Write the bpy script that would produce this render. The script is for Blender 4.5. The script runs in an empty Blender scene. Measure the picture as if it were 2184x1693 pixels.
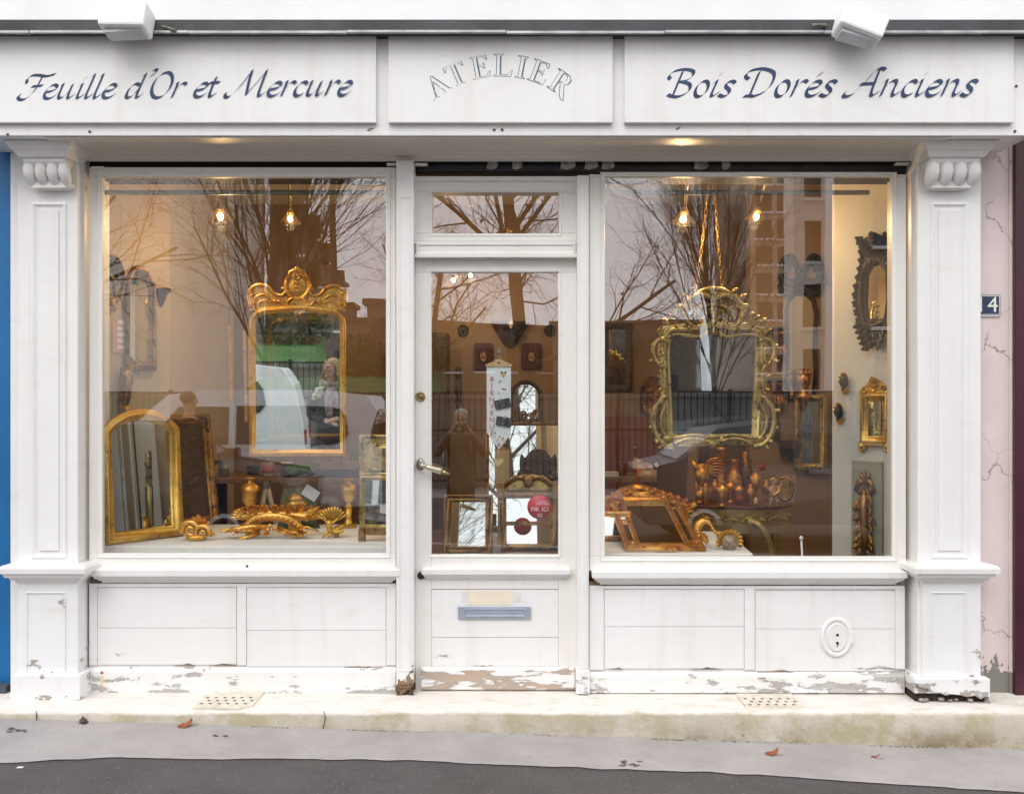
import bpy, math, random
from mathutils import Vector, Matrix, noise, Euler
R=math.radians
sc=bpy.context.scene
COL=sc.collection
# ---------------------------------------------------------------- camera
D=4.5; F=2025.; CX,CY=1080.,870.; CZ=1.448
cam=bpy.data.objects.new('camera',bpy.data.cameras.new('camera')); COL.objects.link(cam)
cam.location=(0,-D,CZ); cam.rotation_euler=(R(90),0,0)
cam.data.sensor_width=36; cam.data.lens=36*F/2184
cam.data.shift_x=12/2184; cam.data.shift_y=23.5/2184
cam.data.clip_start=.02; cam.data.clip_end=1500
sc.camera=cam
# ---------------------------------------------------------------- world, overcast daylight
SUN_EL,SUN_AZ=R(48),R(200)
w=bpy.data.worlds.new('World'); sc.world=w; w.use_nodes=True
nt=w.node_tree; nt.nodes.clear()
def wn(t,**k):
    n=nt.nodes.new(t)
    for a,b in k.items(): setattr(n,a,b)
    return n
sky=wn('ShaderNodeTexSky',sky_type='NISHITA'); sky.sun_disc=False; sky.sun_elevation=SUN_EL; sky.sun_rotation=SUN_AZ; sky.dust_density=4
hs=wn('ShaderNodeHueSaturation'); hs.inputs['Saturation'].default_value=.16
cl=wn('ShaderNodeTexNoise'); cl.inputs['Scale'].default_value=2.2; cl.inputs['Detail'].default_value=5
rm=wn('ShaderNodeValToRGB'); rm.color_ramp.elements[0].position=.35; rm.color_ramp.elements[0].color=(8.3,8.3,8.75,1); rm.color_ramp.elements[1].position=.7; rm.color_ramp.elements[1].color=(11.5,11.6,12.0,1)
mx=wn('ShaderNodeMix',data_type='RGBA'); mx.inputs['Factor'].default_value=.85
bg=wn('ShaderNodeBackground'); bg.inputs['Strength'].default_value=.1
wo=wn('ShaderNodeOutputWorld')
L=nt.links.new
L(sky.outputs[0],hs.inputs['Color']); L(cl.outputs['Fac'],rm.inputs[0]); L(hs.outputs[0],mx.inputs['A']); L(rm.outputs[0],mx.inputs['B']); L(mx.outputs['Result'],bg.inputs[0]); L(bg.outputs[0],wo.inputs[0])
sl=bpy.data.lights.new('sun','SUN'); sl.energy=.6; sl.angle=R(40); sl.color=(1,.97,.93)
so=bpy.data.objects.new('sun',sl); COL.objects.link(so); so.rotation_euler=(R(42),0,R(-20))
sc.view_settings.view_transform='Standard'; sc.view_settings.look='None'; sc.view_settings.gamma=1; sc.view_settings.exposure=1.0
sc.cycles.max_bounces=12; sc.cycles.glossy_bounces=7; sc.cycles.diffuse_bounces=4; sc.cycles.transparent_max_bounces=24; sc.cycles.transmission_bounces=6
sc.cycles.use_denoising=True; sc.cycles.sample_clamp_indirect=6; sc.cycles.caustics_reflective=False; sc.cycles.caustics_refractive=False
# ---------------------------------------------------------------- placing helpers
def X(px,y): return (px-CX)*(D+y)/F
def Z(py,y): return CZ+(CY-py)*(D+y)/F
def P(px,py,y): return Vector((X(px,y),y,Z(py,y)))
def gz(x,y=0): return -.03-.03*max(-5,min(5,x))
rng=random.Random(7)
# ---------------------------------------------------------------- mesh builder
def catmull(pts,n=8,closed=False):
    pts=[Vector(p) for p in pts]; out=[]; m=len(pts)
    rngi=range(m) if closed else range(m-1)
    for i in rngi:
        p0=pts[(i-1)%m] if closed or i>0 else pts[0]*2-pts[1]
        p1=pts[i]; p2=pts[(i+1)%m]
        p3=pts[(i+2)%m] if closed or i+2<m else pts[-1]*2-pts[-2]
        for k in range(n):
            t=k/n
            out.append(.5*((2*p1)+(p2-p0)*t+(2*p0-5*p1+4*p2-p3)*t*t+(3*p1-p0-3*p2+p3)*t*t*t))
    if not closed: out.append(pts[-1])
    return out
class MB:
    def __init__(s): s.v=[]; s.f=[]; s.s=[]; s.cut=[]
    def add(s,vs,fs,sm=False,M=None):
        b=len(s.v); s.cut.append((b,len(s.f)))
        for p in vs:
            p=Vector(p)
            s.v.append(M@p if M else p)
        for f in fs: s.f.append([i+b for i in f]); s.s.append(sm)
        return s
    def box(s,x0,x1,y0,y1,z0,z1,M=None):
        return s.add([(x0,y0,z0),(x1,y0,z0),(x1,y1,z0),(x0,y1,z0),(x0,y0,z1),(x1,y0,z1),(x1,y1,z1),(x0,y1,z1)],
          [(0,3,2,1),(4,5,6,7),(0,1,5,4),(1,2,6,5),(2,3,7,6),(3,0,4,7)],False,M)
    def pbox(s,a,b,c,d,yf,yb): return s.box(X(a,yf),X(c,yf),yf,yb,Z(d,yf),Z(b,yf))
    def frus(s,z0,z1,r0,r1):
        a=[(r0[0],r0[2],z0),(r0[1],r0[2],z0),(r0[1],r0[3],z0),(r0[0],r0[3],z0)]
        b=[(r1[0],r1[2],z1),(r1[1],r1[2],z1),(r1[1],r1[3],z1),(r1[0],r1[3],z1)]
        return s.add(a+b,[(0,3,2,1),(4,5,6,7),(0,1,5,4),(1,2,6,5),(2,3,7,6),(3,0,4,7)])
    def stack(s,x0,x1,yf,yb,prof):
        # mouldings: prof = [(z, projection)...] run round the front and both ends
        for (za,pa),(zb,pb) in zip(prof,prof[1:]):
            if abs(za-zb)>1e-5: s.frus(min(za,zb),max(za,zb),*[(x0-p,x1+p,yf-p,yb) for p in ((pa,pb) if za<zb else (pb,pa))])
        return s
    def tube(s,pts,r,n=6,M=None,flat=1,cap=True):
        pts=[Vector(p) for p in pts]; m=len(pts)
        if not hasattr(r,'__len__'): r=[r]*m
        elif len(r)==2 and m!=2: r=[r[0]+(r[1]-r[0])*i/(m-1) for i in range(m)]
        vs=[]; fs=[]; u=None
        for i,p in enumerate(pts):
            t=(pts[min(i+1,m-1)]-pts[max(i-1,0)])
            t=t.normalized() if t.length>1e-9 else Vector((0,0,1))
            if u is None: u=t.cross(Vector((0,1,0))); u=u if u.length>.1 else t.cross(Vector((1,0,0)))
            u=(u-t*u.dot(t)); u=u.normalized() if u.length>1e-6 else t.orthogonal().normalized()
            v=t.cross(u)
            for k in range(n):
                a=2*math.pi*k/n; vs.append(p+(u*math.cos(a)+v*math.sin(a)*flat)*r[i])
        for i in range(m-1):
            for k in range(n): fs.append((i*n+k,i*n+(k+1)%n,(i+1)*n+(k+1)%n,(i+1)*n+k))
        if cap: fs+= [tuple(range(n-1,-1,-1)),tuple((m-1)*n+k for k in range(n))]
        return s.add(vs,fs,True,M)
    def lathe(s,prof,n=24,M=None,flute=None,sx=1,sy=1):
        # prof [(r,z)]; flute=(z0,z1,count,depth)
        vs=[];fs=[];m=len(prof)
        for r,z in prof:
            for k in range(n):
                a=2*math.pi*k/n; rr=r
                if flute and flute[0]<=z<=flute[1]: rr=r*(1-flute[3]*(.5+.5*math.cos(a*flute[2])))
                vs.append((rr*math.cos(a)*sx,rr*math.sin(a)*sy,z))
        for i in range(m-1):
            for k in range(n): fs.append((i*n+k,i*n+(k+1)%n,(i+1)*n+(k+1)%n,(i+1)*n+k))
        fs+=[tuple(range(n-1,-1,-1)),tuple((m-1)*n+k for k in range(n))]
        return s.add(vs,fs,True,M)
    def ell(s,c,r,n=12,m=8,M=None):
        c=Vector(c); vs=[c+Vector((0,0,-r[2]))]; fs=[]
        for i in range(1,m):
            a=-math.pi/2+math.pi*i/m
            for k in range(n):
                b=2*math.pi*k/n; vs.append(c+Vector((r[0]*math.cos(a)*math.cos(b),r[1]*math.cos(a)*math.sin(b),r[2]*math.sin(a))))
        vs.append(c+Vector((0,0,r[2])))
        for k in range(n): fs.append((0,1+(k+1)%n,1+k)); fs.append((len(vs)-1,1+(m-2)*n+k,1+(m-2)*n+(k+1)%n))
        for i in range(m-2):
            for k in range(n): a=1+i*n; fs.append((a+k,a+(k+1)%n,a+n+(k+1)%n,a+n+k))
        return s.add(vs,fs,True,M)
    def prism(s,poly,y0,y1,M=None):
        # poly in xz, ccw seen from the front (-y)
        n=len(poly); vs=[(p[0],y0,p[1]) for p in poly]+[(p[0],y1,p[1]) for p in poly]
        fs=[tuple(range(n)),tuple(range(2*n-1,n-1,-1))]+[(i,i+n,(i+1)%n+n,(i+1)%n) for i in range(n)]
        return s.add(vs,fs,False,M)
    def sweep(s,path,prof,M=None,sm=True):
        # closed path in xz (ccw from the front), prof=[(outward,y)]
        n=len(path); P2=[Vector((p[0],p[1])) for p in path]; N=[]
        for i in range(n):
            a=(P2[i]-P2[i-1]); b=(P2[(i+1)%n]-P2[i])
            a=a.normalized() if a.length>1e-9 else b.normalized(); b=b.normalized() if b.length>1e-9 else a
            na=Vector((a.y,-a.x)); nb=Vector((b.y,-b.x)); q=na+nb
            q=q.normalized() if q.length>1e-6 else na
            N.append(q/max(.45,q.dot(na)))
        vs=[];fs=[];m=len(prof)
        for i in range(n):
            for o,y in prof: vs.append((P2[i].x+N[i].x*o,y,P2[i].y+N[i].y*o))
        for i in range(n):
            j=(i+1)%n
            for k in range(m-1): fs.append((i*m+k,i*m+k+1,j*m+k+1,j*m+k))
        return s.add(vs,fs,sm,M)
    def leaf(s,base,dirv,nrm,ln,wd,curl=.5,lobes=4,M=None):
        # serrated acanthus leaf with a raised rib and a curled tip
        base=Vector(base); d=Vector(dirv).normalized(); nn=Vector(nrm); nn=(nn-d*nn.dot(d)).normalized(); sd=d.cross(nn)
        n=lobes*3; vs=[]; fs=[]; cols=5; a=0; p=base.copy()
        for i in range(n+1):
            t=i/n; a=curl*t*t*1.6
            dd=d*math.cos(a)+nn*math.sin(a); n2=nn*math.cos(a)-d*math.sin(a)
            if i: p=p+dd*(ln/n)
            wv=wd*.5*(math.sin(math.pi*min(1,.12+t*.9))**.7)*(1+.28*math.cos(i*2*math.pi/3))*(1 if t<.97 else .3)
            for k in (-1,-.5,0,.5,1):
                h=.16*wd*(1-abs(k))**1.5-.1*wd*(abs(k)==1)+.05*wd*math.cos(i*2.1+k)
                vs.append(p+sd*(k*wv)+n2*h)
        m=len(vs)
        vs+= [q-nn*wd*.07 for q in vs]
        for i in range(n):
            for k in range(cols-1):
                q=i*cols+k; fs.append((q,q+1,q+cols+1,q+cols)); fs.append((m+q,m+q+cols,m+q+cols+1,m+q+1))
        for i in range(n):
            for k in (0,cols-1):
                q=i*cols+k; fs.append((q,q+cols,m+q+cols,m+q) if k==0 else (q,m+q,m+q+cols,q+cols))
        return s.add(vs,fs,True,M)
    def spiral(s,c,r,turns,a0,rad,sgn=1,M=None,y=0,n=22):
        pts=[];rr=[]
        for i in range(n+1):
            t=i/n; a=a0+sgn*turns*2*math.pi*t; q=r*(1-.85*t)
            pts.append((c[0]+q*math.cos(a),y-.3*rad*t,c[1]+q*math.sin(a))); rr.append(rad*(1-.45*t))
        return s.tube(pts,rr,6,M)
    def shell(s,c,r,a0,a1,n,depth,M=None,y=0):
        # fan of rounded ribs
        for i in range(n):
            a=a0+(a1-a0)*(i+.5)/n; w=r*abs(a1-a0)/n*.55
            pts=[]; rr=[]
            for k in range(7):
                t=.15+.85*k/6
                pts.append((c[0]+r*t*math.cos(a),y-depth*math.sin(t*2.4)*.6,c[1]+r*t*math.sin(a))); rr.append(w*t*(1 if k<6 else .6))
            s.tube(pts,rr,6,M)
        return s
    def mesh(s,name,m):
        me=bpy.data.meshes.new(name); me.from_pydata([tuple(v) for v in s.v],[],s.f); me.update()
        me.polygons.foreach_set('use_smooth',s.s)
        if m: me.materials.append(m)
        return me
    def build(s,name,m,parent=None,bev=0,label=None):
        o=bpy.data.objects.new(name,s.mesh(name,m)); COL.objects.link(o)
        if parent: o.parent=parent
        if bev:
            b=o.modifiers.new('bevel','BEVEL'); b.width=bev; b.segments=2; b.limit_method='ANGLE'; b.angle_limit=R(35); b.harden_normals=False
        if label: o['label']=label
        return o
def build_each(mb,name,m,parent=None,bev=0):
    # every piece added to the builder becomes an object of its own
    out=[]; cuts=mb.cut+[(len(mb.v),len(mb.f))]
    for (v0,f0),(v1,f1) in zip(cuts,cuts[1:]):
        q=MB(); q.add(mb.v[v0:v1],[[i-v0 for i in f] for f in mb.f[f0:f1]],mb.s[f0] if f1>f0 else False); out.append(q.build(name,m,parent,bev))
    return out
def tag(o,label,cat,group=None,kind=None):
    o['label']=label; o['category']=cat
    if group: o['group']=group
    if kind: o['kind']=kind
    return o
def thing(name,label,cat,loc=(0,0,0),rot=(0,0,0),group=None):
    o=bpy.data.objects.new(name,None); COL.objects.link(o); o.empty_display_size=.1
    o.location=loc; o.rotation_euler=rot
    return tag(o,label,cat,group)
def struct(o): o['kind']='structure'; return o
def dup(root,loc,rot=None,label=None,scale=None):
    r=root.copy(); COL.objects.link(r); r.location=loc
    if rot: r.rotation_euler=rot
    if label: r['label']=label
    if scale: r.scale=scale
    for ch in list(root.children):
        c=ch.copy(); COL.objects.link(c); c.parent=r
        for g in list(ch.children):
            d=g.copy(); COL.objects.link(d); d.parent=c
    return r
def arc(cx,cz,r,a0,a1,n): return [(cx+r*math.cos(a0+(a1-a0)*i/n),cz+r*math.sin(a0+(a1-a0)*i/n)) for i in range(n+1)]
# ---------------------------------------------------------------- materials
class NT:
    def __init__(s,name):
        s.m=bpy.data.materials.new(name); s.m.use_nodes=True; s.t=s.m.node_tree; s.t.nodes.clear()
        s.out=s.n('ShaderNodeOutputMaterial'); s.co=s.n('ShaderNodeTexCoord').outputs['Object']
    def n(s,t,**k):
        q=s.t.nodes.new(t)
        for a,b in k.items(): setattr(q,a,b)
        return q
    def l(s,a,b): s.t.links.new(a,b)
    def noise(s,scale,detail=4,rough=.55,stretch=None):
        q=s.n('ShaderNodeTexNoise'); q.inputs['Scale'].default_value=scale; q.inputs['Detail'].default_value=detail; q.inputs['Roughness'].default_value=rough
        if stretch:
            mp=s.n('ShaderNodeMapping'); mp.inputs['Scale'].default_value=stretch; s.l(s.co,mp.inputs[0]); s.l(mp.outputs[0],q.inputs[0])
        else: s.l(s.co,q.inputs[0])
        return q.outputs['Fac']
    def vor(s,scale,feature='F1',stretch=None):
        q=s.n('ShaderNodeTexVoronoi',feature=feature); q.inputs['Scale'].default_value=scale
        if stretch:
            mp=s.n('ShaderNodeMapping'); mp.inputs['Scale'].default_value=stretch; s.l(s.co,mp.inputs[0]); s.l(mp.outputs[0],q.inputs[0])
        else: s.l(s.co,q.inputs[0])
        return q.outputs['Distance']
    def mr(s,v,a,b,c=0,d=1,smooth=True):
        q=s.n('ShaderNodeMapRange'); q.interpolation_type='SMOOTHSTEP' if smooth else 'LINEAR'
        s.l(v,q.inputs[0])
        for i,x in enumerate((a,b,c,d)): q.inputs[1+i].default_value=x
        return q.outputs[0]
    def math(s,op,a,b=None):
        q=s.n('ShaderNodeMath',operation=op)
        for i,x in enumerate((a,b)):
            if x is None: continue
            if hasattr(x,'node'): s.l(x,q.inputs[i])
            else: q.inputs[i].default_value=x
        return q.outputs[0]
    def mix(s,f,a,b):
        q=s.n('ShaderNodeMix',data_type='RGBA')
        for x,i in ((f,'Factor'),(a,'A'),(b,'B')):
            inp=q.inputs[i] if i!='Factor' else q.inputs[0]
            if hasattr(x,'node'): s.l(x,inp)
            elif i=='Factor': inp.default_value=x
            else: inp.default_value=(*x,1)
        return q.outputs['Result']
    def axis(s,i):
        q=s.n('ShaderNodeSeparateXYZ'); s.l(s.co,q.inputs[0]); return q.outputs[i]
    def bump(s,h,dist=.002,strength=1):
        q=s.n('ShaderNodeBump'); q.inputs['Distance'].default_value=dist; q.inputs['Strength'].default_value=strength; s.l(h,q.inputs['Height']); return q.outputs[0]
    def pr(s,col,rough=.5,metal=0,nrm=None,**k):
        b=s.n('ShaderNodeBsdfPrincipled')
        for x,i in ((col,'Base Color'),(rough,'Roughness'),(metal,'Metallic')):
            if hasattr(x,'node'): s.l(x,b.inputs[i])
            elif i=='Base Color': b.inputs[i].default_value=(*x,1)
            else: b.inputs[i].default_value=x
        if nrm: s.l(nrm,b.inputs['Normal'])
        for i,x in k.items(): b.inputs[i.replace('_',' ')].default_value=x
        s.l(b.outputs[0],s.out.inputs[0]); return b
def simple(name,c,rough=.5,metal=0,var=.2,scale=8,bump=0,bs=80,stretch=None,**k):
    t=NT(name); f=t.mr(t.noise(scale,5,.6,stretch),.3,.7)
    col=t.mix(f,[x*(1-var) for x in c],[min(1,x*(1+var*.7)) for x in c])
    nr=t.bump(t.noise(bs,3,.6,stretch),bump) if bump else None
    t.pr(col,rough,metal,nr,**k); return t.m
def peel(name,zb,zt,thr0,thr1,base=(.80,.80,.80),stretch=(5,5,22),under=((.36,.30,.25),(.40,.38,.36)),crack=0,dirt=(.66,.62,.55)):
    # old white paint; flakes off more below zt, most at zb
    t=NT(name)
    z=t.axis(2)
    thr=t.mr(z,zb,zt,thr0,thr1,False)
    nz=t.math('ADD',t.math('MULTIPLY',t.noise(1,8,.68,stretch),.75),t.math('MULTIPLY',t.noise(3.2,3,.5),.25))
    d=t.math('SUBTRACT',thr,nz)
    mask=t.mr(d,0,.012); edge=t.mr(d,-.03,.0)
    paint=t.mix(t.mr(t.noise(2.2,5,.6),.3,.72),base,[x*.955 for x in base])
    paint=t.mix(t.math('MULTIPLY',t.mr(t.noise(5,7,.7,(1,1,3)),.53,.75),.4),paint,dirt)
    paint=t.mix(t.math('MULTIPLY',t.mr(t.noise(1,6,.65,(14,14,.7)),.48,.70),.30),paint,dirt)
    wood=t.mix(t.mr(t.noise(1,6,.65,(6,6,60)),.35,.65),under[0],under[1])
    col=t.mix(mask,t.mix(t.math('MULTIPLY',edge,.22),paint,(.45,.42,.38)),wood)
    h=t.math('ADD',t.math('MULTIPLY',mask,-1),t.math('MULTIPLY',t.noise(30,5,.65,(1,1,2.2)),.34))
    t.pr(col,t.mix(mask,(.38,)*3,(.8,)*3),0,t.bump(h,.0018)); return t.m
def gold(name,a,b,c=(.16,.05,.02),rough=.34,wear=.56,metal=.9):
    t=NT(name)
    g=t.mix(t.mr(t.noise(9,5,.6),.35,.65),a,b)
    m=t.mr(t.noise(22,6,.7),wear,wear+.16)
    col=t.mix(m,g,c)
    t.pr(col,t.mix(m,(rough,)*3,(.6,)*3),t.math('SUBTRACT',metal,t.math('MULTIPLY',m,.5)),t.bump(t.noise(60,5,.7),.0022)); return t.m
def mirror(name,tint=(.84,.87,.86),rough=.012,fox=.0):
    t=NT(name); m=t.mr(t.noise(7,6,.7),.62,.8)
    col=t.mix(t.math('MULTIPLY',m,fox),tint,(.22,.2,.17))
    t.pr(col,t.mix(t.math('MULTIPLY',m,fox),(rough,)*3,(.3,)*3),1); return t.m
def glass(name,r0):
    t=NT(name); lw=t.n('ShaderNodeLayerWeight'); lw.inputs['Blend'].default_value=.5
    f=t.math('ADD',t.math('MULTIPLY',t.math('POWER',lw.outputs['Facing'],5),.8),r0)
    tr=t.n('ShaderNodeBsdfTransparent'); tr.inputs[0].default_value=(.97,.985,.975,1)
    gl=t.n('ShaderNodeBsdfGlossy'); gl.inputs['Roughness'].default_value=0; gl.inputs['Color'].default_value=(.98,.96,.97,1)
    wv=t.bump(t.noise(1.6,2,.5),.0006); t.l(wv,gl.inputs['Normal'])
    ms=t.n('ShaderNodeMixShader'); t.l(f,ms.inputs[0]); t.l(tr.outputs[0],ms.inputs[1]); t.l(gl.outputs[0],ms.inputs[2]); t.l(ms.outputs[0],t.out.inputs[0]); return t.m
def emit(name,c,s):
    t=NT(name); e=t.n('ShaderNodeEmission'); e.inputs[0].default_value=(*c,1); e.inputs[1].default_value=s; t.l(e.outputs[0],t.out.inputs[0]); return t.m
W=(.805,.80,.785)
m_paint=peel('white_paint',-1,3,.16,.16,W)
m_soff=peel('soffit_paint_bounce_tint',0,3.2,.16,.16,(.70,.665,.61))  # base colour tinted warmer and darker to imitate bounce light on the soffit
m_upper=peel('white_paint_fascia',0,3.2,.2,.22,(.805,.80,.79),stretch=(9,9,3))
m_frame=peel('cream_white_paint',-1,3,.17,.17,(.80,.782,.745))
m_panel=peel('white_paint_panel',.20,.42,.43,.2,W,stretch=(3,3,16))
m_rail=peel('white_paint_flaking',.06,.24,.50,.41,W,stretch=(6,6,20),under=((.40,.37,.34),(.50,.48,.46)))
m_base=peel('white_paint_base',.05,.3,.487,.37,(.79,.79,.79),stretch=(7,7,14))
m_kick=peel('white_paint_worn',.06,.25,.488,.445,W,stretch=(3.2,3.2,18),under=((.47,.36,.27),(.42,.34,.28)))
m_postp=peel('white_paint_post',.06,.42,.60,.15,W,stretch=(10,10,7),under=((.12,.07,.04),(.28,.19,.12)))
m_glass=glass('window_glass',.115)
m_black=simple('black_gap',(.012,.012,.015),.7)
m_zinc=simple('dark_zinc',(.055,.057,.062),.55,.2,.35,5,.002,30)
m_strip=simple('metal_strip',(.42,.43,.42),.4,.6,.3,9)
m_navy=simple('navy_lettering',(.020,.043,.118),.35,0,.4,7)
m_render=simple('pale_render',(.86,.86,.86),.9,0,.04,3,.001,60)
m_mirror=mirror('mirror_silver'); m_mirold=mirror('mirror_old',(.42,.45,.46),.015,.4); m_mird=mirror('mirror_dim',(.55,.57,.53),.02,.5)
m_gold=gold('gold_leaf',(.90,.52,.13),(.74,.38,.075))
m_goldy=gold('gold_yellow',(.80,.52,.12),(.56,.33,.06),(.12,.05,.02),.38,.55)
m_goldg=gold('gold_green',(.62,.46,.19),(.40,.29,.10),(.07,.05,.02),.34,.50)
m_goldd=gold('gold_dark',(.42,.25,.09),(.22,.11,.035),(.05,.025,.012),.4,.5)
m_goldr=gold('gold_red',(.74,.44,.14),(.56,.27,.08),(.30,.06,.03),.4,.5)
m_dkwood=simple('dark_wood',(.075,.042,.026),.45,0,.4,5,.001,30,(3,3,12))
m_wood=simple('bench_wood',(.30,.19,.11),.55,0,.3,4,.001,20,(8,1,1))
m_blk=simple('dark_bronze',(.030,.025,.022),.5,.1,.4,14,.003,25)
m_cloth=simple('white_cloth',(.88,.85,.83),.85,0,.03,6,.0015,40)
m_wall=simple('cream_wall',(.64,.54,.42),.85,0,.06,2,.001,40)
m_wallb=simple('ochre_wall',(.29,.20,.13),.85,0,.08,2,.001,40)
m_ceil=simple('ceiling_white',(.76,.72,.66),.9,0,.03,2)
m_floor=simple('plank_floor',(.15,.09,.055),.55,0,.3,3,.001,30,(1,8,1))
m_white=simple('white_china',(.82,.81,.79),.3,0,.04)
m_green=simple('green_paint',(.10,.135,.075),.5,0,.15)
m_paper=simple('paper',(.85,.86,.9),.8,0,.02)
m_red=simple('red_sticker',(.62,.012,.04),.35,0,.08)
# ================================================================ SHOPFRONT
shop=thing('shopfront','white painted wooden shopfront with lettered sign fascia, two display windows and glazed door','shopfront')
YJ,YW=.07,.08
# --- house wall above, zinc ledge
hw=thing('house_wall','pale rendered house wall above the dark zinc ledge','wall',(0,0,3.0))
mb=MB(); mb.box(-4.2,4.2,-.10,.5,.16,3.4); mb.build('wall_face',m_render,hw)
mb=MB()
mb.box(-4.2,4.2,-.30,-.101,.113,.165); mb.frus(.165,.20,(-4.2,4.2,-.30,-.101),(-4.2,4.2,-.13,-.101))
mb.build('zinc_ledge',m_zinc,hw,.004)
mb=MB(); 
for i in range(12): mb.box(-4.2+i*.7,-3.503+i*.7,-.318-.002*(i%3),-.301,.098+.002*(i%2),.108+.002*(i%2))
mb.build('drip_strip',m_strip,hw)
# --- fascia
ZT=3.112
mb=MB(); zb=Z(290,-.22); mb.box(-2.47,2.37,-.22,.06,zb,ZT)
fas=mb.build('fascia',m_upper,shop,.004)
mb=MB()
for px,py in ((16,287),(191,281),(1054,277),(1071,277),(2165,330-50),(2168,184)):
    mb.lathe([(.0065,0),(.0065,.003)],8,Matrix.Translation((X(px,-.223),-.2205,Z(py,-.223)))@Matrix.Rotation(R(90),4,'X'))
build_each(mb,'nail_hole',simple('rust',(.16,.08,.06),.8),fas)
mb=MB()
for px,py,s in ((790,277,1),(1446,275,.8),(240,262,.4)):
    mb.prism([(X(px,-.22)+dx*.012*s,Z(py,-.22)+dz*.01*s) for dx,dz in ((-1.4,-.5),(-.3,-.8),(.6,0),(1.5,.7),(.3,.8),(-.8,.3))],-.2212,-.2195)
build_each(mb,'paint_chip',simple('chip',(.30,.22,.17),.8),fas)
panels=[]
for a,b in ((-40,802),(828,1307),(1332,2163)):
    mb=MB(); mb.pbox(a,76,b,262,-.245,-.2205)
    panels.append(mb.build('sign_panel',m_upper,fas,.003))
# --- soffit mouldings
mb=MB(); zf=Z(290,-.22)
prof=[(zf-.002,-.21),(zf-.012,-.20),(zf-.016,.0),(zf-.024,.012),(zf-.024,.03),(zf-.034,.036),(zf-.044,.06)]
# long cornice run between the consoles, in front of the window heads
x0,x1=X(140,0),X(1985,0)
mb=MB()
pr=[(-.205,zf-.001),(-.205,zf-.006),(.0,zf-.006),(.005,zf-.012),(.03,zf-.014),(.034,zf-.02),(.05,zf-.025),(.058,zf-.034),(.058,zf-.042),(.066,zf-.042),(.066,zf-.008),(.3,zf-.008),(.3,zf-.001)]
n=len(pr)
mb.add([(x0,y,z) for y,z in pr]+[(x1,y,z) for y,z in pr],[tuple(range(n)),tuple(range(2*n-1,n-1,-1))]+[(i,i+n,(i+1)%n+n,(i+1)%n) for i in range(n)])
mb.build('cornice',m_soff,shop)
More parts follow.
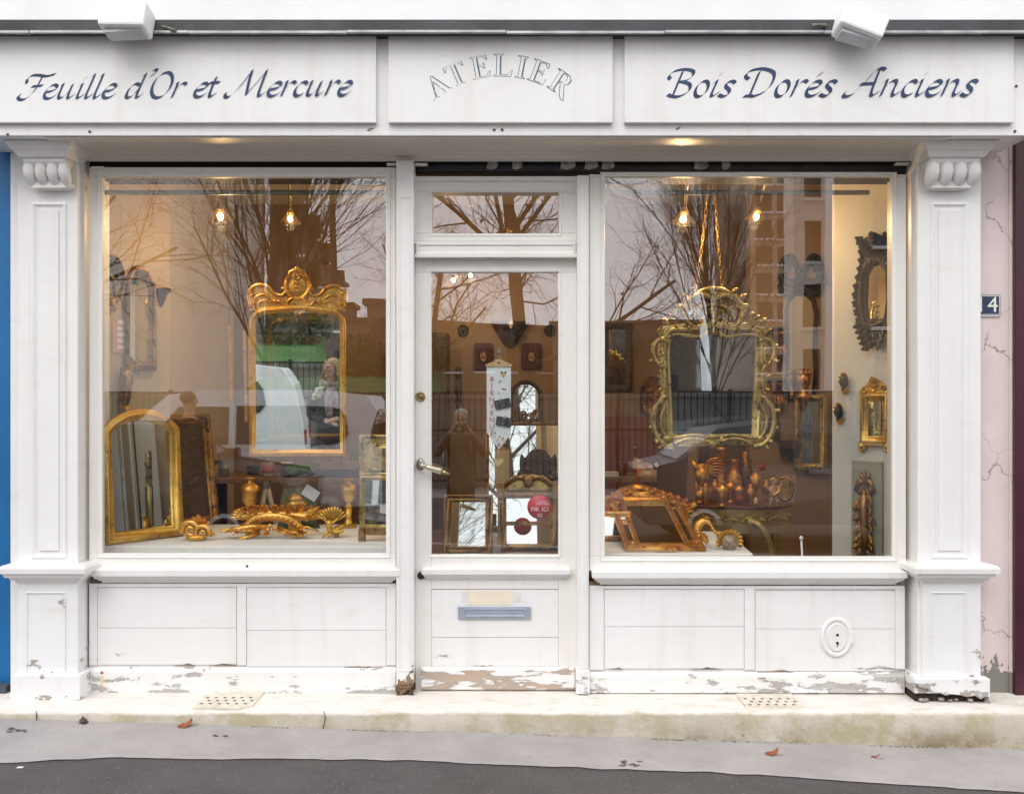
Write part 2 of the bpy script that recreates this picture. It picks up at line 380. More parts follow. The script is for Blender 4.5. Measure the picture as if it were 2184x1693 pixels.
# --- pilasters
def pilaster(px0,px1,ipx0,ipx1,side):
    xa,xb=X(px0,0),X(px1,0)
    mb=MB(); mb.box(xa,xb,0,.16,.076,zf-.002)
    # outer flush strip set back
    if side<0: mb.box(X(22,.05),xa,.05,.16,.076,zf-.002)
    pil=mb.build('pilaster',m_paint,shop,.003)
    ia,ib=X(ipx0,0),X(ipx1,0)
    zt,zbm=Z(433,0),Z(1190,0)
    mb=MB()
    mb.sweep([(ia,zbm),(ib,zbm),(ib,zt),(ia,zt)],[(0,0),(.0,-.006),(-.008,-.009),(-.014,-.004),(-.02,-.001)],sm=False)
    q=.035
    mb.sweep([(ia+q,zbm+q),(ib-q,zbm+q),(ib-q,zt-q),(ia+q,zt-q)],[(0,-.0005),(-.002,-.007),(-.006,-.007)],sm=False)
    mb.box(ia+q+.005,ib-q-.005,-.0068,.004,zbm+q+.005,zt-q-.005)
    mb.build('panel_moulding',m_paint,pil)
    # pedestal
    ca,cb=(38,166) if side<0 else (1968,2092)
    yp=-.025
    mb=MB(); mb.box(X(ca,yp),X(cb,yp),yp,.15,.08,Z(1243,yp)); 
    pa,pb=(56,140) if side<0 else (1986,2060)
    zt,zb2=Z(1262,yp),Z(1450,yp)
    mb.sweep([(X(pa,yp),zb2),(X(pb,yp),zb2),(X(pb,yp),zt),(X(pa,yp),zt)],[(.0,yp+.0),(.0,yp-.006),(-.006,yp-.006),(-.006,yp)],sm=False)
    mb.build('pedestal',m_base,pil,.002)
    mb=MB(); k=.01
    z0=Z(1245,-.05); z1=Z(1226,-.09); z2=Z(1214,-.09)
    mb.stack(X(ca,yp)+.0,X(cb,yp),yp,.15,[(z0,.004),(z0+.014,.012),(z0+.016,.022),(z0+.03,.03),(z0+.032,.042),(z1+.004,.05),(z1+.004,.06),(z1+.028,.062),(z2+.014,.05)])
    mb.build('base_cap',m_paint,pil)
    # plinth block, flaking
    yq=-.065; ba,bb=(22,170) if side<0 else (1950,2112)
    mb=MB(); zz=Z(1440 if side<0 else 1447,yq)
    if side<0: mb.box(X(ba,yq),X(bb,yq),yq,.13,.062,zz)
    else:
        zlow=.115
        top=[(X(ba,yq),zz),(X(bb,yq),zz)]
        low=[(X(ba,yq)+t*(X(bb,yq)-X(ba,yq)),z) for t,z in ((1,.065),(.985,.10),(.93,.098),(.88,.088),(.8,.104),(.7,.098),(.6,.108),(.5,.112),(.42,.105),(.34,.118),(.25,.122),(.2,.135),(.12,.14),(.05,.152),(0,.165))]
        mb.prism([(top[0][0],top[0][1])]+list(reversed(low))+[(top[1][0],top[1][1])],yq,-.045)
        mb.box(X(ba,yq)+.012,X(bb,yq),-.0445,.13,.11,zz)
        mb.box(X(bb,yq)-.012,X(bb,yq)-.001,yq+.022,.13,.06,.109)
    mb.build('plinth_block',m_base,pil,.003)
    if side>0:
        mb=MB(); mb.box(X(ba,yq)+.02,X(bb,yq)-.014,-.03,.12,.05,.109); mb.build('rotten_core',simple('rot',(.035,.026,.02),.9,0,.6,30,.006,40),pil)
        mb=MB()
        for i in range(9):
            r=rng.uniform(.006,.018); mb.ell((X(ba,yq)+rng.uniform(.02,.32),-.042+rng.uniform(-.008,.004),.075+r*.5),(r*1.3,r,r*.8),7,5)
        build_each(mb,'rubble_bit',simple('mortar_bits',(.30,.27,.22),.9,0,.5,30,.004,40),pil)
    # console
    cs=MB(); k0,k1=(52,140) if side<0 else (1985,2088)
    yc=-.09; xk0,xk1=X(k0,yc),X(k1,yc)
    z1,z0=Z(352,yc),Z(381,yc)
    cs.box(xk0+.02,xk1-.02,-.055,.05,z0-.035,z1)
    wv=(xk1-xk0)/3.5
    for i in range(4):
        xx=xk0+wv*(i+.25 if side<0 else i+.25); zz0,zz1=z0-.006,z1+.004; hz=zz1-zz0
        cs.tube([(xx,-.040,zz0-.006),(xx,-.052,zz0+hz*.12),(xx,-.066,zz0+hz*.35),(xx,-.074,zz0+hz*.6),(xx,-.072,zz0+hz*.85),(xx,-.066,zz1+.008)],[wv*.36,wv*.44,wv*.49,wv*.51,wv*.50,wv*.47],12)
    # abacus
    zz=zf-.002
    cs.stack(xk0+.012,xk1-.012,-.085,.05,[(z1,.0),(z1+.012,.012),(z1+.03,.014),(z1+.032,.03),(z1+.055,.045),(z1+.058,.05),(zz,.075)])
    # lower moulding
    la,lb=(70,152) if side<0 else (1982,2060)
    zl0=Z(404,-.04); zl1=z0-.002
    cs.stack(X(la,-.04)+.02,X(lb,-.04)-.02,-.035,.05,[(zl0,.0),(zl0+.01,.016),(zl0+.03,.02),(zl1-.02,.004),(zl1-.012,.0),(zl1,.0)])
    cs.build('console',m_paint,pil,.0025)
    return pil
pilaster(38,166,68,142,-1); pilaster(1957,2092,1985,2064,1)
# --- dark slot of the shutter above the windows, jamb gaps
mb=MB()
mb.box(X(166,0),X(1957,0),.13,.34,Z(372,.13),zf+.02)
sl_=mb.build('shutter_slot',m_black,shop)
mb=MB(); mb.box(X(890,.12),X(1950,.12),.12,.129,Z(366,.12),Z(352,.12)); mb.build('shutter_rail',simple('shutter_metal',(.05,.05,.052),.5,.4,.4),sl_)
mb=MB()
for px,w_ in ((1050,26),(1103,24),(1212,36),(1262,32),(1298,30),(1497,34),(1550,20)):
    a=rng.uniform(-.15,.15)
    mb.prism([(X(px,.1)+dx*w_/980+a*dz*.02,Z(350,.1)+dz*.022) for dx,dz in ((-1,-.9),(-.2,-1.1),(.7,-.8),(1,-.3),(.9,1),(-.9,1))],.112,.119)
build_each(mb,'paper_scrap',simple('scrap',(.42,.42,.40),.9,0,.5,30),sl_)
mb=MB(); mb.box(X(183,.125),X(192,.125),.125,.3,Z(1213,.125),Z(352,.125)); mb.box(X(1930,.125),X(1941,.125),.125,.3,Z(1218,.125),Z(352,.125)); build_each(mb,'jamb_gap',m_black,sl_)
mb=MB(); mb.box(X(166,0)-.002,X(166,0)+.02,.14,.31,.08,zf); mb.box(X(1957,0)-.02,X(1957,0)+.002,.14,.31,.08,zf); build_each(mb,'jamb_board',m_paint,sl_)
# little torn metal brackets in the slot
mb=MB()
for px,py,d in ((838,350,-1),(898,350,1),(1925,349,-1),(208,357,1)):
    p=P(px,py,.06); mb.box(p.x-.03,p.x+.03,.06,.09,p.z-.004,p.z+.004,None)
build_each(mb,'slot_bracket',m_paint,sl_)
# --- mullion posts
for a,b,top,yp in ((845,882,343,.03),(1231,1256,374,.05)):
    mb=MB(); mb.pbox(a,top,b,1462 if a<900 else 1430,yp,.2)
    po=mb.build('mullion_post',m_postp if a<900 else m_frame,shop,.003)
    if a<900:
        mb=MB(); xa,xb=X(a,yp),X(b,yp); z0=Z(1462,yp)-.0005
        poly=[(xa,z0),(xa+.002,z0-.03),(xa+.012,z0-.018),(xa+.02,z0-.05),(xa+.03,z0-.035),(xa+.044,z0-.03),(xa+.058,z0-.012),(xb,z0)]
        mb.prism(poly,yp,yp+.01)
        mb.build('split_foot',m_postp,po)
        mb=MB(); mb.box(xa+.004,xb-.004,yp+.0105,.19,.06,z0)
        mb.build('rotten_foot',simple('rotten_wood',(.09,.055,.035),.9,0,.7,18,.01,30,(3,3,1)),po)
        mb=MB()
        for i in range(14):
            x=rng.uniform(xa,xb); z=rng.uniform(.066,.13); mb.tube([(x,yp+.004,z),(x+rng.uniform(-.01,.01),yp+.002,z+rng.uniform(.01,.04))],[.006,.001],5)
        build_each(mb,'splinter',simple('splinters',(.20,.12,.06),.9,0,.6,30),po)
    else:
        mb=MB(); mb.pbox(1229,1430,1258,1480,.035,.19); mb.build('post_foot',m_base,po,.004)
        mb=MB(); xa,xb=X(a,yp)+.012,X(b,yp)-.01; mb.box(xa,xb,yp-.004,yp+.001,Z(1425,yp),Z(395,yp)); mb.build('post_bead',m_paint,po,.002)
mb=MB(); a,b=852,876; mb.sweep([(X(a,.03),Z(1430,.03)),(X(b,.03),Z(1430,.03)),(X(b,.03),Z(420,.03)),(X(a,.03),Z(420,.03))],[(0,.031),(0,.027),(-.003,.027),(-.003,.031)],sm=False); mb.build('mullion_bead',m_paint,shop)
# --- display windows
def window(o,i,ledge,wr,nail=None):
    # o=outer px box, i=glass px box
    mb=MB(); y=YW; yb=.112
    mb.pbox(o[0],o[1],o[2],i[1],y,yb); mb.pbox(o[0],i[3],o[2],o[3],y,yb)
    mb.pbox(o[0],i[1],i[0],i[3],y+.0005,yb); mb.pbox(i[2],i[1],o[2],i[3],y+.0005,yb)
    win=mb.build('display_window',m_frame,shop,.003)
    mb=MB(); r=[(X(i[0],y),Z(i[3],y)),(X(i[2],y),Z(i[3],y)),(X(i[2],y),Z(i[1],y)),(X(i[0],y),Z(i[1],y))]
    mb.sweep(r,[(.022,y-.0005),(.02,y-.004),(.016,y-.004),(.012,y-.001),(.003,y+.006),(.0,y+.012)],sm=False); mb.build('glazing_bead',m_frame,win)
    mb=MB(); mb.box(r[0][0]-.01,r[1][0]+.01,.0925,.0985,r[0][1]-.01,r[2][1]+.01); mb.build('pane',m_glass,win)
    # sill moulding
    mb=MB(); z0,z1=Z(ledge[3],.03),Z(ledge[1],.03); xa,xb=X(ledge[0],.03),X(ledge[2],.03); h=z1-z0
    mb.stack(xa+.03,xb-.03,.07,.2,[(z0,.004),(z0+h*.16,.01),(z0+h*.17,.018),(z0+h*.32,.024),(z0+h*.33,.032),(z0+h*.5,.037),(z0+h*.52,.045),(z0+h*.92,.046),(z1,.03)])
    mb.build('sill',m_paint,win)
    return win
wl=window((190,357,844,1212),(218,378,823,1180),(200,1213,846,1245),0)
wr=window((1257,372,1933,1217),(1290,377,1903,1187),(1270,1217,1928,1249),0)
mb=MB(); mb.lathe([(.006,0),(.006,.002)],10,Matrix.Translation((X(527,YW),YW-.0005,Z(1207,YW)))@Matrix.Rotation(R(90),4,'X'));mb.build('screw_hole',m_black,wl)
# --- stall risers
def riser(x0,x1,zt,zb_,pan,rail):
    mb=MB(); mb.pbox(x0,zt,x1,rail[0],YJ+.012,.2); o=mb.build('stall_riser',m_paint,shop)
    # frame members proud of the boards
    mb=MB(); y=YJ
    mb.pbox(x0,zt,x1,pan[0][1],y,y+.0115)
    e=[x0]+[q for p in pan for q in (p[0],p[2])]+[x1]
    for k in range(0,len(e),2): mb.pbox(e[k],pan[0][1]+.01,e[k+1],rail[0]-6,y,y+.0115)
    mb.build('riser_frame',m_panel,o,.0015)
    for p in pan:
        mb=MB(); yy=y+.003; g=rng.uniform(.45,.58); my=p[1]+(p[3]-p[1])*g
        xa,xb=X(p[0],yy)+.0025,X(p[2],yy)-.0025
        mb.box(xa,xb,yy,yy+.0085,Z(my,yy)+.0008,Z(p[1],yy)-.0025); mb.box(xa,xb,yy+.0012,yy+.0085,Z(p[3],yy)+.002,Z(my,yy)-.0008)
        mb.build('board_panel',m_panel,o,.001)
        # decayed lower edge
        mb=MB(); x=xa+.02
        while x<xb-.05:
            wd=rng.uniform(.05,.26)
            if rng.random()<.5:
                n=8; zb0=Z(p[3],yy)-.001; poly=[(x,zb0),(min(x+wd,xb),zb0)]+[(min(x+wd*(1-k/n),xb),zb0+rng.uniform(.003,.011)*math.sin(math.pi*(k+.4)/n)) for k in range(1,n)]
                mb.prism(poly,yy-.0004,yy+.002)
            x+=wd+rng.uniform(.02,.12)
        if mb.v: build_each(mb,'rotten_edge',simple('bare_wood',(.20,.15,.11),.9,0,.7,25,.003,40),o)
    # bottom rail with sloped top
    mb=MB(); yr=YJ-.008
    xa,xb=X(x0,yr),X(x1,yr); z1=Z(rail[0],yr); z0=.079
    mb.frus(z0,z1-.02,(xa,xb,yr,.2),(xa,xb,yr,.2)); mb.frus(z1-.02,z1,(xa,xb,yr,.2),(xa,xb,yr+.014,.2))
    mb.build('bottom_rail',m_rail,o,.002)
    mb=MB(); mb.box(xa,xb,.09,.2,.05,.0788); mb.build('footing',m_black,o)
    return o
rl=riser(190,844,1244,0,((207,1252,505,1418),(525,1252,824,1422)),(1424,1480))
rr=riser(1257,1930,1249,0,((1288,1256,1588,1426),(1610,1260,1910,1432)),(1434,1485))
# rust spots round old nails
mb=MB(); mb.lathe([(.008,0),(.007,.001)],9,Matrix.Translation((X(217,.06),YJ-.0082,Z(1434,.06)))@Matrix.Rotation(R(90),4,'X')); mb.build('rust_spot',simple('rust_spot',(.42,.13,.03),.8),rl)
mb=MB(); mb.prism([(X(213,.06),Z(1460,.06)),(X(217,.06),Z(1463,.06)),(X(220,.06),Z(1455,.06)),(X(220,.06),Z(1440,.06)),(X(214,.06),Z(1440,.06))],YJ-.0084,YJ-.0079); mb.build('rust_streak',simple('rust_streak',(.72,.56,.36),.7),rl)
# oval crank lock plate
mb=MB(); yl=YJ+.003; c=P(1784,1358,yl); sx,sz=.078,.098
def oval(k,j,n=36): return [(c.x+sx*k*math.cos(2*math.pi*q/n),c.z+sz*j*math.sin(2*math.pi*q/n)) for q in range(n)]
mb.sweep(oval(.86,.88),[(-.012,yl),(-.01,yl-.006),(0,yl-.010),(.009,yl-.006),(.011,yl)])
mb.prism(oval(.76,.79),yl-.003,yl); mb.prism(oval(.58,.66),yl-.008,yl-.0031)
mb.sweep(oval(.58,.66),[(-.004,yl-.0081),(0,yl-.011),(.004,yl-.0031)])
mb.box(c.x+.062,c.x+.078,yl-.012,yl,c.z-.028,c.z+.03)
lk=mb.build('lock_cover',m_paint,rr)
mb=MB(); 
for dz in (.012,-.026): mb.lathe([(.0065,0),(.0065,.002)],12,Matrix.Translation((c.x+.002,yl-.0082,c.z+dz))@Matrix.Rotation(R(90),4,'X'))
mb.box(c.x,c.x+.005,yl-.0101,yl-.008,c.z-.042,c.z-.028)
mb.build('keyhole',m_black,lk)
# --- transom over the door
def frame_box(mb,o,i,y,yb):
    mb.pbox(o[0],o[1],o[2],i[1],y,yb); mb.pbox(o[0],i[3],o[2],o[3],y,yb)
    mb.pbox(o[0],i[1],i[0],i[3],y+.0006,yb); mb.pbox(i[2],i[1],o[2],i[3],y+.0006,yb)
yt=.11
mb=MB(); mb.pbox(882,376,1231,386,yt-.012,.2); frame_box(mb,(883,386,1231,514),(921,410,1192,498),yt,.2)
tr=mb.build('transom_window',m_frame,shop,.003)
mb=MB(); r=[(X(921,yt),Z(498,yt)),(X(1192,yt),Z(498,yt)),(X(1192,yt),Z(410,yt)),(X(921,yt),Z(410,yt))]
mb.sweep(r,[(.014,yt-.0005),(.012,yt-.004),(.006,yt-.003),(0,yt+.025)],sm=False); mb.build('glazing_bead',m_frame,tr)
mb=MB(); mb.box(r[0][0]-.008,r[1][0]+.008,.15,.156,r[0][1]-.008,r[2][1]+.008); mb.build('pane',m_glass,tr)
mb=MB(); mb.pbox(884,514,1231,520,.075,.2); mb.pbox(886,520,1230,541,.08,.2); mb.pbox(884,541,1231,549,.068,.2)
mb.sweep([(X(892,.08),Z(539,.08)),(X(1224,.08),Z(539,.08)),(X(1224,.08),Z(522,.08)),(X(892,.08),Z(522,.08))],[(.006,.0805),(.006,.074),(-.002,.074),(-.006,.0795)],sm=False)
mb.build('transom_rail',m_frame,shop,.002)
# --- door leaf
yd=.12
door=thing('door','','x'); del door['label']; del door['category']; door.parent=shop
mb=MB(); 
mb.pbox(886,551,1229,581,yd,.165); mb.pbox(886,581.2,920,1472,yd+.0006,.165); mb.pbox(1191,581.2,1229,1472,yd+.0006,.165)
mb.pbox(920.2,1183,1190.8,1256,yd,.165); mb.pbox(920.2,1422,1190.8,1472,yd,.165)
mb.build('door_frame',m_frame,door,.002)
mb=MB(); r=[(X(920,yd),Z(1183,yd)),(X(1191,yd),Z(1183,yd)),(X(1191,yd),Z(581,yd)),(X(920,yd),Z(581,yd))]
mb.sweep(r,[(.012,yd-.0005),(.01,yd-.004),(.005,yd-.003),(0,yd+.012)],sm=False); mb.build('glazing_bead',m_frame,door)
mb=MB(); mb.box(r[0][0]-.008,r[1][0]+.008,.1325,.1385,r[0][1]-.008,r[2][1]+.008); mb.build('pane',m_glass,door)
mb=MB(); z0,z1=Z(1239,.08),Z(1212,.08); h=z1-z0
mb.stack(X(915,.08),X(1200,.08),yd,.16,[(z0,.004),(z0+h*.16,.01),(z0+h*.17,.016),(z0+h*.32,.02),(z0+h*.33,.026),(z0+h*.5,.03),(z0+h*.52,.036),(z0+h*.9,.037),(z1,.026)]); mb.build('sill_moulding',m_paint,door)
mb=MB(); yy=yd+.004; xa,xb=X(920.5,yy),X(1190.5,yy)
zz=[Z(1422,yy)+.002,Z(1359,yy),Z(1256,yy)-.002]
mb.box(xa,xb,yy,.16,zz[0],zz[1]-.0012); mb.box(xa,xb,yy-.001,.16,zz[1]+.0012,zz[2]); mb.build('door_panel',m_panel,door,.001)
mb=MB(); mb.pbox(898,1429,1226,1470,.098,yd-.0005); mb.frus(Z(1429,.098),Z(1424,.098),(X(898,.098),X(1226,.098),.098,yd-.0005),(X(898,.098),X(1226,.098),.112,yd-.0005)); mb.build('kick_board',m_kick,door,.002)
mb=MB(); mb.pbox(884,1472.5,1231,1482,.15,.2); mb.build('threshold_gap',m_black,door)
mb=MB(); mb.pbox(960,1474,1225,1478,.13,.149); mb.build('threshold_strip',m_strip,door)
brass=simple('old_brass',(.32,.24,.12),.35,.9,.4,20); steel=simple('worn_steel',(.36,.34,.31),.3,.9,.3,20); m_lever=simple('pale_lever',(.50,.46,.36),.3,.7,.2)
for px,py,rd in ((897,846,.0235),(898,1227,.0185)):
    mb=MB(); M=Matrix.Translation((X(px,yd),yd,Z(py,yd)))@Matrix.Rotation(R(90),4,'X')
    mb.lathe([(rd,0),(rd,.004),(rd*.9,.008),(rd*.72,.009),(rd*.66,.005),(rd*.5,.005),(rd*.45,.010),(rd*.2,.011),(.001,.009)],20,M); lc=mb.build('door_lock',brass if py<1000 else m_blk,door)
    mb=MB(); mb.box(X(px,yd)-.0015,X(px,yd)+.0015,yd-.0125,yd-.009,Z(py,yd)-.007,Z(py,yd)+.003); mb.build('keyhole',m_black,lc)
mb=MB(); p=Vector((X(897,yd),yd,Z(990,yd))); M=Matrix.Translation(p)@Matrix.Rotation(R(90),4,'X')
mb.lathe([(.026,0),(.026,.003),(.02,.007),(.012,.008),(.011,.03),(.0105,.045)],18,M,None,.8,1.15)
hd=mb.build('door_handle',steel,door)
mb=MB(); mb.tube([p+Vector((0,-.04,0)),p+Vector((.012,-.05,-.002)),p+Vector((.03,-.052,-.008))],[.0095,.009,.008],10); 
mb.tube([p+Vector((.03,-.052,-.008)),p+Vector((.04,-.052,-.011)),p+Vector((.105,-.052,-.032))],[.0105,.013,.017],12); mb.build('lever',m_lever,hd)
mb=MB(); mb.tube([p+Vector((.106,-.052,-.0325)),p+Vector((.145,-.05,-.046))],[.0135,.006],12); mb.build('lever_tip',brass,hd)
# letterbox
alu=simple('anodised_plate',(.50,.55,.65),.35,.55,.08)
mb=MB(); yl2=yd+.002; mb.pbox(977,1293,1132,1320,yl2-.009,yl2+.002); lb=mb.build('letterbox',alu,door,.0015)
a0,a1,b0,b1=X(992,.11),X(1118,.11),Z(1313,.11),Z(1299,.11)
mb=MB(); mb.sweep([(a0,b0),(a1,b0),(a1,b1),(a0,b1)],[(.004,yl2-.0091),(.002,yl2-.013),(-.001,yl2-.0125),(-.003,yl2-.0091)],sm=False); mb.build('letter_flap',alu,lb)
# ================================================================ LETTERING
# broad-nib pen lettering: each glyph is a few pen strokes, the nib held at 42 degrees
def ellp(cx,cy,rx,ry,n=12,a0=120): return [(cx+rx*math.cos(R(a0+360*k/n)),cy+ry*math.sin(R(a0+360*k/n))) for k in range(n+1)]
GL={
'e':(.78,[[(.12,.46),(.45,.56),(.64,.76),(.5,.98),(.26,.9),(.08,.5),(.15,.12),(.36,.0),(.58,.1),(.76,.32)]]),
'u':(1.04,[[(.02,.92),(.12,1),(.1,.3),(.2,.03),(.4,.14),(.62,.6)],[(.64,1),(.62,.25),(.7,.02),(.95,.28)]]),
'i':(.46,[[(-.05,.8),(.12,1),(.1,.25),(.18,.02),(.44,.28)],[(.12,1.36),(.22,1.5)]]),
'l':(.46,[[(-.02,1.45),(.14,1.62),(.1,.3),(.18,.02),(.44,.28)]]),
'd':(1.02,[[(.62,.9),(.38,1.),(.14,.7),(.1,.18),(.26,0),(.5,.22),(.66,.7)],[(.62,1.5),(.72,1.62),(.66,.3),(.74,.02),(.98,.28)]]),
"'":(.2,[[(.05,1.95),(.2,1.98),(.22,1.78),(.0,1.5)]]),
'O':(1.32,[ellp(.62,.88,.5,.9)]),
'r':(.66,[[(-.05,.8),(.12,1),(.1,0)],[(.1,.45),(.28,.86),(.46,1.02),(.62,.9)]]),
't':(.58,[[(.16,1.4),(.14,.3),(.24,.02),(.5,.26)],[(-.08,1),(.44,1.03)]]),
'c':(.7,[[(.6,.84),(.44,1),(.2,.85),(.08,.45),(.16,.1),(.36,0),(.58,.16)]]),
'o':(.82,[ellp(.36,.5,.28,.51)]),
's':(.66,[[(.58,.86),(.4,1),(.16,.88),(.2,.64),(.42,.42),(.46,.16),(.26,0),(.0,.12)]]),
'n':(.98,[[(-.05,.8),(.12,1),(.1,0)],[(.1,.45),(.3,.88),(.5,1.01),(.62,.82),(.6,.25),(.7,.02),(.95,.28)]]),
'F':(1.12,[[(.72,1.62),(.66,1.0),(.52,.4),(.24,-.02),(-.06,-.02),(-.2,.2),(-.08,.3)],[(.02,1.1),(-.06,1.4),(.12,1.66),(.5,1.68),(.9,1.6),(1.36,1.74)],[(.36,.88),(.92,.94)]]),
'M':(1.72,[[(-.5,.26),(-.46,.02),(-.22,.0),(.1,.6),(.48,1.78)],[(.48,1.86),(.52,1.2),(.66,.12)],[(.66,.12),(.95,.9),(1.28,1.8)],[(1.27,1.86),(1.28,1.0),(1.3,.28),(1.4,.02),(1.66,.28)]]),
'B':(1.22,[[(.34,1.66),(.32,.04)],[(-.1,1.12),(-.24,1.32),(-.1,1.62),(.34,1.76),(.8,1.66),(.9,1.34),(.66,1.02),(.3,.94)],[(.5,.98),(.92,.78),(1.0,.36),(.66,.02),(.3,.02),(.06,.14)]]),
'D':(1.42,[[(.36,1.6),(.34,.06)],[(.0,1.12),(-.16,1.22),(-.24,1.45),(-.02,1.7),(.5,1.78),(1.06,1.52),(1.18,.9),(1.0,.35),(.6,.03),(.34,.05),(.08,.02)]]),
'A':(1.26,[[(-.4,.3),(-.44,.06),(-.24,-.03),(.04,.2),(.36,.9),(.62,1.6),(.86,1.8),(1.1,1.7)],[(.82,1.72),(.82,1.0),(.84,.28),(.94,.02),(1.2,.28)],[(.18,.78),(.86,.82)]]),
'´':(0,[[(-.48,1.28),(-.26,1.56)]]),' ':(.5,[])}
def nib(mb,pts,nx,nz,y,st,k):
    # quads swept by the pen nib, each a hair in front of the last
    for a,b in zip(pts,pts[1:]):
        ax,az=a[0],a[1]; bx,bz=b[0],b[1]
        q=[(ax-nx,az-nz),(bx-nx,bz-nz),(bx+nx,bz+nz),(ax+nx,az+nz)]
        ar=sum(q[i][0]*q[(i+1)%4][1]-q[(i+1)%4][0]*q[i][1] for i in range(4))
        yy=y-st*k; k+=1
        if ar<0: q.reverse()
        mb.add([(x,yy,z) for x,z in q],[(0,1,2,3)])
    return k
def pen(parent,txt,px0,px1,pyb0,pyb1,xh,y,mat,shear=.3,w=.15,ls={}):
    # measure, then fit to the pixel span
    segs=[];x=0
    for ch in txt:
        if ch=='é': adv,st=GL['e']; st=st+[[(q[0]+.78,q[1]) for q in GL['´'][1][0]]]
        else: adv,st=GL[ch]
        if ch in 'MA': x+=.42
        for s_ in st: segs.append([(x+q[0],q[1]) for q in catmull([(a,b,0) for a,b in s_],7)] if len(s_)>2 else [(x+q[0],q[1]) for q in s_])
        x+=adv
    pts=[[(q[0]+shear*q[1],q[1]) for q in s_] for s_ in segs]
    lo=min(q[0] for s_ in pts for q in s_); hi=max(q[0] for s_ in pts for q in s_)
    a0,a1=X(px0,y),X(px1,y); hh=xh*(D+y)/F; sx=(a1-a0)/(hi-lo)
    mb=MB(); k=0
    for s_ in pts:
        g=[]
        for q in s_:
            t=(q[0]-lo)/(hi-lo); g.append((a0+(q[0]-lo)*sx,Z(pyb0+(pyb1-pyb0)*t,y)+q[1]*hh))
        nw=hh*w; k=nib(mb,g,nw*math.cos(R(42)),nw*math.sin(R(42)),y,.000004,k)
    return mb.build('lettering',mat,parent)
ys=-.2456
pen(panels[0],"Feuille d'Or et Mercure",38,750,212,204,30,ys,m_navy)
pen(panels[2],"Bois Dorés Anciens",1424,2084,207,205,33,ys,m_navy)
# outlined roman capitals on an arc
RG={
'I':(.44,[[(0,0),(.44,0),(.44,.03),(.31,.07),(.31,.93),(.44,.97),(.44,1),(0,1),(0,.97),(.13,.93),(.13,.07),(0,.03)]],[((.31,.07),(.31,.93))]),
'L':(.84,[[(0,0),(.78,0),(.84,.28),(.8,.28),(.62,.07),(.31,.07),(.31,.93),(.44,.97),(.44,1),(0,1),(0,.97),(.13,.93),(.13,.07),(0,.03)]],[((.31,.07),(.31,.93))]),
'T':(.9,[[(.25,0),(.65,0),(.65,.03),(.54,.07),(.54,.94),(.75,.94),(.86,.75),(.9,.75),(.88,1),(.02,1),(0,.75),(.04,.75),(.15,.94),(.36,.94),(.36,.07),(.25,.03)]],[((.54,.07),(.54,.94))]),
'E':(.8,[[(0,0),(.74,0),(.8,.26),(.76,.26),(.6,.06),(.31,.06),(.31,.5),(.5,.5),(.56,.4),(.59,.4),(.59,.66),(.56,.66),(.5,.56),(.31,.56),(.31,.94),(.58,.94),(.72,.78),(.75,.78),(.72,1),(0,1),(0,.97),(.13,.93),(.13,.07),(0,.03)]],[((.31,.06),(.31,.94))]),
'A':(.98,[[(0,0),(.3,0),(.3,.03),(.2,.06),(.27,.3),(.57,.3),(.66,.06),(.56,.03),(.56,0),(.98,0),(.98,.03),(.88,.06),(.52,1),(.46,1),(.14,.06),(0,.03)],[(.29,.36),(.55,.36),(.43,.74)]],[((.88,.06),(.52,1))]),
'R':(.92,[[(0,0),(.44,0),(.44,.03),(.31,.07),(.31,.46),(.42,.46),(.66,0),(.82,-.14),(.95,-.12),(.6,.5),(.76,.62),(.78,.8),(.64,.96),(.45,1),(0,1),(0,.97),(.13,.93),(.13,.07),(0,.03)],[(.31,.54),(.5,.54),(.59,.7),(.55,.88),(.45,.94),(.31,.94)]],[((.31,.07),(.31,.93)),((.74,.6),(.77,.85))])}
mb=MB(); k=0; u=(D+ys)/F; hh=47*u; cz=Z(377,ys); cx=X(1068,ys); rad=214*u
for ch,ang in zip('ATELIER',(-35,-23.6,-10.6,1.2,10.8,20.2,33)):
    adv,outs,th=RG[ch]; a=-R(ang); o=Vector((cx+rad*math.sin(R(ang)),cz+rad*math.cos(R(ang))))
    def tf(q):
        x=(q[0]-adv/2)*hh*1.02; z=q[1]*hh; return (o.x+x*math.cos(a)-z*math.sin(a),o.y+x*math.sin(a)+z*math.cos(a))
    for ol in outs:
        k=nib(mb,[tf(q) for q in ol+[ol[0]]],.0015,.0010,ys,.000004,k)
    for s_ in th: k=nib(mb,[tf(s_[0]),tf(s_[1])],.0036,.0006,ys,.000004,k)
mb.build('lettering',simple('slate_lettering',(.10,.15,.20),.4,0,.3),panels[1])
def text(body,size,loc,rot,mat,name,parent,ext=.0004,ax='CENTER',sp=1):
    c=bpy.data.curves.new(name,'FONT'); c.body=body; c.size=size; c.extrude=ext; c.align_x=ax; c.align_y='CENTER'; c.space_character=sp
    o=bpy.data.objects.new('tmp_text',c); COL.objects.link(o)
    dg=bpy.context.evaluated_depsgraph_get(); me=bpy.data.meshes.new_from_object(o.evaluated_get(dg))
    bpy.data.objects.remove(o); me.materials.clear(); me.materials.append(mat)
    q=bpy.data.objects.new(name,me); COL.objects.link(q); q.location=loc; q.rotation_euler=rot
    if parent: q.parent=parent
    return q
FRONT=(R(90),0,0)
def scribble(mb,x0,x1,z,h,y,seed):
    r=random.Random(seed); x=x0; k=0
    while x<x1:
        n=r.randint(3,8); pts=[]
        for i in range(n): pts.append((x,z+h*r.uniform(-.5,.5),0)); x+=h*r.uniform(.35,.6)
        k=nib(mb,[(q.x,q.y) for q in catmull(pts,3)],h*.07,h*.05,y,.000004,k); x+=h*.8
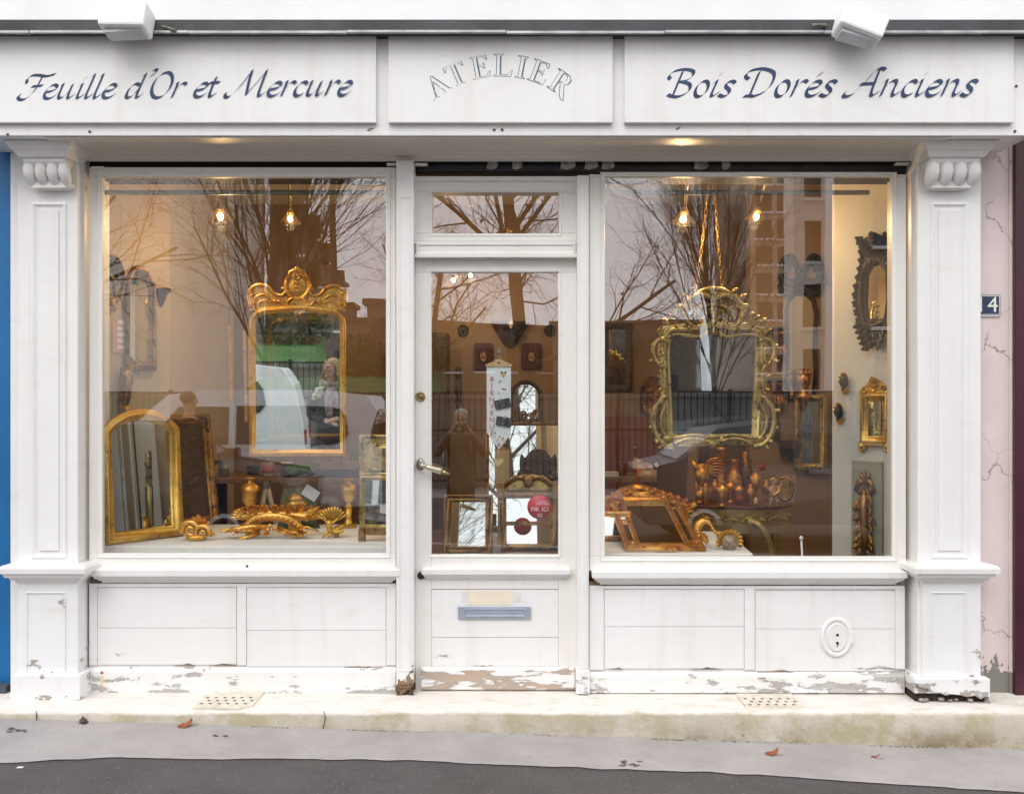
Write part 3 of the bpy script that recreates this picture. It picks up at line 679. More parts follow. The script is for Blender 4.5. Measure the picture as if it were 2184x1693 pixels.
# ================================================================ GROUND
def noisy(x,y,s=1): return noise.noise(Vector((x*s,y*s,0)))
t=NT('asphalt')
sp=t.mr(t.vor(62),.05,.27,1,0); sp2=t.mr(t.noise(27,2,.5),.5,.56)
col=t.mix(t.mr(t.noise(3.1,8,.72),.32,.68),(.058,.051,.048),(.092,.083,.079))
col=t.mix(t.math('MULTIPLY',t.math('MULTIPLY',sp,sp2),.6),col,(.42,.40,.38))
gr=t.mr(t.noise(150,3,.75),.3,.7); col=t.mix(t.math('MULTIPLY',gr,.45),col,(.13,.12,.115)); t.pr(col,.8,0,t.bump(t.noise(130,4,.75),.007)); m_asph=t.m
mb=MB()
def sheet(mb,xs,ys_,dz):
    vs=[(x,y,gz(x)+dz) for y in ys_ for x in xs]; n=len(xs)
    mb.add(vs,[(j*n+i,j*n+i+1,(j+1)*n+i+1,(j+1)*n+i) for j in range(len(ys_)-1) for i in range(n-1)])
sheet(mb,[-5+i*.5 for i in range(21)],[-5.4,-4,-2,-.5,.4],-.004)
sheet(mb,[-60,-20,-5],[-5.4,-2,.4],-.004); sheet(mb,[5,20,60],[-5.4,-2,.4],-.004)
pv=struct(mb.build('pavement',m_asph))
# pale gutter strip along the step, ragged front edge
t=NT('pale_concrete')
col=t.mix(t.mr(t.noise(2.5,7,.65),.3,.7),(.33,.305,.295),(.42,.395,.385))
col=t.mix(t.math('MULTIPLY',t.mr(t.noise(9,7,.75),.62,.7),.6),col,(.17,.155,.15))
col=t.mix(t.math('MULTIPLY',t.mr(t.vor(90),.02,.1,1,0),t.mr(t.noise(22,2),.6,.66)),col,(.62,.6,.58))
gr=t.mr(t.noise(140,3,.75),.35,.68); col=t.mix(t.math('MULTIPLY',gr,.30),col,(.24,.22,.21)); col=t.mix(t.math('MULTIPLY',t.mr(t.noise(1.1,6,.7,(1,3,1)),.5,.7),.3),col,(.26,.24,.225)); t.pr(col,.85,0,t.bump(t.noise(90,5,.7),.004)); m_conc=t.m
mb=MB(); n=170; vs=[]
for i in range(n+1):
    x=-4.2+8.4*i/n; ye=-.55-.034*x*x+.03*noisy(x,3,2.2)+.014*noisy(x,8,9)
    for f in (0,.04,.5,1): 
        y=ye+(-.13-ye)*f; vs.append((x,y,gz(x)+(.0005 if f==0 else .004+.002*noisy(x,y,6))))
mb.add(vs,[(i*4+k,i*4+4+k,i*4+5+k,i*4+1+k) for i in range(n) for k in range(3)]); struct(mb.build('pavement_strip',m_conc))
ms=simple('tar_smudge',(.10,.09,.085),.8,0,.4,40); r=random.Random(21)
for px,py,n,w_ in ((40,1598,9,.05),(1350,1633,8,.045),(470,1601,4,.03),(1330,1668,3,.02)):
    mb=MB(); y=-.34 if py<1620 else -.52; cx=X(px,y)
    for i in range(n):
        x=cx+r.uniform(-w_,w_); yy=y+r.uniform(-.03,.03); pts=[(x+.013*r.uniform(.4,1.3)*math.cos(q*.9),yy+.009*r.uniform(.4,1.3)*math.sin(q*.9),gz(x)+.0062+.00002*i) for q in range(7)]; mb.add(pts,[tuple(range(7))])
    struct(mb.build('pavement_stain',ms))
# kerb, road, far pavement
mb=MB()
for i in range(14): x=-7+i; mb.add([(x+.004,-5.55,gz(x)-.12),(x+.996,-5.55,gz(x+1)-.12),(x+.996,-5.4,gz(x+1)-.12),(x+.004,-5.4,gz(x)-.12),(x+.004,-5.54,gz(x)+.002),(x+.996,-5.54,gz(x+1)+.002),(x+.996,-5.4,gz(x+1)+.002),(x+.004,-5.4,gz(x)+.002)],[(0,3,2,1),(4,5,6,7),(0,1,5,4),(1,2,6,5),(2,3,7,6),(3,0,4,7)])
struct(mb.build('kerb',m_conc,None,.01))
mb=MB(); mb.add([(-80,-10.5,-.16),(80,-10.5,-.16),(80,-5.3,-.16),(-80,-5.3,-.16)],[(0,1,2,3)]); struct(mb.build('road',m_asph))
mb=MB(); mb.box(-80,80,-12.4,-10.5,-.4,.0); struct(mb.build('far_pavement',m_conc))
m_earth=simple('ground_earth',(.12,.10,.07),.9,0,.3,.5)
mb=MB(); mb.add([(-700,-700,-.5),(700,-700,-.5),(700,400,-.5),(-700,400,-.5)],[(0,1,2,3)]); struct(mb.build('ground',m_earth))
# ---------------------------------------------------------------- stone step
t=NT('step_stone')
z=t.axis(2); nz=t.noise(6,7,.68)
cream=t.mix(t.mr(t.noise(3,6,.6),.35,.7),(.56,.51,.44),(.46,.42,.35))
alg=t.mix(t.mr(t.noise(4,7,.7),.42,.62),cream,(.40,.36,.24))
front=t.mr(t.math('ADD',z,t.math('MULTIPLY',nz,.045)),.075,.092)
brown=t.mix(t.math('MULTIPLY',t.mr(t.noise(3.2,6,.7),.5,.66),t.mr(z,-.12,.03,1,.0)),alg,(.20,.13,.06))
top=t.mix(t.mr(t.noise(8,7,.72,(1,3,3)),.5,.66),(.72,.68,.63),(.62,.55,.46))
col=t.mix(front,brown,top)
col=t.mix(t.mr(t.noise(34,4,.7),.68,.74),col,(.16,.12,.08))
t.pr(col,.85,0,t.bump(t.math('ADD',t.noise(14,6,.7),t.math('MULTIPLY',t.noise(70,4,.7),.4)),.006)); m_stone=t.m
mb=MB(); n=120; vs=[]
prof=[(-.20,-.35),(-.197,.0),(-.192,.055),(-.186,.070),(-.172,.077),(-.05,.078),(.3,.079)]
for i in range(n+1):
    x=-4.2+8.4*i/n; dx=.012*noisy(x,1,1.7)+.005*noisy(x,2,9)
    for y,zq in prof: vs.append((x,y+(dx if y<-.1 else 0)+.003*noisy(x,zq*9,14)*(y<-.15),zq-.004*x*(y<0)-.002+.002*noisy(x,y*4,7)*(zq>.05)))
m=len(prof); mb.add(vs,[(i*m+k,i*m+m+k,i*m+m+k+1,i*m+k+1) for i in range(n) for k in range(m-1)],True)
step=struct(mb.build('stone_step',m_stone))
# open joints in the step
mb=MB()
for px in (75,690):
    x=X(px,-.2); pts=[(x+.006*math.sin(k*2.1)+(k*.001),-.204+ (.0 if k<5 else .012),-.06+.027*k) for k in range(6)]; mb.tube(pts,[.0018,.003,.0025,.002,.0026,.001],5)
struct(mb.build('step_joint',m_black))
# moss along the foot of the step
mb=MB(); r=random.Random(5)
for i in range(1500):
    px=r.choice((r.gauss(700,70),r.gauss(1480,120),r.gauss(1900,130),r.uniform(500,2100))); x=X(px,-.2); 
    if noisy(x,0,3)<-.1: continue
    y=-.207+.012*noisy(x,1,1.7)-abs(r.gauss(0,.007)); h=r.uniform(.003,.011); q=r.uniform(.002,.005); z0=gz(x)-.001
    mb.add([(x-q,y,z0),(x+q,y-q,z0),(x,y+q,z0),(x+r.uniform(-.004,.004),y+r.uniform(-.003,.004),z0+h)],[(0,1,3),(1,2,3),(2,0,3)])
tag(mb.build('moss',simple('moss_green',(.10,.13,.03),.9,0,.6,40)),'thin green moss along the foot of the stone step','moss',None,'stuff')
# perforated vents in the step
vm=simple('vent_stone',(.66,.60,.50),.8,0,.15,20)
for (a,b,py0,py1,lab,h) in ((430,552,1484,1500,'perforated stone air vent with broken corner in the step below the left display window',.012),(1580,1702,1490,1508,'flush perforated air vent plate in the step below the oval lock cover',.002)):
    y0=-.12; zt=.079; v=thing('air_vent',lab,'vent',((X(a,-.05)+X(b,-.05))/2,-.06,zt),group='air vents in the stone step')
    wd=(X(b,-.05)-X(a,-.05))/2
    mb=MB()
    if h>.01:
        mb.add([(-wd,-.12,-.05),(wd*.6,-.125,-.05),(wd*.98,-.10,-.05),(wd,.12,-.05),(-wd,.12,-.05),(-wd,-.12,.008),(wd*.6,-.125,.008),(wd*.98,-.085,.008),(wd,.12,.008),(-wd,.12,.008)],[(4,3,2,1,0),(5,6,7,8,9),(0,1,6,5),(1,2,7,6),(2,3,8,7),(3,4,9,8),(4,0,5,9)])
    else: mb.box(-wd,wd,-.08,.11,-.03,.003)
    mb.build('vent_plate',vm,v,.002)
    mb=MB(); zz=.0084 if h>.01 else .0034
    for j in range(3):
        for i in range(6): mb.lathe([(.0085,0),(.008,.001)],8,Matrix.Translation((-wd*.82+i*wd*.3+(j%2)*wd*.14,-.065+j*.045,zz)),None,1,.8)
    mb.build('vent_hole',m_black,v)
# fallen leaves
lm=simple('dead_leaf',(.30,.085,.04),.7,0,.5,30,.002,60)
for i,(px,py,s,a,lab) in enumerate(((397,1559,.034,.3,'large red-brown fallen leaf on the pale strip near the left vent'),(180,1541,.026,2,'dark curled fallen leaf against the foot of the step'),(1648,1605,.030,-.3,'orange-brown fallen leaf on the pale strip below the right vent'),(1868,1616,.020,-.8,'small narrow fallen leaf on the pale strip at the right'))):
    y=-.235 if py<1580 else -.37
    if i==1: y=-.22
    x=X(px,y); mb=MB(); mb.leaf((-s,0,.004),(1,.15,.12),(0,0,1),2*s,s*(1.25 if i!=3 else .7),.5,3); mb.tube([(s*.9,.0,.004),(s*1.6,.01,.003)],[.0012,.0008],5)
    o=mb.build('fallen_leaf',lm if i!=1 else m_dkwood); o.location=(x,y,gz(x)+.005); o.rotation_euler=(0,0,a); tag(o,lab,'leaf','fallen leaves on the pavement')
# dark oil marks on the strip are part of its material; a torn scrap of paper lies on the asphalt
mb=MB(); mb.prism([(-.012,0),(.012,.001),(.013,.014),(-.008,.017)],0,.0006,Matrix.Rotation(R(-90),4,'X')); o=mb.build('paper_scrap',m_paper); o.location=(X(40,-.75),-.75,gz(X(40,-.75))); tag(o,'tiny pale paper scrap on the dark asphalt','litter')
# ================================================================ NEIGHBOURS
nb=thing('blue_house_wall','bright blue painted wall left of the white pilaster','wall',(-3.2,.1,0))
mb=MB(); mb.box(-1.6,X(30,.1)+3.2,.0,.35,-.06,3.1); mb.build('wall_face',simple('blue_paint',(.003,.125,.33),.5,0,.12,1.5,.0015,50),nb)
mb=MB(); mb.box(-1.6,X(24,.09)+3.2,-.06,-.001,.06,.12); mb.build('skirting',simple('blue_skirting',(.05,.07,.09),.6),nb)
t=NT('pink_render')
dv=t.n('ShaderNodeTexNoise'); dv.inputs['Scale'].default_value=3.5; dv.inputs['Detail'].default_value=6; dv.inputs['Roughness'].default_value=.7; t.l(t.co,dv.inputs[0])
av=t.n('ShaderNodeMix',data_type='VECTOR'); av.inputs[0].default_value=.16; t.l(t.co,av.inputs[4]); t.l(dv.outputs['Color'],av.inputs[5])
vv=t.n('ShaderNodeTexVoronoi',feature='DISTANCE_TO_EDGE'); vv.inputs['Scale'].default_value=2.6; t.l(av.outputs[1],vv.inputs[0])
cr=t.math('MULTIPLY',t.mr(vv.outputs['Distance'],.0,.007,1,0),t.mr(t.noise(2.1,2),.42,.56))
wob=t.noise(3,4,.6)
spk=t.math('MULTIPLY',t.mr(t.noise(60,5,.75),.6,.66),t.mr(t.axis(0),.16,.215))
spk=t.math('MULTIPLY',spk,t.mr(t.noise(3,3,.6),.45,.6))
zz=t.axis(2)
dec=t.mr(t.math('ADD',t.math('MULTIPLY',t.mr(zz,.0,.42,1,0,False),1),t.math('MULTIPLY',t.math('SUBTRACT',t.noise(9,6,.7),.5),1.1)),.5,.53)
col=t.mix(t.mr(wob,.3,.7),(.74,.63,.615),(.67,.56,.55))
col=t.mix(cr,col,(.40,.24,.24)); col=t.mix(spk,col,(.09,.075,.09)); col=t.mix(dec,col,(.22,.21,.18))
teal=t.math('MULTIPLY',t.mr(t.noise(5,4,.6),.56,.6),t.math('MULTIPLY',t.mr(t.axis(0),.185,.2),t.mr(zz,.15,.6,1,.0)))
col=t.mix(teal,col,(.10,.30,.35))
t.pr(col,.85,0,t.bump(t.math('SUBTRACT',t.noise(20,5,.6),t.math('ADD',cr,dec)),.003)); m_pink=t.m
pk=thing('pink_house_wall','cracked pale pink rendered wall strip beside the right pilaster','wall',(X(2092,.1),.1,0))
xm=X(2163,.1)-X(2092,.1)
mb=MB(); mb.box(-.02,xm,0,.3,-.1,3.11); mb.build('wall_face',m_pink,pk)
mb=MB(); mb.box(xm-.028,xm-.004,-.012,-.0005,-.1,3.1); mb.build('corner_pipe',m_pink,pk,.006)
md=simple('maroon_paint',(.055,.008,.018),.4,0,.25,3)
dd=thing('maroon_house_door','dark maroon painted door at the right edge','door',(X(2166,.06),.1,0))
mb=MB(); mb.box(0,.9,-.04,.2,-.1,3.11); mb.build("door_leaf",md,dd,.004)
mb=MB(); mb.sweep([(.12,.3),(.78,.3),(.78,2.7),(.12,2.7)],[(0,-.0405),(-.01,-.052),(-.03,-.052),(-.045,-.0405)],sm=False); mb.build('door_moulding',md,dd)
pq=thing('number_plaque','navy enamel house number plaque reading 14','plaque',(X(2106,.07),.098,Z(650,.07)))
mb=MB(); hw_,hh_=.075,.0505; mb.box(-hw_,hw_,-.006,0,-hh_,hh_); mb.build('plate',simple('navy_enamel',(.022,.045,.10),.25,0,.25,30),pq,.003)
mb=MB(); mb.sweep([(-hw_+.007,-hh_+.007),(hw_-.007,-hh_+.007),(hw_-.007,hh_-.007),(-hw_+.007,hh_-.007)],[(0,-.0063),(.002,-.0066),(.003,-.0063)],sm=False); mb.box(-hw_,hw_,-.0065,-.001,-hh_-.004,-hh_); mb.build('border',m_white,pq)
text('14',.105,(.008,-.0065,.0),FRONT,simple('enamel_white',(.82,.80,.70),.3,0,.05),'digits',pq,.0006,sp=1.1)
# floodlights under the ledge line
fl=simple('lamp_white',(.82,.82,.83),.4,0,.04)
for (px0,px1,py1,rl,lab,ry) in ((218,322,77,0,'white floodlight box pointing down over the left sign panel',-3),(1788,1890,92,1,'tilted white floodlight box with a bare bracket over the right sign panel',17)):
    y=-.36; c=Vector((X((px0+px1)/2,y),y,Z(py1-44 if not rl else py1-46,y)))
    o=thing('floodlight',lab,'lamp',c,(R(-12),R(ry),0),'floodlights above the fascia'); wd=(X(px1,y)-X(px0,y))/2
    mb=MB(); mb.add([(-wd,-.05,.03),(wd,-.05,.03),(wd,.07,.03),(-wd,.07,.03),(-wd*1.0,-.05,-.07),(wd*.86,-.05,-.085),(wd*.86,.07,-.085),(-wd,.07,-.07)],[(0,1,2,3),(4,7,6,5),(0,4,5,1),(1,5,6,2),(2,6,7,3),(3,7,4,0)]); mb.build('housing',fl,o,.012)
    mb=MB(); mb.box(-wd*.8,wd*.7,-.02,.05,-.0905,-.076); mb.build('lens',simple('lamp_lens',(.5,.52,.55),.2),o)
    mb=MB(); sx=1 if not rl else -1
    mb.tube([(0,.07,-.02),(sx*.04,.14,-.02),(sx*.06,.26,-.01)],.012,8); mb.tube([(sx*(wd+.03),.06,-.025),(sx*(wd+.06),.05,-.04),(sx*(wd+.09),.05,-.055)],[.009,.006,.011],6); mb.build('bracket',simple('rusty_bracket',(.22,.20,.16),.7,.3,.4,20),o)
# ================================================================ ROOM BEHIND THE GLASS
FX=.06; RX0,RX1,RY=-2.28,2.52,3.45; RZ=3.15; FZ=.10
mb=MB(); mb.box(RX0-.2,RX1+.2,.2,RY+.2,FZ-.2,FZ); struct(mb.build('shop_floor',m_floor))
mb=MB(); mb.box(RX0-.2,RX1+.2,.21,RY+.2,RZ,RZ+.2); struct(mb.build('shop_ceiling',m_ceil))
mb=MB(); mb.box(RX0-.2,RX0,.21,RY,FZ,RZ); struct(mb.build('wall_left',m_wall))
mb=MB(); mb.box(RX1,RX1+.2,.21,RY,FZ,RZ); struct(mb.build('wall_right',m_wall))
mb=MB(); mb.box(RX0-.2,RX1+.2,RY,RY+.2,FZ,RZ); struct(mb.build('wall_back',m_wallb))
mb=MB(); mb.box(-2.6,RX0,.16,.4,-.05,3.1); mb.box(2.0,2.75,.2,.4,-.1,3.1); mb.box(RX0,RX1,.35,.42,2.62,RZ); mb.box(RX0,RX1,.2001,.349,2.62,2.63); mb.build('inner_lining',m_wall,shop)
# splayed pier by the right window and the shallow wall at the back right
PA,PB=Vector((1.836,.85,0)),Vector((2.10,.44,0)); PR=math.atan2((PB-PA).y,(PB-PA).x)
m_pier=simple('pier_white',(.70,.69,.66),.85,0,.05,2,.001,40)
mb=MB(); p=[PA,PB,Vector((2.10,.4005,0)),Vector((2.519,.4005,0)),Vector((2.519,.85,0))]; mb.add([(q.x,q.y,FZ) for q in p]+[(q.x,q.y,RZ) for q in p],[(4,3,2,1,0),(5,6,7,8,9)]+[(i,(i+1)%5,5+(i+1)%5,5+i) for i in range(5)]); struct(mb.build('wall_pier',m_pier))
QA,QB=Vector((-1.88,.80,0)),Vector((-2.14,.45,0)); QR=math.atan2((QA-QB).y,(QA-QB).x)
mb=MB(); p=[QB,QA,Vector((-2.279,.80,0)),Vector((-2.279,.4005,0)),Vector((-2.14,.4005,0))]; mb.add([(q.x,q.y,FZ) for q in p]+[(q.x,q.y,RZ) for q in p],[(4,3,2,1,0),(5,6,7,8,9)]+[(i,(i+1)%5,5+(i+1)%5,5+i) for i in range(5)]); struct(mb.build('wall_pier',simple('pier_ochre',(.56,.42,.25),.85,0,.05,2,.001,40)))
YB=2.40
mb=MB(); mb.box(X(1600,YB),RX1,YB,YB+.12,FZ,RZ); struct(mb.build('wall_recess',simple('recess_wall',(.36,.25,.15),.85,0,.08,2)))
# pelmets and curtain rails just inside the glass
for a,b,lab in ((205,836,'long grey curtain rail across the top of the left display window'),(1278,1850,'long grey curtain rail across the top of the right display window'),(905,1205,'short curtain rail over the door transom')):
    y=.24; o=thing('curtain_rail',lab,'curtain rail',(X((a+b)/2,y),y,Z(413,y)),group='curtain rails behind the glass'); h=(X(b,y)-X(a,y))/2
    dz=.0
    mb=MB(); mb.tube([(-h+.05,-.02,dz),(h-.0,-.02,dz)],.012,8); mb.build('rail',simple('rail_grey',(.20,.21,.17),.5,.2,.2),o)
# ================================================================ THE STREET BEHIND THE CAMERA (seen in the glass and the mirrors)
def RX(px,L): return (px-CX)*L/F          # world x of a thing seen in the glass at path length L
def RY_(L): return 4.76-L
m_bark=simple('bark',(.055,.042,.034),.9,0,.35,6,.006,25,(2,2,.6))
m_twig=simple('twigs',(.05,.032,.024),.9,0,.3,4)
def grow(mt,mc,p,d,ln,r,lv,q,style):
    # a limb and, recursively, the branches along it
    if lv>q['lv']: return
    n=4 if lv<2 else 3; pts=[p.copy()]; dd=d.copy()
    for i in range(n):
        j=q['jit']*(.5+.5*min(lv,3))
        dd=(dd+Vector((q['r'].gauss(0,j),q['r'].gauss(0,j),q['r'].gauss(0,j)+q['up'][min(lv,4)]))).normalized()
        pts.append(pts[-1]+dd*ln/n)
    tgt=mt if lv<=1 else mc
    tgt.tube(pts,(r,r*(.55 if lv<2 else .35)),7 if lv==0 else 5 if lv==1 else 3,None,1,False)
    k=q['n'][min(lv,len(q['n'])-1)]
    if lv==q['lv']: return
    for i in range(k):
        t=q['t0'][min(lv,len(q['t0'])-1)]+(1-q['t0'][min(lv,len(q['t0'])-1)])*(i+q['r'].random()*.8)/k
        f=t*n; a=min(int(f),n-1); b=pts[a].lerp(pts[a+1],f-a); ax=(pts[a+1]-pts[a]).normalized()
        o=ax.orthogonal().normalized(); o.rotate(Matrix.Rotation(q['r'].uniform(0,6.283),3,ax))
        sp=q['sp'][min(lv,len(q['sp'])-1)]*q['r'].uniform(.75,1.25)
        nd=(ax*math.cos(sp)+o*math.sin(sp)).normalized()
        grow(mt,mc,b,nd,ln*q['ls'][min(lv,len(q['ls'])-1)]*q['r'].uniform(.7,1.2)*(1.15-.5*t),r*((.26 if style=='fan' else .36) if lv<1 else .42)*(1.1-.4*t),lv+1,q,style)
def tree(label,loc,seed,style,h,rz=0,r0=None):
    q=dict(r=random.Random(seed),lv=4,jit=.09)
    if style=='fan': q.update(n=[34,14,6,4],sp=[.40,.42,.55,.6],up=[0,.06,.06,.04,.02],ls=[.75,.55,.5,.5],t0=[.22,.15,.2,.1])
    else: q.update(n=[12,8,7,5],sp=[1.0,.65,.65,.7],up=[0,.04,.03,.01,0],ls=[.7,.62,.52,.5],t0=[.3,.2,.15,.1],jit=.13)
    o=thing('bare_tree',label,'tree',loc,(0,0,rz),'bare winter trees across the street')
    a,b=MB(),MB(); grow(a,b,Vector((0,0,-.1)),Vector((0,0,1)),h,r0 or h*.017,0,q,style)
    a.build('trunk',m_bark,o); b.build('crown',m_twig,o)
    # a few leaves still hanging
    c=MB(); vs=b.v; rr=q['r']
    for i in range(120):
        v=rr.choice(vs); s_=rr.uniform(.03,.06); dx=Vector((rr.uniform(-1,1),rr.uniform(-1,1),rr.uniform(-1,.2)))*s_
        c.add([v,v+dx,v+dx+Vector((s_*.5,-s_*.3,-s_)),v+Vector((s_*.6,.0,-s_*.7))],[(0,1,2,3)])
    lf=c.build('leaves',simple('last_leaves',(.16,.07,.03),.8),o); lf['kind']='stuff'
    return o
ta=tree('narrow fan-shaped bare tree by the pale apartment block',(RX(575,31),RY_(31),.3),3,'fan',9.5)
tb=tree('large spreading bare plane tree with a thick trunk facing the shop door',(RX(1140,18),RY_(18),0),11,'wide',7.5,0,.17)
tc=dup(ta,(RX(1530,23),RY_(23),.2),(0,0,2.1),'fan-shaped bare tree facing the right display window',(.50,.50,.62))
ta.scale=(1.35,1.35,1.1)
td=dup(tb,(RX(-70,17),RY_(17),0),(0,0,1.2),'spreading bare plane tree at the left end of the railing',(.85,.85,.9))
te=dup(tb,(RX(905,34),RY_(34),.4),(0,0,2.6),'bare tree standing far behind the plane tree',(.9,.9,.85))
tf_=dup(ta,(RX(1340,36),RY_(36),.4),(0,0,.7),'thin bare tree behind the low brick blocks',(.5,.5,.3))
# railing on a low wall
fz0=0; fy=-12.3
o=thing('railing','black metal railing of thin upright bars before a pale retaining wall','railing',(0,fy,fz0))
mb=MB(); m_iron=simple('black_iron',(.018,.017,.018),.5,.3,.2)
for z in (1.72,1.05,.15): mb.box(-22,22,-.02,.02,z-.02,z+.02)
mb.build('rail',m_iron,o)
mb=MB(); 
for i in range(400):
    x=-22+i*.11; mb.box(x-.009,x+.009,-.009,.009,.15,1.71)
mb.build('bars',m_iron,o)
mb=MB()
for i in range(23): mb.box(-22+i*2-.03,-22+i*2+.03,-.03,.03,0,1.78)
build_each(mb,'post',m_iron,o)
o=thing('retaining_wall','pale concrete retaining wall below the grass bank, behind the black railing','wall',(0,-12.65,0)); mb=MB(); mb.box(-40,40,-.1,.1,-.2,1.62); mb.box(-40,40,-.13,.14,1.62,1.70); mb.build('wall_face',simple('pale_concrete_wall',(.28,.265,.245),.85,0,.15,2),o)
# grass bank, leaf litter, hedge
mg=simple('lawn',(.065,.165,.025),.9,0,.3,3,.02,40)
mb=MB(); xs=[-6.5+i*.27 for i in range(21)]
mb.add([(x,y,(z+.1*noisy(x,y,.3)) if abs(x+3.4)<2.0 else 1.5) for y,z in ((-12.8,1.6),(-15,2.0),(-18,2.5),(-22,1.5)) for x in xs],[(j*21+i+1,j*21+i,(j+1)*21+i,(j+1)*21+i+1) for j in range(3) for i in range(20)],True)
struct(mb.build('grass_bank',mg))
mb=MB(); r=random.Random(2)
for i in range(900):
    x=r.uniform(-5.2,-1.6); y=-15.4-abs(r.gauss(0,.9)); z=2.1+(-15.4-y)*.165; s_=.1
    a=r.uniform(0,6.3); mb.add([(x,y,z),(x+s_*math.cos(a),y+s_*math.sin(a),z+.05),(x,y+s_,z+.06)],[(0,1,2)])
tag(mb.build('leaf_litter',simple('leaf_litter',(.24,.10,.045),.9,0,.5,20)),'brown leaf litter under the hedge','leaf litter',None,'stuff')
mb=MB()
for i in range(5200):
    x=r.uniform(-5.3,-1.4); z=2.35+abs(r.gauss(.25,.28)); y=-17.6+r.gauss(0,.3)
    z=min(z,3.15+.35*noisy(x,1,.9)); s_=r.uniform(.05,.12); d=Vector((r.gauss(0,1),r.gauss(0,1),r.gauss(.5,1))).normalized()*s_; e=d.orthogonal().normalized()*s_*.4; c=Vector((x,y,z))
    mb.add([c,c+d*.5+e,c+d,c+d*.5-e],[(0,1,2,3)])
o=tag(mb.build('hedge',simple('hedge_leaves',(.06,.10,.035),.8,0,.4,3)),'loose green hedge along the top of the grass bank','hedge')
mb=MB(); mb.add([(-80,-60,1.5),(80,-60,1.5),(80,-12.7,1.5),(-80,-12.7,1.5)],[(0,1,2,3)]); struct(mb.build('terrace_ground',simple('terrace_gravel',(.30,.27,.24),.9,0,.15,1)))
# bollards with white ball tops
for px,L_,lab in ((769,14,'dark bollard with a white ball top behind the woman'),(831,15,'dark bollard with a white ball top farther along the far pavement')):
    o=thing('bollard',lab,'bollard',(RX(px,L_),RY_(L_)-1.5,0),group='white-topped bollards'); mb=MB(); mb.lathe([(.06,0),(.06,.1),(.045,.12),(.04,1.0),(.05,1.02)],12); mb.build('post',m_iron,o); mb=MB(); mb.ell((0,0,1.09),(.075,.075,.075)); mb.build('ball_top',m_white,o)
# lamp post
o=thing('street_lamp','tall dark grey street lamp post by the railing','lamp post',(RX(712,16.6),RY_(16.6),0)); mb=MB(); mb.lathe([(.1,0),(.1,1),(.065,1.1),(.05,7.8),(.045,8)],12); mb.build('post',m_iron,o); mb=MB(); mb.tube([(0,0,7.9),(.3,.3,8.3),(.9,.9,8.4)],.035,8); mb.box(.8,1.2,.75,1.05,8.35,8.45); mb.build('lamp_head',m_iron,o)
# buildings
def building(name,label,c,rz,wd,dp,h,wm,wins=(),roof=None,frame=None):
    o=thing(name,label,'building',c,(0,0,rz)); mb=MB(); mb.box(-wd/2,wd/2,-dp,0,-.6,h); mb.build('wall',wm,o)
    f=Matrix.Identity(4)
    for (x0,x1,z0,z1) in wins:
        mb=MB(); mb.box(x0,x1,.003,.05,z0,z1); g=mb.build('window',m_pane,o)
        mb=MB(); mb.box(x0-.1,x1+.1,.004,.16,z0-.14,z0-.005); mb.build('sill',frame or m_render,g)
    if roof:
        mb=MB(); mb.box(-wd/2-.2,wd/2+.2,-dp-.2,.2,h,h+.25); 
        if roof=='pitched': mb.add([(-wd/2-.2,.3,h+.25),(wd/2+.2,.3,h+.25),(wd/2+.2,-dp-.3,h+.25),(-wd/2-.2,-dp-.3,h+.25),(-wd/2,-dp/2,h+2.2),(wd/2,-dp/2,h+2.2)],[(0,1,5,4),(2,3,4,5),(1,2,5),(3,0,4),(3,2,1,0)])
        mb.build('roof',m_roof,o)
    return o
m_pane=simple('dark_windows',(.05,.05,.055),.15,0,.5,.6); m_roof=simple('roof_slate',(.10,.07,.06),.7,0,.2,1)
m_pale=simple('pale_facade',(.80,.76,.72),.9,0,.06,.3); m_wht=simple('white_facade',(.88,.87,.86),.9,0,.04,.3); m_beige=simple('beige_facade',(.56,.46,.39),.9,0,.08,.5)
t=NT('brick'); bt=t.n('ShaderNodeTexBrick'); bt.inputs['Scale'].default_value=2.2; t.l(t.co,bt.inputs[0])
for i,cc in (('Color1',(.15,.055,.035,1)),('Color2',(.10,.038,.028,1)),('Mortar',(.20,.16,.13,1))): bt.inputs[i].default_value=cc
t.pr(bt.outputs[0],.9); m_brick=t.m
building('apartment_block','tall pale apartment block with a blank side wall',(RX(300,44),RY_(44),0),0,10.2,2.5,26,m_pale,[],'flat')
L0=40
for i,(pa,pb,py,L_) in enumerate(((575,636,300,46),(634,664,480,52),(662,690,550,60),(688,724,605,72),(722,748,655,60),(783,830,652,42))):
    x0,x1=RX(pa,L_),RX(pb,L_); h=CZ+(CY-py)*L_/F; n=[(-.3*(x1-x0)+k*(x1-x0)*.35,-.3*(x1-x0)+k*(x1-x0)*.35+.9,h*.25+j*2.6,h*.25+j*2.6+1.3) for k in range(2) for j in range(2 if h<9 else 4)]
    building('brick_house',('tallest dark brick house nearest the fan-shaped tree','dark brick house stepping down behind the tallest one','third dark brick house stepping down the side street','fourth dark brick house low on the side street','small brick outbuilding at the end of the side street','low brick block behind the lamp post')[i],((x0+x1)/2,RY_(L_),0),0,x1-x0,2.5,h,m_brick,n,'flat')
building('brick_terrace','long low brick terrace running away behind the plane tree',(RX(960,62),RY_(62),0),R(-22),16,8,CZ+165*66/F,m_brick,[(-7+i*2.2,-5.8+i*2.2,j,j+1.4) for i in range(7) for j in (1.2,3.9)],'flat')
building('brick_terrace','low brick blocks behind the thin bare tree',(RX(1335,58),RY_(58),0),R(6),9,8,CZ+178*58/F,m_brick,[(-4+i*2,-2.8+i*2,2,3.4) for i in range(4)],'flat')
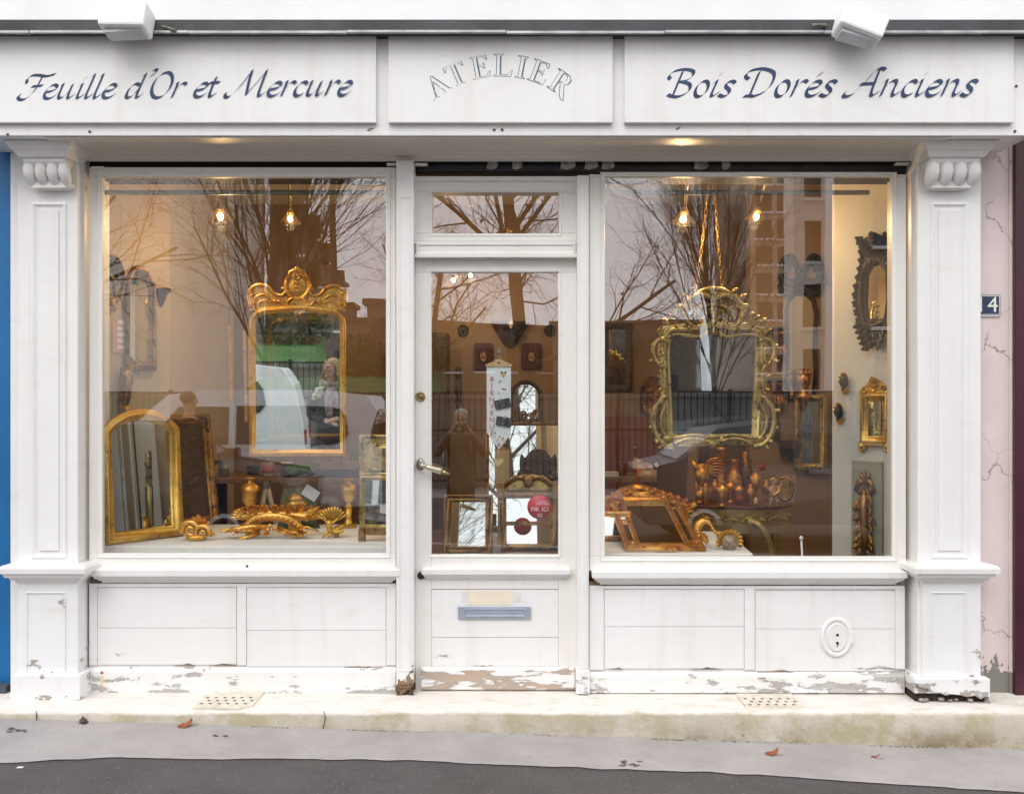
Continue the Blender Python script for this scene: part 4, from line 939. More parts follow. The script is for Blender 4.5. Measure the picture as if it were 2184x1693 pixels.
building('high_rise','beige high-rise with rows of balconies and windows',(RX(1655,62),RY_(62),0),0,RX(1700,62)-RX(1612,62),12,32,m_beige,[(-1.3+k*1.35,-.3+k*1.35,2+j*1.75,3.2+j*1.75) for k in range(2) for j in range(15)],None,m_wht)
building('pale_tower','pale tower with tall recessed windows beside the high-rise',(RX(1733,46),RY_(46),0),0,RX(1776,46)-RX(1690,46),1.6,24,m_pale,[(-.45,.35,2.3+j*3.1,4.3+j*3.1) for j in range(7)])
building('white_tower','narrow white tower with slit windows',(RX(1804,42),RY_(42),0),0,RX(1830,42)-RX(1777,42),1.2,24,m_wht,[(-.12,.14,2.2+j*3.6,3.9+j*3.6) for j in range(6)])
building('corner_house','dark ochre corner house at the far right of the street',(RX(1990,38),RY_(38),0),0,RX(2150,38)-RX(1836,38),3,18,simple('ochre_facade',(.26,.20,.14),.9,0,.1,.5),[(-2.4+k*1.9,-1.2+k*1.9,1.5+j*3.2,3.5+j*3.2) for k in range(3) for j in range(5)])
# ---------------------------------------------------------------- parked vehicles
m_tyre=simple('tyre',(.02,.02,.02),.8); m_rim=simple('rim',(.4,.41,.42),.3,.8); m_cglass=simple('car_glass',(.018,.022,.025),.05,0,.1,1,coat=0) if False else simple('car_glass',(.02,.025,.028),.05)
def vehicle(name,label,cat,loc,rz,prof,side,wd,paint,wheels,tail):
    # prof: side outline in xz (ccw), side: side windows, wd half-width
    o=thing(name,label,cat,loc,(0,0,rz)); mb=MB(); n=len(prof)
    tum=lambda z: wd*(1-.16*max(0,(z-.85))/.9)
    vs=[];
    for sg in (-1,1):
        for (x,z) in prof: vs.append((x,sg*(tum(z)-.05),z))
    # rounded shoulder ring
    ring=[]
    c=Vector((sum(p[0] for p in prof)/n,0,sum(p[1] for p in prof)/n))
    for sg in (-1,1):
        for (x,z) in prof: ring.append((c.x+(x-c.x)*.975,sg*tum(z),c.z+(z-c.z)*.965))
    allv=vs+ring; fs=[]
    for i in range(n):
        j=(i+1)%n
        fs.append((i,j,n+j,n+i)); fs.append((i,2*n+i,2*n+j,j)); fs.append((n+j,3*n+j,3*n+i,n+i))
    fs.append(tuple(2*n+i for i in range(n))); fs.append(tuple(3*n+i for i in range(n-1,-1,-1)))
    mb.add(allv,fs); b=mb.build('body',paint,o,.03)
    for sg in (-1,1):
        for poly in side:
            mb=MB(); mb.add([(x,sg*(tum(z)+.004),z) for x,z in poly],[tuple(range(len(poly))) if sg<0 else tuple(range(len(poly)-1,-1,-1))]); mb.build('side_window',m_cglass,o)
    for (xa,za,xb,zb2) in tail:
        mb=MB(); dx,dz=xb-xa,zb2-za; ln=math.hypot(dx,dz); nx,nz=-dz/ln*.006,dx/ln*.006
        if nx*(xa-c.x)+nz*(za-c.z)<0: nx,nz=-nx,-nz
        mb.add([(xa+nx,-tum(za)+.16,za+nz),(xa+nx,tum(za)-.16,za+nz),(xb+nx,tum(zb2)-.14,zb2+nz),(xb+nx,-tum(zb2)+.14,zb2+nz)],[(0,1,2,3),(3,2,1,0)][:1]); mb.build('windscreen',m_cglass,o)
    for x in wheels:
        for sg in (-1,1):
            M=Matrix.Translation((x,sg*(wd-.1),.31))@Matrix.Rotation(R(90),4,'X'); mb=MB(); mb.lathe([(.18,-.1),(.29,-.1),(.31,-.07),(.31,.07),(.29,.1),(.18,.1)],22,M); wh=mb.build('wheel',m_tyre,o)
            mb=MB(); mb.lathe([(.185,-.105),(.185,.105),(.05,.09)],16,M); mb.build('rim',m_rim,wh)
    xr=max(p[0] for p in prof); xl=min(p[0] for p in prof)
    for sg in (-1,1):
        mb=MB(); mb.box(xr-.06,xr+.006,sg*(wd-.2)-.12,sg*(wd-.2)+.12,.72,.92); mb.build('tail_light',simple('tail_red',(.35,.01,.02),.15),o)
        mb=MB(); mb.box(xl-.004,xl+.1,sg*(wd-.22)-.14,sg*(wd-.22)+.14,.62,.78); mb.build('headlight',m_rim,o)
        mb=MB(); mb.box(xl+1.05,xl+1.2,sg*(wd+.02)-.08,sg*(wd+.02)+.08,.95,1.12); mb.build('wing_mirror',paint,o,.02)
        mb=MB(); mb.box(-.1,.14,sg*(wd+.006)-.015,sg*(wd+.006)+.015,.88,.93); mb.build('door_handle',m_rim,o)
    mb=MB(); mb.tube([(xr-1.2,0,max(p[1] for p in prof)-.02),(xr-1.0,0,max(p[1] for p in prof)+.22)],(.012,.004),5); mb.build('aerial',m_tyre,o)
    return o
wht=simple('van_white',(.90,.91,.92),.25,0,.03); nav=simple('car_navy',(.02,.026,.045),.2,0,.1); silv=simple('car_silver',(.13,.13,.14),.3,.5,.05)
pvan=[(-2.1,.35),(2.15,.35),(2.2,.6),(2.17,1.0),(2.05,1.55),(1.9,1.78),(1.3,1.84),(-.2,1.84),(-.7,1.78),(-1.35,1.18),(-2.05,1.02),(-2.18,.75)]
vehicle('white_van','white compact van on the far lane behind the woman','van',(-3.7,-8.4,-.16),0,pvan,[[(-.95,1.14),(.1,1.14),(.1,1.62),(-.55,1.62)],[(.2,1.14),(1.42,1.14),(1.58,1.18),(1.66,1.28),(1.62,1.5),(1.55,1.6),(1.44,1.63),(.2,1.63)]],.86,wht,(-1.35,1.4),[(-.74,1.72,-1.3,1.24),(2.14,1.1,2.05,1.5)])
pcar=[(-2.0,.32),(1.95,.32),(2.03,.55),(2.0,.9),(1.6,1.0),(1.15,1.36),(.4,1.44),(-.35,1.42),(-1.0,1.0),(-1.9,.86),(-2.05,.6)]
sidew=[[(-.82,.98),(.22,.98),(.22,1.33),(-.3,1.33)],[(.3,.98),(1.4,.98),(1.05,1.3),(.3,1.33)]]
vehicle('dark_car','dark blue saloon car parked in front of the white van','car',(-4.3,-6.2,-.16),R(180),pcar,sidew,.84,nav,(-1.3,1.3),[(-.4,1.38,-.95,1.03),(1.2,1.31,1.57,1.03)])
vehicle('silver_car','silver saloon car parked opposite the right display window','car',(3.5,-6.7,-.16),R(180),pcar,sidew,.84,silv,(-1.3,1.3),[(-.4,1.38,-.95,1.03),(1.2,1.31,1.57,1.03)])
# ================================================================ PEOPLE
def skin(name,V_,E_,Rd,mat,parent=None,sub=2,extra=None,root=0):
    me=bpy.data.meshes.new(name); me.from_pydata([tuple(v) for v in V_],E_,[]); o=bpy.data.objects.new(name,me); COL.objects.link(o)
    md=o.modifiers.new('s','SKIN'); md.use_smooth_shade=True
    for i,r in enumerate(Rd):
        sv=me.skin_vertices[0].data[i]; sv.radius=(r,r) if not hasattr(r,'__len__') else r; sv.use_root=(i==root)
    s2=o.modifiers.new('u','SUBSURF'); s2.levels=sub; s2.render_levels=sub
    dg=bpy.context.evaluated_depsgraph_get(); m2=bpy.data.meshes.new_from_object(o.evaluated_get(dg)); bpy.data.objects.remove(o); bpy.data.meshes.remove(me)
    m2.name=name
    if extra:
        mb=MB(); mb.v=[v.co.copy() for v in m2.vertices]; mb.f=[list(p.vertices) for p in m2.polygons]; mb.s=[True]*len(mb.f); extra(mb); m2=mb.mesh(name,mat)
    m2.materials.clear(); m2.materials.append(mat)
    m2.polygons.foreach_set('use_smooth',[True]*len(m2.polygons))
    q=bpy.data.objects.new(name,m2); COL.objects.link(q)
    if parent: q.parent=parent
    return q
def person(label,loc,rz,elbL,wrL,elbR,wrR,skinm,coat,trous,hair,hairlong,headturn=0,scarf=None,fur=None,k=1.0):
    # faces -y; every joint is a vertex of one skinned body
    o=thing('person',label,'person',loc,(0,0,rz)); o.scale=(k,k,k)
    V_=[];E_=[];Rd=[]
    def j(p,r,par=None):
        V_.append(Vector(p)); Rd.append(r)
        if par is not None: E_.append((par,len(V_)-1))
        return len(V_)-1
    pel=j((0,0,.95),(.15,.11)); sp=j((0,.0,1.12),(.14,.1),pel); ch=j((0,.01,1.32),(.16,.105),sp); nk=j((0,.015,1.47),.06,ch); n2=j((0,0,1.54),.052,nk)
    h1=j((0,-.012,1.61),(.068,.082),n2); h2=j((0,-.006,1.68),(.074,.092),h1); h3=j((0,0,1.745),(.058,.07),h2)
    hands=[]
    for sg,el,wr in ((-1,elbL,wrL),(1,elbR,wrR)):
        s_=j((sg*.17,.01,1.40),.06,ch); e=j(el,.043,s_); w_=j(wr,.028,e)
        dv=(Vector(wr)-Vector(el)).normalized(); pm=Vector(wr)+dv*.055; pI=j(pm,(.026,.02),w_); hands.append((dv,pI,pm,sg))
        sd=dv.cross(Vector((0,0,1))); sd=sd.normalized() if sd.length>.1 else Vector((1,0,0)); up=sd.cross(dv)
        cu=Vector((0,-1,0)) if abs(dv.y)<.7 else Vector((0,0,-1))
        for f in range(4):
            off=sd*((f-1.5)*.019); L_=(.062,.075,.08,.066)[f]
            a=j(pm+dv*.035+off,.009,pI); b=j(pm+dv*(.035+L_*.5)+off-up*.006,.0085,a); j(pm+dv*(.035+L_*.85)+off-up*.022,.007,b)
        a=j(pm-dv*.012-sd*.036*sg,.010,pI); j(pm+dv*.03-sd*.05*sg-up*.012,.008,a)
    for sg in (-1,1):
        hp=j((sg*.085,0,.9),.085,pel); kn=j((sg*.095,-.01,.5),.06,hp); an=j((sg*.1,.02,.09),.04,kn); j((sg*.11,-.12,.035),.034,an)
    Rt=Matrix.Translation((0,0,0))@Matrix.Rotation(headturn,4,'Z')
    def face(mb):
        mb.tube([Rt@Vector((0,-.09,1.695)),Rt@Vector((0,-.104,1.672)),Rt@Vector((0,-.118,1.65)),Rt@Vector((0,-.094,1.642))],[.007,.010,.014,.008],8)
        for sg in (-1,1):
            mb.ell(Rt@Vector((sg*.074,.005,1.665)),(.010,.018,.03),8,6); mb.ell(Rt@Vector((sg*.03,-.084,1.692)),(.02,.012,.008),8,6); mb.ell(Rt@Vector((sg*.036,-.076,1.655)),(.022,.02,.018),8,6)
        mb.ell(Rt@Vector((0,-.09,1.612)),(.024,.012,.007),8,6); mb.ell(Rt@Vector((0,-.075,1.585)),(.026,.024,.018),8,6)
    for i in (h1,h2,h3): V_[i]=Rt@V_[i]
    bd=skin('body',V_,E_,Rd,skinm,o,2,face)
    for sg in (-1,1):
        mb=MB(); mb.ell(Rt@Vector((sg*.03,-.092,1.682)),(.011,.006,.006),8,6); mb.build('eye',m_black,bd)
    # coat
    V2=[];E2=[];R2=[]
    def q(p,r,par=None):
        V2.append(Vector(p)); R2.append(r)
        if par is not None: E2.append((par,len(V2)-1))
        return len(V2)-1
    a=q((0,.0,.95),(.19,.14)); b=q((0,.0,1.14),(.175,.13),a); c=q((0,.01,1.33),(.19,.13),b); d=q((0,.02,1.45),(.10,.085),c); q((0,.02,1.49),(.075,.075),d)
    e=q((0,.0,.72),(.205,.15),a)
    for sg,el,wr in ((-1,elbL,wrL),(1,elbR,wrR)):
        s_=q((sg*.175,.01,1.40),.08,c); m_=q(el,.062,s_); q(Vector(wr)*.96+Vector(el)*.04,.045,m_)
    skin('coat',V2,E2,R2,coat,o,2)
    V3=[Vector((0,0,.86))];E3=[];R3=[(.13,.11)]
    for sg in (-1,1):
        for p,r in (((sg*.085,0,.78),.1),((sg*.095,-.01,.5),.08),((sg*.1,.02,.1),.065)):
            V3.append(Vector(p)); R3.append(r); E3.append((len(V3)-2 if p[2]<.78 else 0,len(V3)-1))
    skin('trousers',V3,E3,R3,trous,o,1)
    for sg in (-1,1):
        mb=MB(); mb.ell((sg*.105,-.05,.04),(.05,.14,.05)); mb.build('shoe',m_black,o)
    # hair
    mb=MB(); rr=random.Random(len(label))
    if hair:
        mb.ell(Rt@Vector((0,.02,1.71)),(.084,.092,.078),14,10)
        for i in range(90 if hairlong else 0):
            th=rr.uniform(-1.7,1.7); ct=Vector((math.sin(th)*.08,math.cos(th)*.088,1.72+rr.uniform(-.03,.05))); ln=rr.uniform(.2,.27) if hairlong else .05
            pts=[ct]; 
            for s_ in range(4): pts.append(ct+Vector((math.sin(th)*.028*(s_+1)*(.7 if s_<2 else .9)+rr.gauss(0,.006),math.cos(th)*.016*(s_+1)+rr.gauss(0,.006),-ln*(s_+1)/4)))
            mb.tube([Rt@p for p in pts],[.016,.02,.019,.014,.005],5)
        mb.build('hair',hair,o)
    if scarf:
        mb=MB()
        for i in range(3): mb.tube([(.105*math.cos(t_*.5236)*(1+.08*i),.02+.09*math.sin(t_*.5236)*(1+.08*i),1.46+.02*math.sin(t_+i)+.018*i) for t_ in range(13)],.03,8)
        mb.tube([(.02,-.1,1.46),(.035,-.145,1.35),(.03,-.16,1.2),(.02,-.165,1.08)],[.035,.05,.045,.03],8,None,.5); mb.tube([(-.02,-.1,1.46),(-.03,-.145,1.34),(-.035,-.16,1.22)],[.035,.045,.03],8,None,.5)
        mb.build('scarf',scarf,o)
    if fur:
        mb=MB()
        for sg in (-1,1):
            for i in range(60):
                t_=rr.random(); p=Vector((sg*(.08+.1*t_),-.03-.1*math.sin(t_*2.2)+.04,1.50-.17*t_)); mb.ell(p+Vector((rr.gauss(0,.018),rr.gauss(0,.018),rr.gauss(0,.015))),(.024,.022,.02),6,5)
        mb.build('fur_collar',fur,o)
    return o
m_skin=simple('skin',(.62,.36,.26),.5,0,.08,12); m_navyc=simple('coat_navy',(.018,.019,.026),.75,0,.3,12,.004,40); m_jean=simple('trousers_grey',(.06,.062,.07),.85,0,.2,12)
m_blond=simple('blond_hair',(.46,.29,.13),.45,0,.4,25); m_grey=simple('grey_hair',(.45,.43,.40),.5,0,.2,25); m_brownc=simple('coat_brown',(.17,.11,.065),.8,0,.15,9,.003,40); m_dkc=simple('coat_black',(.02,.019,.02),.8,0,.3,9)
m_scarf=simple('scarf_pink',(.36,.25,.25),.9,0,.5,18); m_fur=simple('fur_cream',(.72,.66,.56),.9,0,.2,40,.004,60)
PI=math.pi
person('blond woman in a dark coat with cream fur collar and scarf, hands clasped',(-1.07,-4.75,gz(-1.3)),PI,(-.25,.0,1.13),(-.04,-.2,1.10),(.25,.0,1.13),(.05,-.21,1.08),m_skin,m_navyc,m_jean,m_blond,True,R(48),m_scarf,m_fur,.98)
ph=person('grey-haired photographer in a brown coat raising a camera in both hands',(-.50,-5.8,-.16),PI,(-.3,-.12,1.2),(-.12,-.24,1.5),(.3,-.12,1.2),(.1,-.24,1.5),m_skin,m_brownc,m_jean,m_grey,False,0,None,None,.9)
person('dark-haired passer-by in a black coat seen from behind, left of the woman',(-3.02,-4.35,gz(-3)),0,(-.25,.03,1.12),(-.2,-.12,.92),(.25,.03,1.12),(.2,-.12,.92),m_skin,m_dkc,m_jean,m_dkwood,False,R(20),None,None,.87)
o=thing('compact_camera','small black camera held up by the photographer','camera',(-.505,-5.56,1.215)); mb=MB(); mb.box(-.06,.06,-.03,.0,-.035,.035); mb.build('body',m_tyre,o,.006); mb=MB(); mb.lathe([(.028,0),(.026,.03),(.02,.03)],16,Matrix.Rotation(R(-90),4,'X')); mb.build('lens',m_rim,o)
# ================================================================ LAMPS IN THE SHOP
m_bulb=emit('bulb_glow',(1,.78,.42),60); m_shade=simple('lamp_shade_brass',(.75,.55,.28),.25,.8,.1)
t=NT('glass_shade'); a=t.n('ShaderNodeBsdfTransparent'); a.inputs[0].default_value=(1,.85,.6,1); b=t.n('ShaderNodeBsdfGlossy'); b.inputs['Roughness'].default_value=.1; b.inputs['Color'].default_value=(1,.8,.5,1)
s_=t.n('ShaderNodeMixShader'); s_.inputs[0].default_value=.6; t.l(a.outputs[0],s_.inputs[1]); t.l(b.outputs[0],s_.inputs[2]); t.l(s_.outputs[0],t.out.inputs[0]); m_gshade=t.m
LW=.52
def lamp(label,px,py,y,rot,pw,up):
    c=P(px,py,y); o=thing('ceiling_spotlight',label,'lamp',c,rot,'lit ceiling spotlights')
    mb=MB(); mb.lathe([(.011,.05),(.011,.045+.02),(.02,.05),(.022,.022)],12); mb.tube([(0,0,.05),(0,0,up)],.007,6); mb.lathe([(.03,up),(.03,up+.03)],12); mb.build('stem',m_shade,o)
    mb=MB(); mb.lathe([(.024,.036),(.03,.022),(.044,.002),(.066,-.022),(.068,-.026)],22); me=mb; mb.f=[f for f in mb.f if len(f)<8]; mb.build('shade',m_gshade,o)
    mb=MB(); mb.ell((0,0,-.004),(.015,.015,.015),12,8); mb.build('bulb',m_bulb,o)
    ld=bpy.data.lights.new('bulb_light','POINT'); ld.energy=pw*LW; ld.color=(1,.65,.32); ld.shadow_soft_size=.03
    lo=bpy.data.objects.new('bulb_light',ld); COL.objects.link(lo); lo.parent=o; lo.location=(0,0,-.045)
lamp('lit spotlight nearest the left wall, above the arched mirror',470,463,.42,(.1,-.1,0),9,.56)
lamp('lit spotlight above the hanging mirror in the left window',619,467,1.5,(0,0,0),14,.56)
lamp('lit spotlight at the left of the chains in the right window',1458,467,.62,(0,.1,0),14,.56)
lamp('lit spotlight tilted beside the chains, nearest the high-rise reflection',1613,463,1.05,(.1,.25,0),20,.56)
lamp('lit spotlight angled sideways at the top of the door glass',968,596,2.3,(.3,.9,0),7,.52)
lamp('lit round spotlight at the top of the door glass',1004,586,2.9,(0,0,0),6,.52)
# ================================================================ FRAMES AND MIRRORS
PROF=[(-.004,.004),(0,-.004),(.1,-.012),(.22,-.010),(.3,-.018),(.5,-.030),(.62,-.028),(.7,-.020),(.85,-.026),(1,-.018),(1,.004)]
def frame_mesh(path,bw,dep,prof=PROF):
    mb=MB(); mb.sweep(path,[(o*bw if abs(o)>.01 else o,y*dep/.03) for o,y in prof]); return mb
def offset(path,d):
    n=len(path); out=[]
    for i in range(n):
        a=Vector(path[i])-Vector(path[i-1]); b=Vector(path[(i+1)%n])-Vector(path[i]); a.normalize(); b.normalize()
        q=Vector((a.y+b.y,-a.x-b.x)); q=q.normalized() if q.length>1e-6 else Vector((a.y,-a.x))
        out.append((path[i][0]+q.x*d,path[i][1]+q.y*d))
    return out
def rect(w_,z0,z1): return [(-w_/2,z0),(w_/2,z0),(w_/2,z1),(-w_/2,z1)]
def archp(w_,z0,zs,rise,n=16):
    # rect with a segmental arch top
    r=(w_*w_/4+rise*rise)/(2*rise); a=math.asin(min(1,w_/2/r)); c=zs+rise-r
    return [(-w_/2,z0),(w_/2,z0)]+[(r*math.sin(a-2*a*k/n),c+r*math.cos(a-2*a*k/n)) for k in range(n+1)]
def framed(o,path,bw,dep,gm,mm,back=m_dkwood,prof=PROF):
    frame_mesh(path,bw,dep,prof).build('frame',gm,o)
    mb=MB(); mb.prism(offset(path,.003),.0,.004); mb.build('mirror_glass',mm,o)
    mb=MB(); mb.prism(offset(path,bw*.8),.0045,.012); mb.build('back_board',back,o)
    return o
def orn_scrolls(mb,x0,x1,z,h,n,seed,y=-.02,M=None):
    r=random.Random(seed)
    for i in range(n):
        t=(i+.5)/n; x=x0+(x1-x0)*t; zz=z+h*r.uniform(.1,.9); q=h*r.uniform(.25,.5)
        if i%2: mb.spiral((x,zz),q,1.1,r.uniform(0,6),h*.09,r.choice((-1,1)),M,y)
        else: mb.leaf((x,y,zz-q*.6),(r.uniform(-.7,.7),-.2,1),(0,-1,0),q*1.8,q*.9,.5,3,M)
# --- left window -------------------------------------------------
# platform under a white cloth
pz=.765
def table_top(name,label,x0,x1,y0,y1,z,poly=None):
    o=thing(name,label,'display table',((x0+x1)/2,(y0+y1)/2,FZ)); cx,cy=(x0+x1)/2,(y0+y1)/2
    mb=MB()
    for sx in (x0+.08,x1-.08):
        for sy in (y0+.08,y1-.08): mb.box(sx-cx-.025,sx-cx+.025,sy-cy-.025,sy-cy+.025,0,z-FZ-.03)
    build_each(mb,'leg',m_dkwood,o)
    mb=MB(); p=poly or [(x0,y0),(x1,y0),(x1,y1),(x0,y1)]; n=len(p)
    mb.add([(a-cx,b-cy,z-FZ-.05) for a,b in p]+[(a-cx,b-cy,z-FZ) for a,b in p],[tuple(range(n-1,-1,-1)),tuple(range(n,2*n))]+[(i,(i+1)%n,n+(i+1)%n,n+i) for i in range(n)])
    mb.build('cloth_top',m_cloth,o,.006); return o
ZL=table_top('display_table','white cloth covered display table inside the left window',-2.2,X(838,.2),.20,1.08,pz)
def arched_mirror():
    c=Vector((-1.868,.40,pz+.001))
    o=thing('arched_mirror','tall arched mirror in a broad gilded frame leaning at the left end of the table','mirror',c,(R(-4),0,R(53.7)))
    wi,bw=.33,.058; p=archp(wi,bw,.55,.07)
    framed(o,p,bw,.034,m_goldy,m_mirold)
arched_mirror()
o=thing('picture_frame','dark old frame leaning behind the arched mirror','frame',P(398,1138,.93),(R(-8),0,R(58))); o.location.z=pz+.001
framed(o,rect(.36,.05,.60),.05,.03,m_goldd,m_dkwood)
# hanging mirror with pierced crest
def hanging_mirror():
    y=.70; k=(D+y)/F; c=P(636,972,y)
    o=thing('hanging_mirror','tall gilded mirror with a pierced scroll and medallion crest hanging in the left window','mirror',c,(R(1.3),0,R(4.6)))
    w_=178*k; bw=13*k; h=(972-668)*k; z1=h
    # serpentine top edge
    top=[(w_/2,z1-26*k),(w_/2-4*k,z1-14*k),(w_/2-14*k,z1-5*k),(w_/2-26*k,z1-2*k),(30*k,z1+1*k),(0,z1+3*k),(-30*k,z1+1*k),(-w_/2+26*k,z1-2*k),(-w_/2+14*k,z1-5*k),(-w_/2+4*k,z1-14*k),(-w_/2,z1-26*k)]
    ins=[(-w_/2,bw),(w_/2,bw)]+[(w_/2,bw+(z1-30*k-bw)*t) for t in (.33,.66)]+[(q.x,q.y) for q in catmull([(a,b,0) for a,b in top],3)]+[(-w_/2,bw+(z1-30*k-bw)*t) for t in (.66,.33)]
    framed(o,ins,bw,.03,m_gold,m_mirror)
    # carved frieze and crest
    mb=MB(); base=z1+10*k
    xs=[-101,-101,-92,-78,-55,-38,-24,-20,20,24,38,55,78,92,101,101]; zs=[-6,34,42,46,40,26,24,18,18,24,26,40,46,42,34,-6]
    prof=[(q.x*k,base+q.y*k) for q in catmull([(a,b,0) for a,b in zip(xs,zs)],2)]
    mb.prism(list(reversed(prof)),-.008,.008)
    for sg in (-1,1):
        def sp(pts,r0,r1): mb.tube([(sg*q.x*k,-.014,base+q.y*k) for q in catmull([(a,b,0) for a,b in pts],6)],(r0*k,r1*k),7)
        sp([(100,0),(101,32),(84,48),(62,44),(48,30),(34,26),(25,34),(27,42),(33,40)],4.5,3)
        sp([(92,6),(86,22),(70,28),(58,20)],3.5,2); sp([(84,4),(76,14),(64,15),(54,10)],3,1.8)
        sp([(48,10),(36,14),(28,6),(18,10)],4,2.5); sp([(10,22),(22,10),(12,-6),(2,-14)],4,2)
        mb.ell((sg*46*k,-.018,base+14*k),(6*k,.008,4*k)); mb.spiral((sg*98*k,base+30*k),6*k,1.2,0,2.4*k,sg,None,-.016)
    o2=[(24*k*math.cos(q),base+46*k+26*k*math.sin(q)) for q in [2*math.pi*i/28 for i in range(28)]]
    mb.sweep(o2,[(-5*k,-.006),(-3*k,-.018),(0,-.022),(4*k,-.018),(6*k,-.004)])
    mb.ell((0,-.004,base+46*k),(22*k,.012,24*k),18,10)
    mb.leaf((0,-.016,base+36*k),(0,-.1,1),(0,-1,0),24*k,15*k,.3,3); mb.spiral((0,base+66*k),9*k,1.2,R(90),3*k,1,None,-.02)
    mb.tube([(-22*k,-.02,base+58*k),(-14*k,-.026,base+76*k),(0,-.028,base+82*k),(14*k,-.026,base+76*k),(22*k,-.02,base+58*k)],[2*k,4*k,5*k,4*k,2*k],8)
    mb.build('crest',m_gold,o)
    mb=MB(); mb.tube([(-.05,.015,base+20*k),(-.05,.02,RZ-c.z)],.0016,4); mb.tube([(.05,.015,base+20*k),(.05,.02,RZ-c.z)],.0016,4); mb.build('hanging_wire',m_blk,o)
hanging_mirror()
# gilded urns
URN=[(.0,0),(.5,0),(.5,.04),(.34,.07),(.22,.11),(.2,.16),(.46,.21),(.74,.31),(.9,.42),(.96,.50),(.98,.55),(1,.62),(.93,.70),(.7,.78),(.36,.83),(.28,.88),(.3,.92),(.52,.955),(.56,.98),(.5,1),(.3,1.0)]
def urn(name,label,px,pb,pt,wpx,y,mat,group=None,prof=URN,fl=(.25,.55,16,.10),rot=0,zb=None):
    k=(D+y)/F; c=P(px,pb,y)
    if zb is not None: c.z=zb
    h=(pb-pt)*k; r=wpx*k/2
    o=thing(name,label,'urn',c,(0,0,rot),group)
    mb=MB(); mb.lathe([(a*r,b*h) for a,b in prof],32,None,(fl[0]*h,fl[1]*h,fl[2],fl[3]) if fl else None); mb.build('body',mat,o)
    mb=MB(); mb.box(-r*.62,r*.62,-r*.62,r*.62,-.018*h*4,.001); mb.build('base_block',mat,o,.002); return o
y=.92; u1=urn('gilded_urn','gilded gadrooned urn standing behind the carved trophy','',0,0,0,0,m_gold) if False else None
def urn_on(label,px,pt,w_,y,zb,mat,ped=.08,pb=1092):
    k=(D+y)/F; c=P(px,pb,y); z0=c.z
    o=thing('gilded_urn',label,'urn',(c.x,y,pz+.001),(0,0,0),'pair of gilded urns')
    h=(pb-pt)*k; r=w_*k/2; b=z0-pz
    mb=MB(); mb.lathe([(a*r,b+q*h) for a,q in URN],36,None,(b+.24*h,b+.55*h,18,.12)); mb.build('body',mat,o)
    mb=MB(); mb.lathe([(r*.7,0),(r*.7,.015),(r*.5,.02),(r*.36,b*.5),(r*.45,b)],20); mb.box(-r*.9,r*.9,-r*.9,r*.9,0,.018); mb.build('foot',mat,o)
urn_on('gilded gadrooned urn behind the carved trophy, left of the green box',533,1018,43,.95,pz,m_gold)
urn_on('dimmer gilded urn on a tall foot right of the green box',743,1021,37,.93,pz,m_goldy,.08,1082)
# green box with a card
y=.97; k=(D+y)/F; c=P(636,1120,y)
o=thing('green_box','dark green slope-lidded box with a brass catch behind the carved trophy','box',(c.x,y,pz+.001),(0,0,R(14)))
w_=76*k/2; h=(1112-1060)*k
mb=MB(); mb.box(-w_,w_,-.07,.07,0,h); mb.add([(-w_,-.07,h),(w_,-.07,h),(w_,.07,h),(-w_,.07,h),(-w_*.8,.0,h*1.5),(w_*.8,.0,h*1.5),(w_*.8,.07,h*1.55),(-w_*.8,.07,h*1.55)],[(0,1,5,4),(1,2,6,5),(2,3,7,6),(3,0,4,7),(4,5,6,7)]); mb.build('box_body',m_green,o,.003)
mb=MB(); mb.sweep([(.012*math.cos(q),h*1.15+.012*math.sin(q)) for q in [2*PI*i/14 for i in range(14)]],[(-.003,-.05),(0,-.062),(.003,-.05)]); mb.build('catch',m_goldd,o)
mb=MB(); mb.box(-w_*1.15,w_*1.15,-.11,.075,-.0,.006); mb.build('box_foot',m_green,o)
c=P(657,1060,.93); o=thing('white_card','blank white card stuck at an angle in the green box','card',c,(R(-8),R(32),0)); mb=MB(); mb.box(-.045,.045,-.0008,.0008,-.005,.06); mb.build('sheet',m_paper,o)
# acanthus leaf standing
o=thing('acanthus_leaf','upright gilded acanthus leaf carving before the green box','carving',P(627,1112,.78)); o.location.z=pz+.06
mb=MB(); mb.leaf((0,0,-.0),(0,.12,1),(0,-1,.1),.15,.13,.3,5)
for sg in (-1,1): mb.leaf((sg*.012,-.004,0),(sg*.55,.08,1),(0,-1,.1),.09,.06,.4,4)
mb.build('leaf',m_goldy,o); mb=MB(); mb.box(-.03,.03,-.01,.05,-.06,.005); mb.build('block',m_goldy,o)
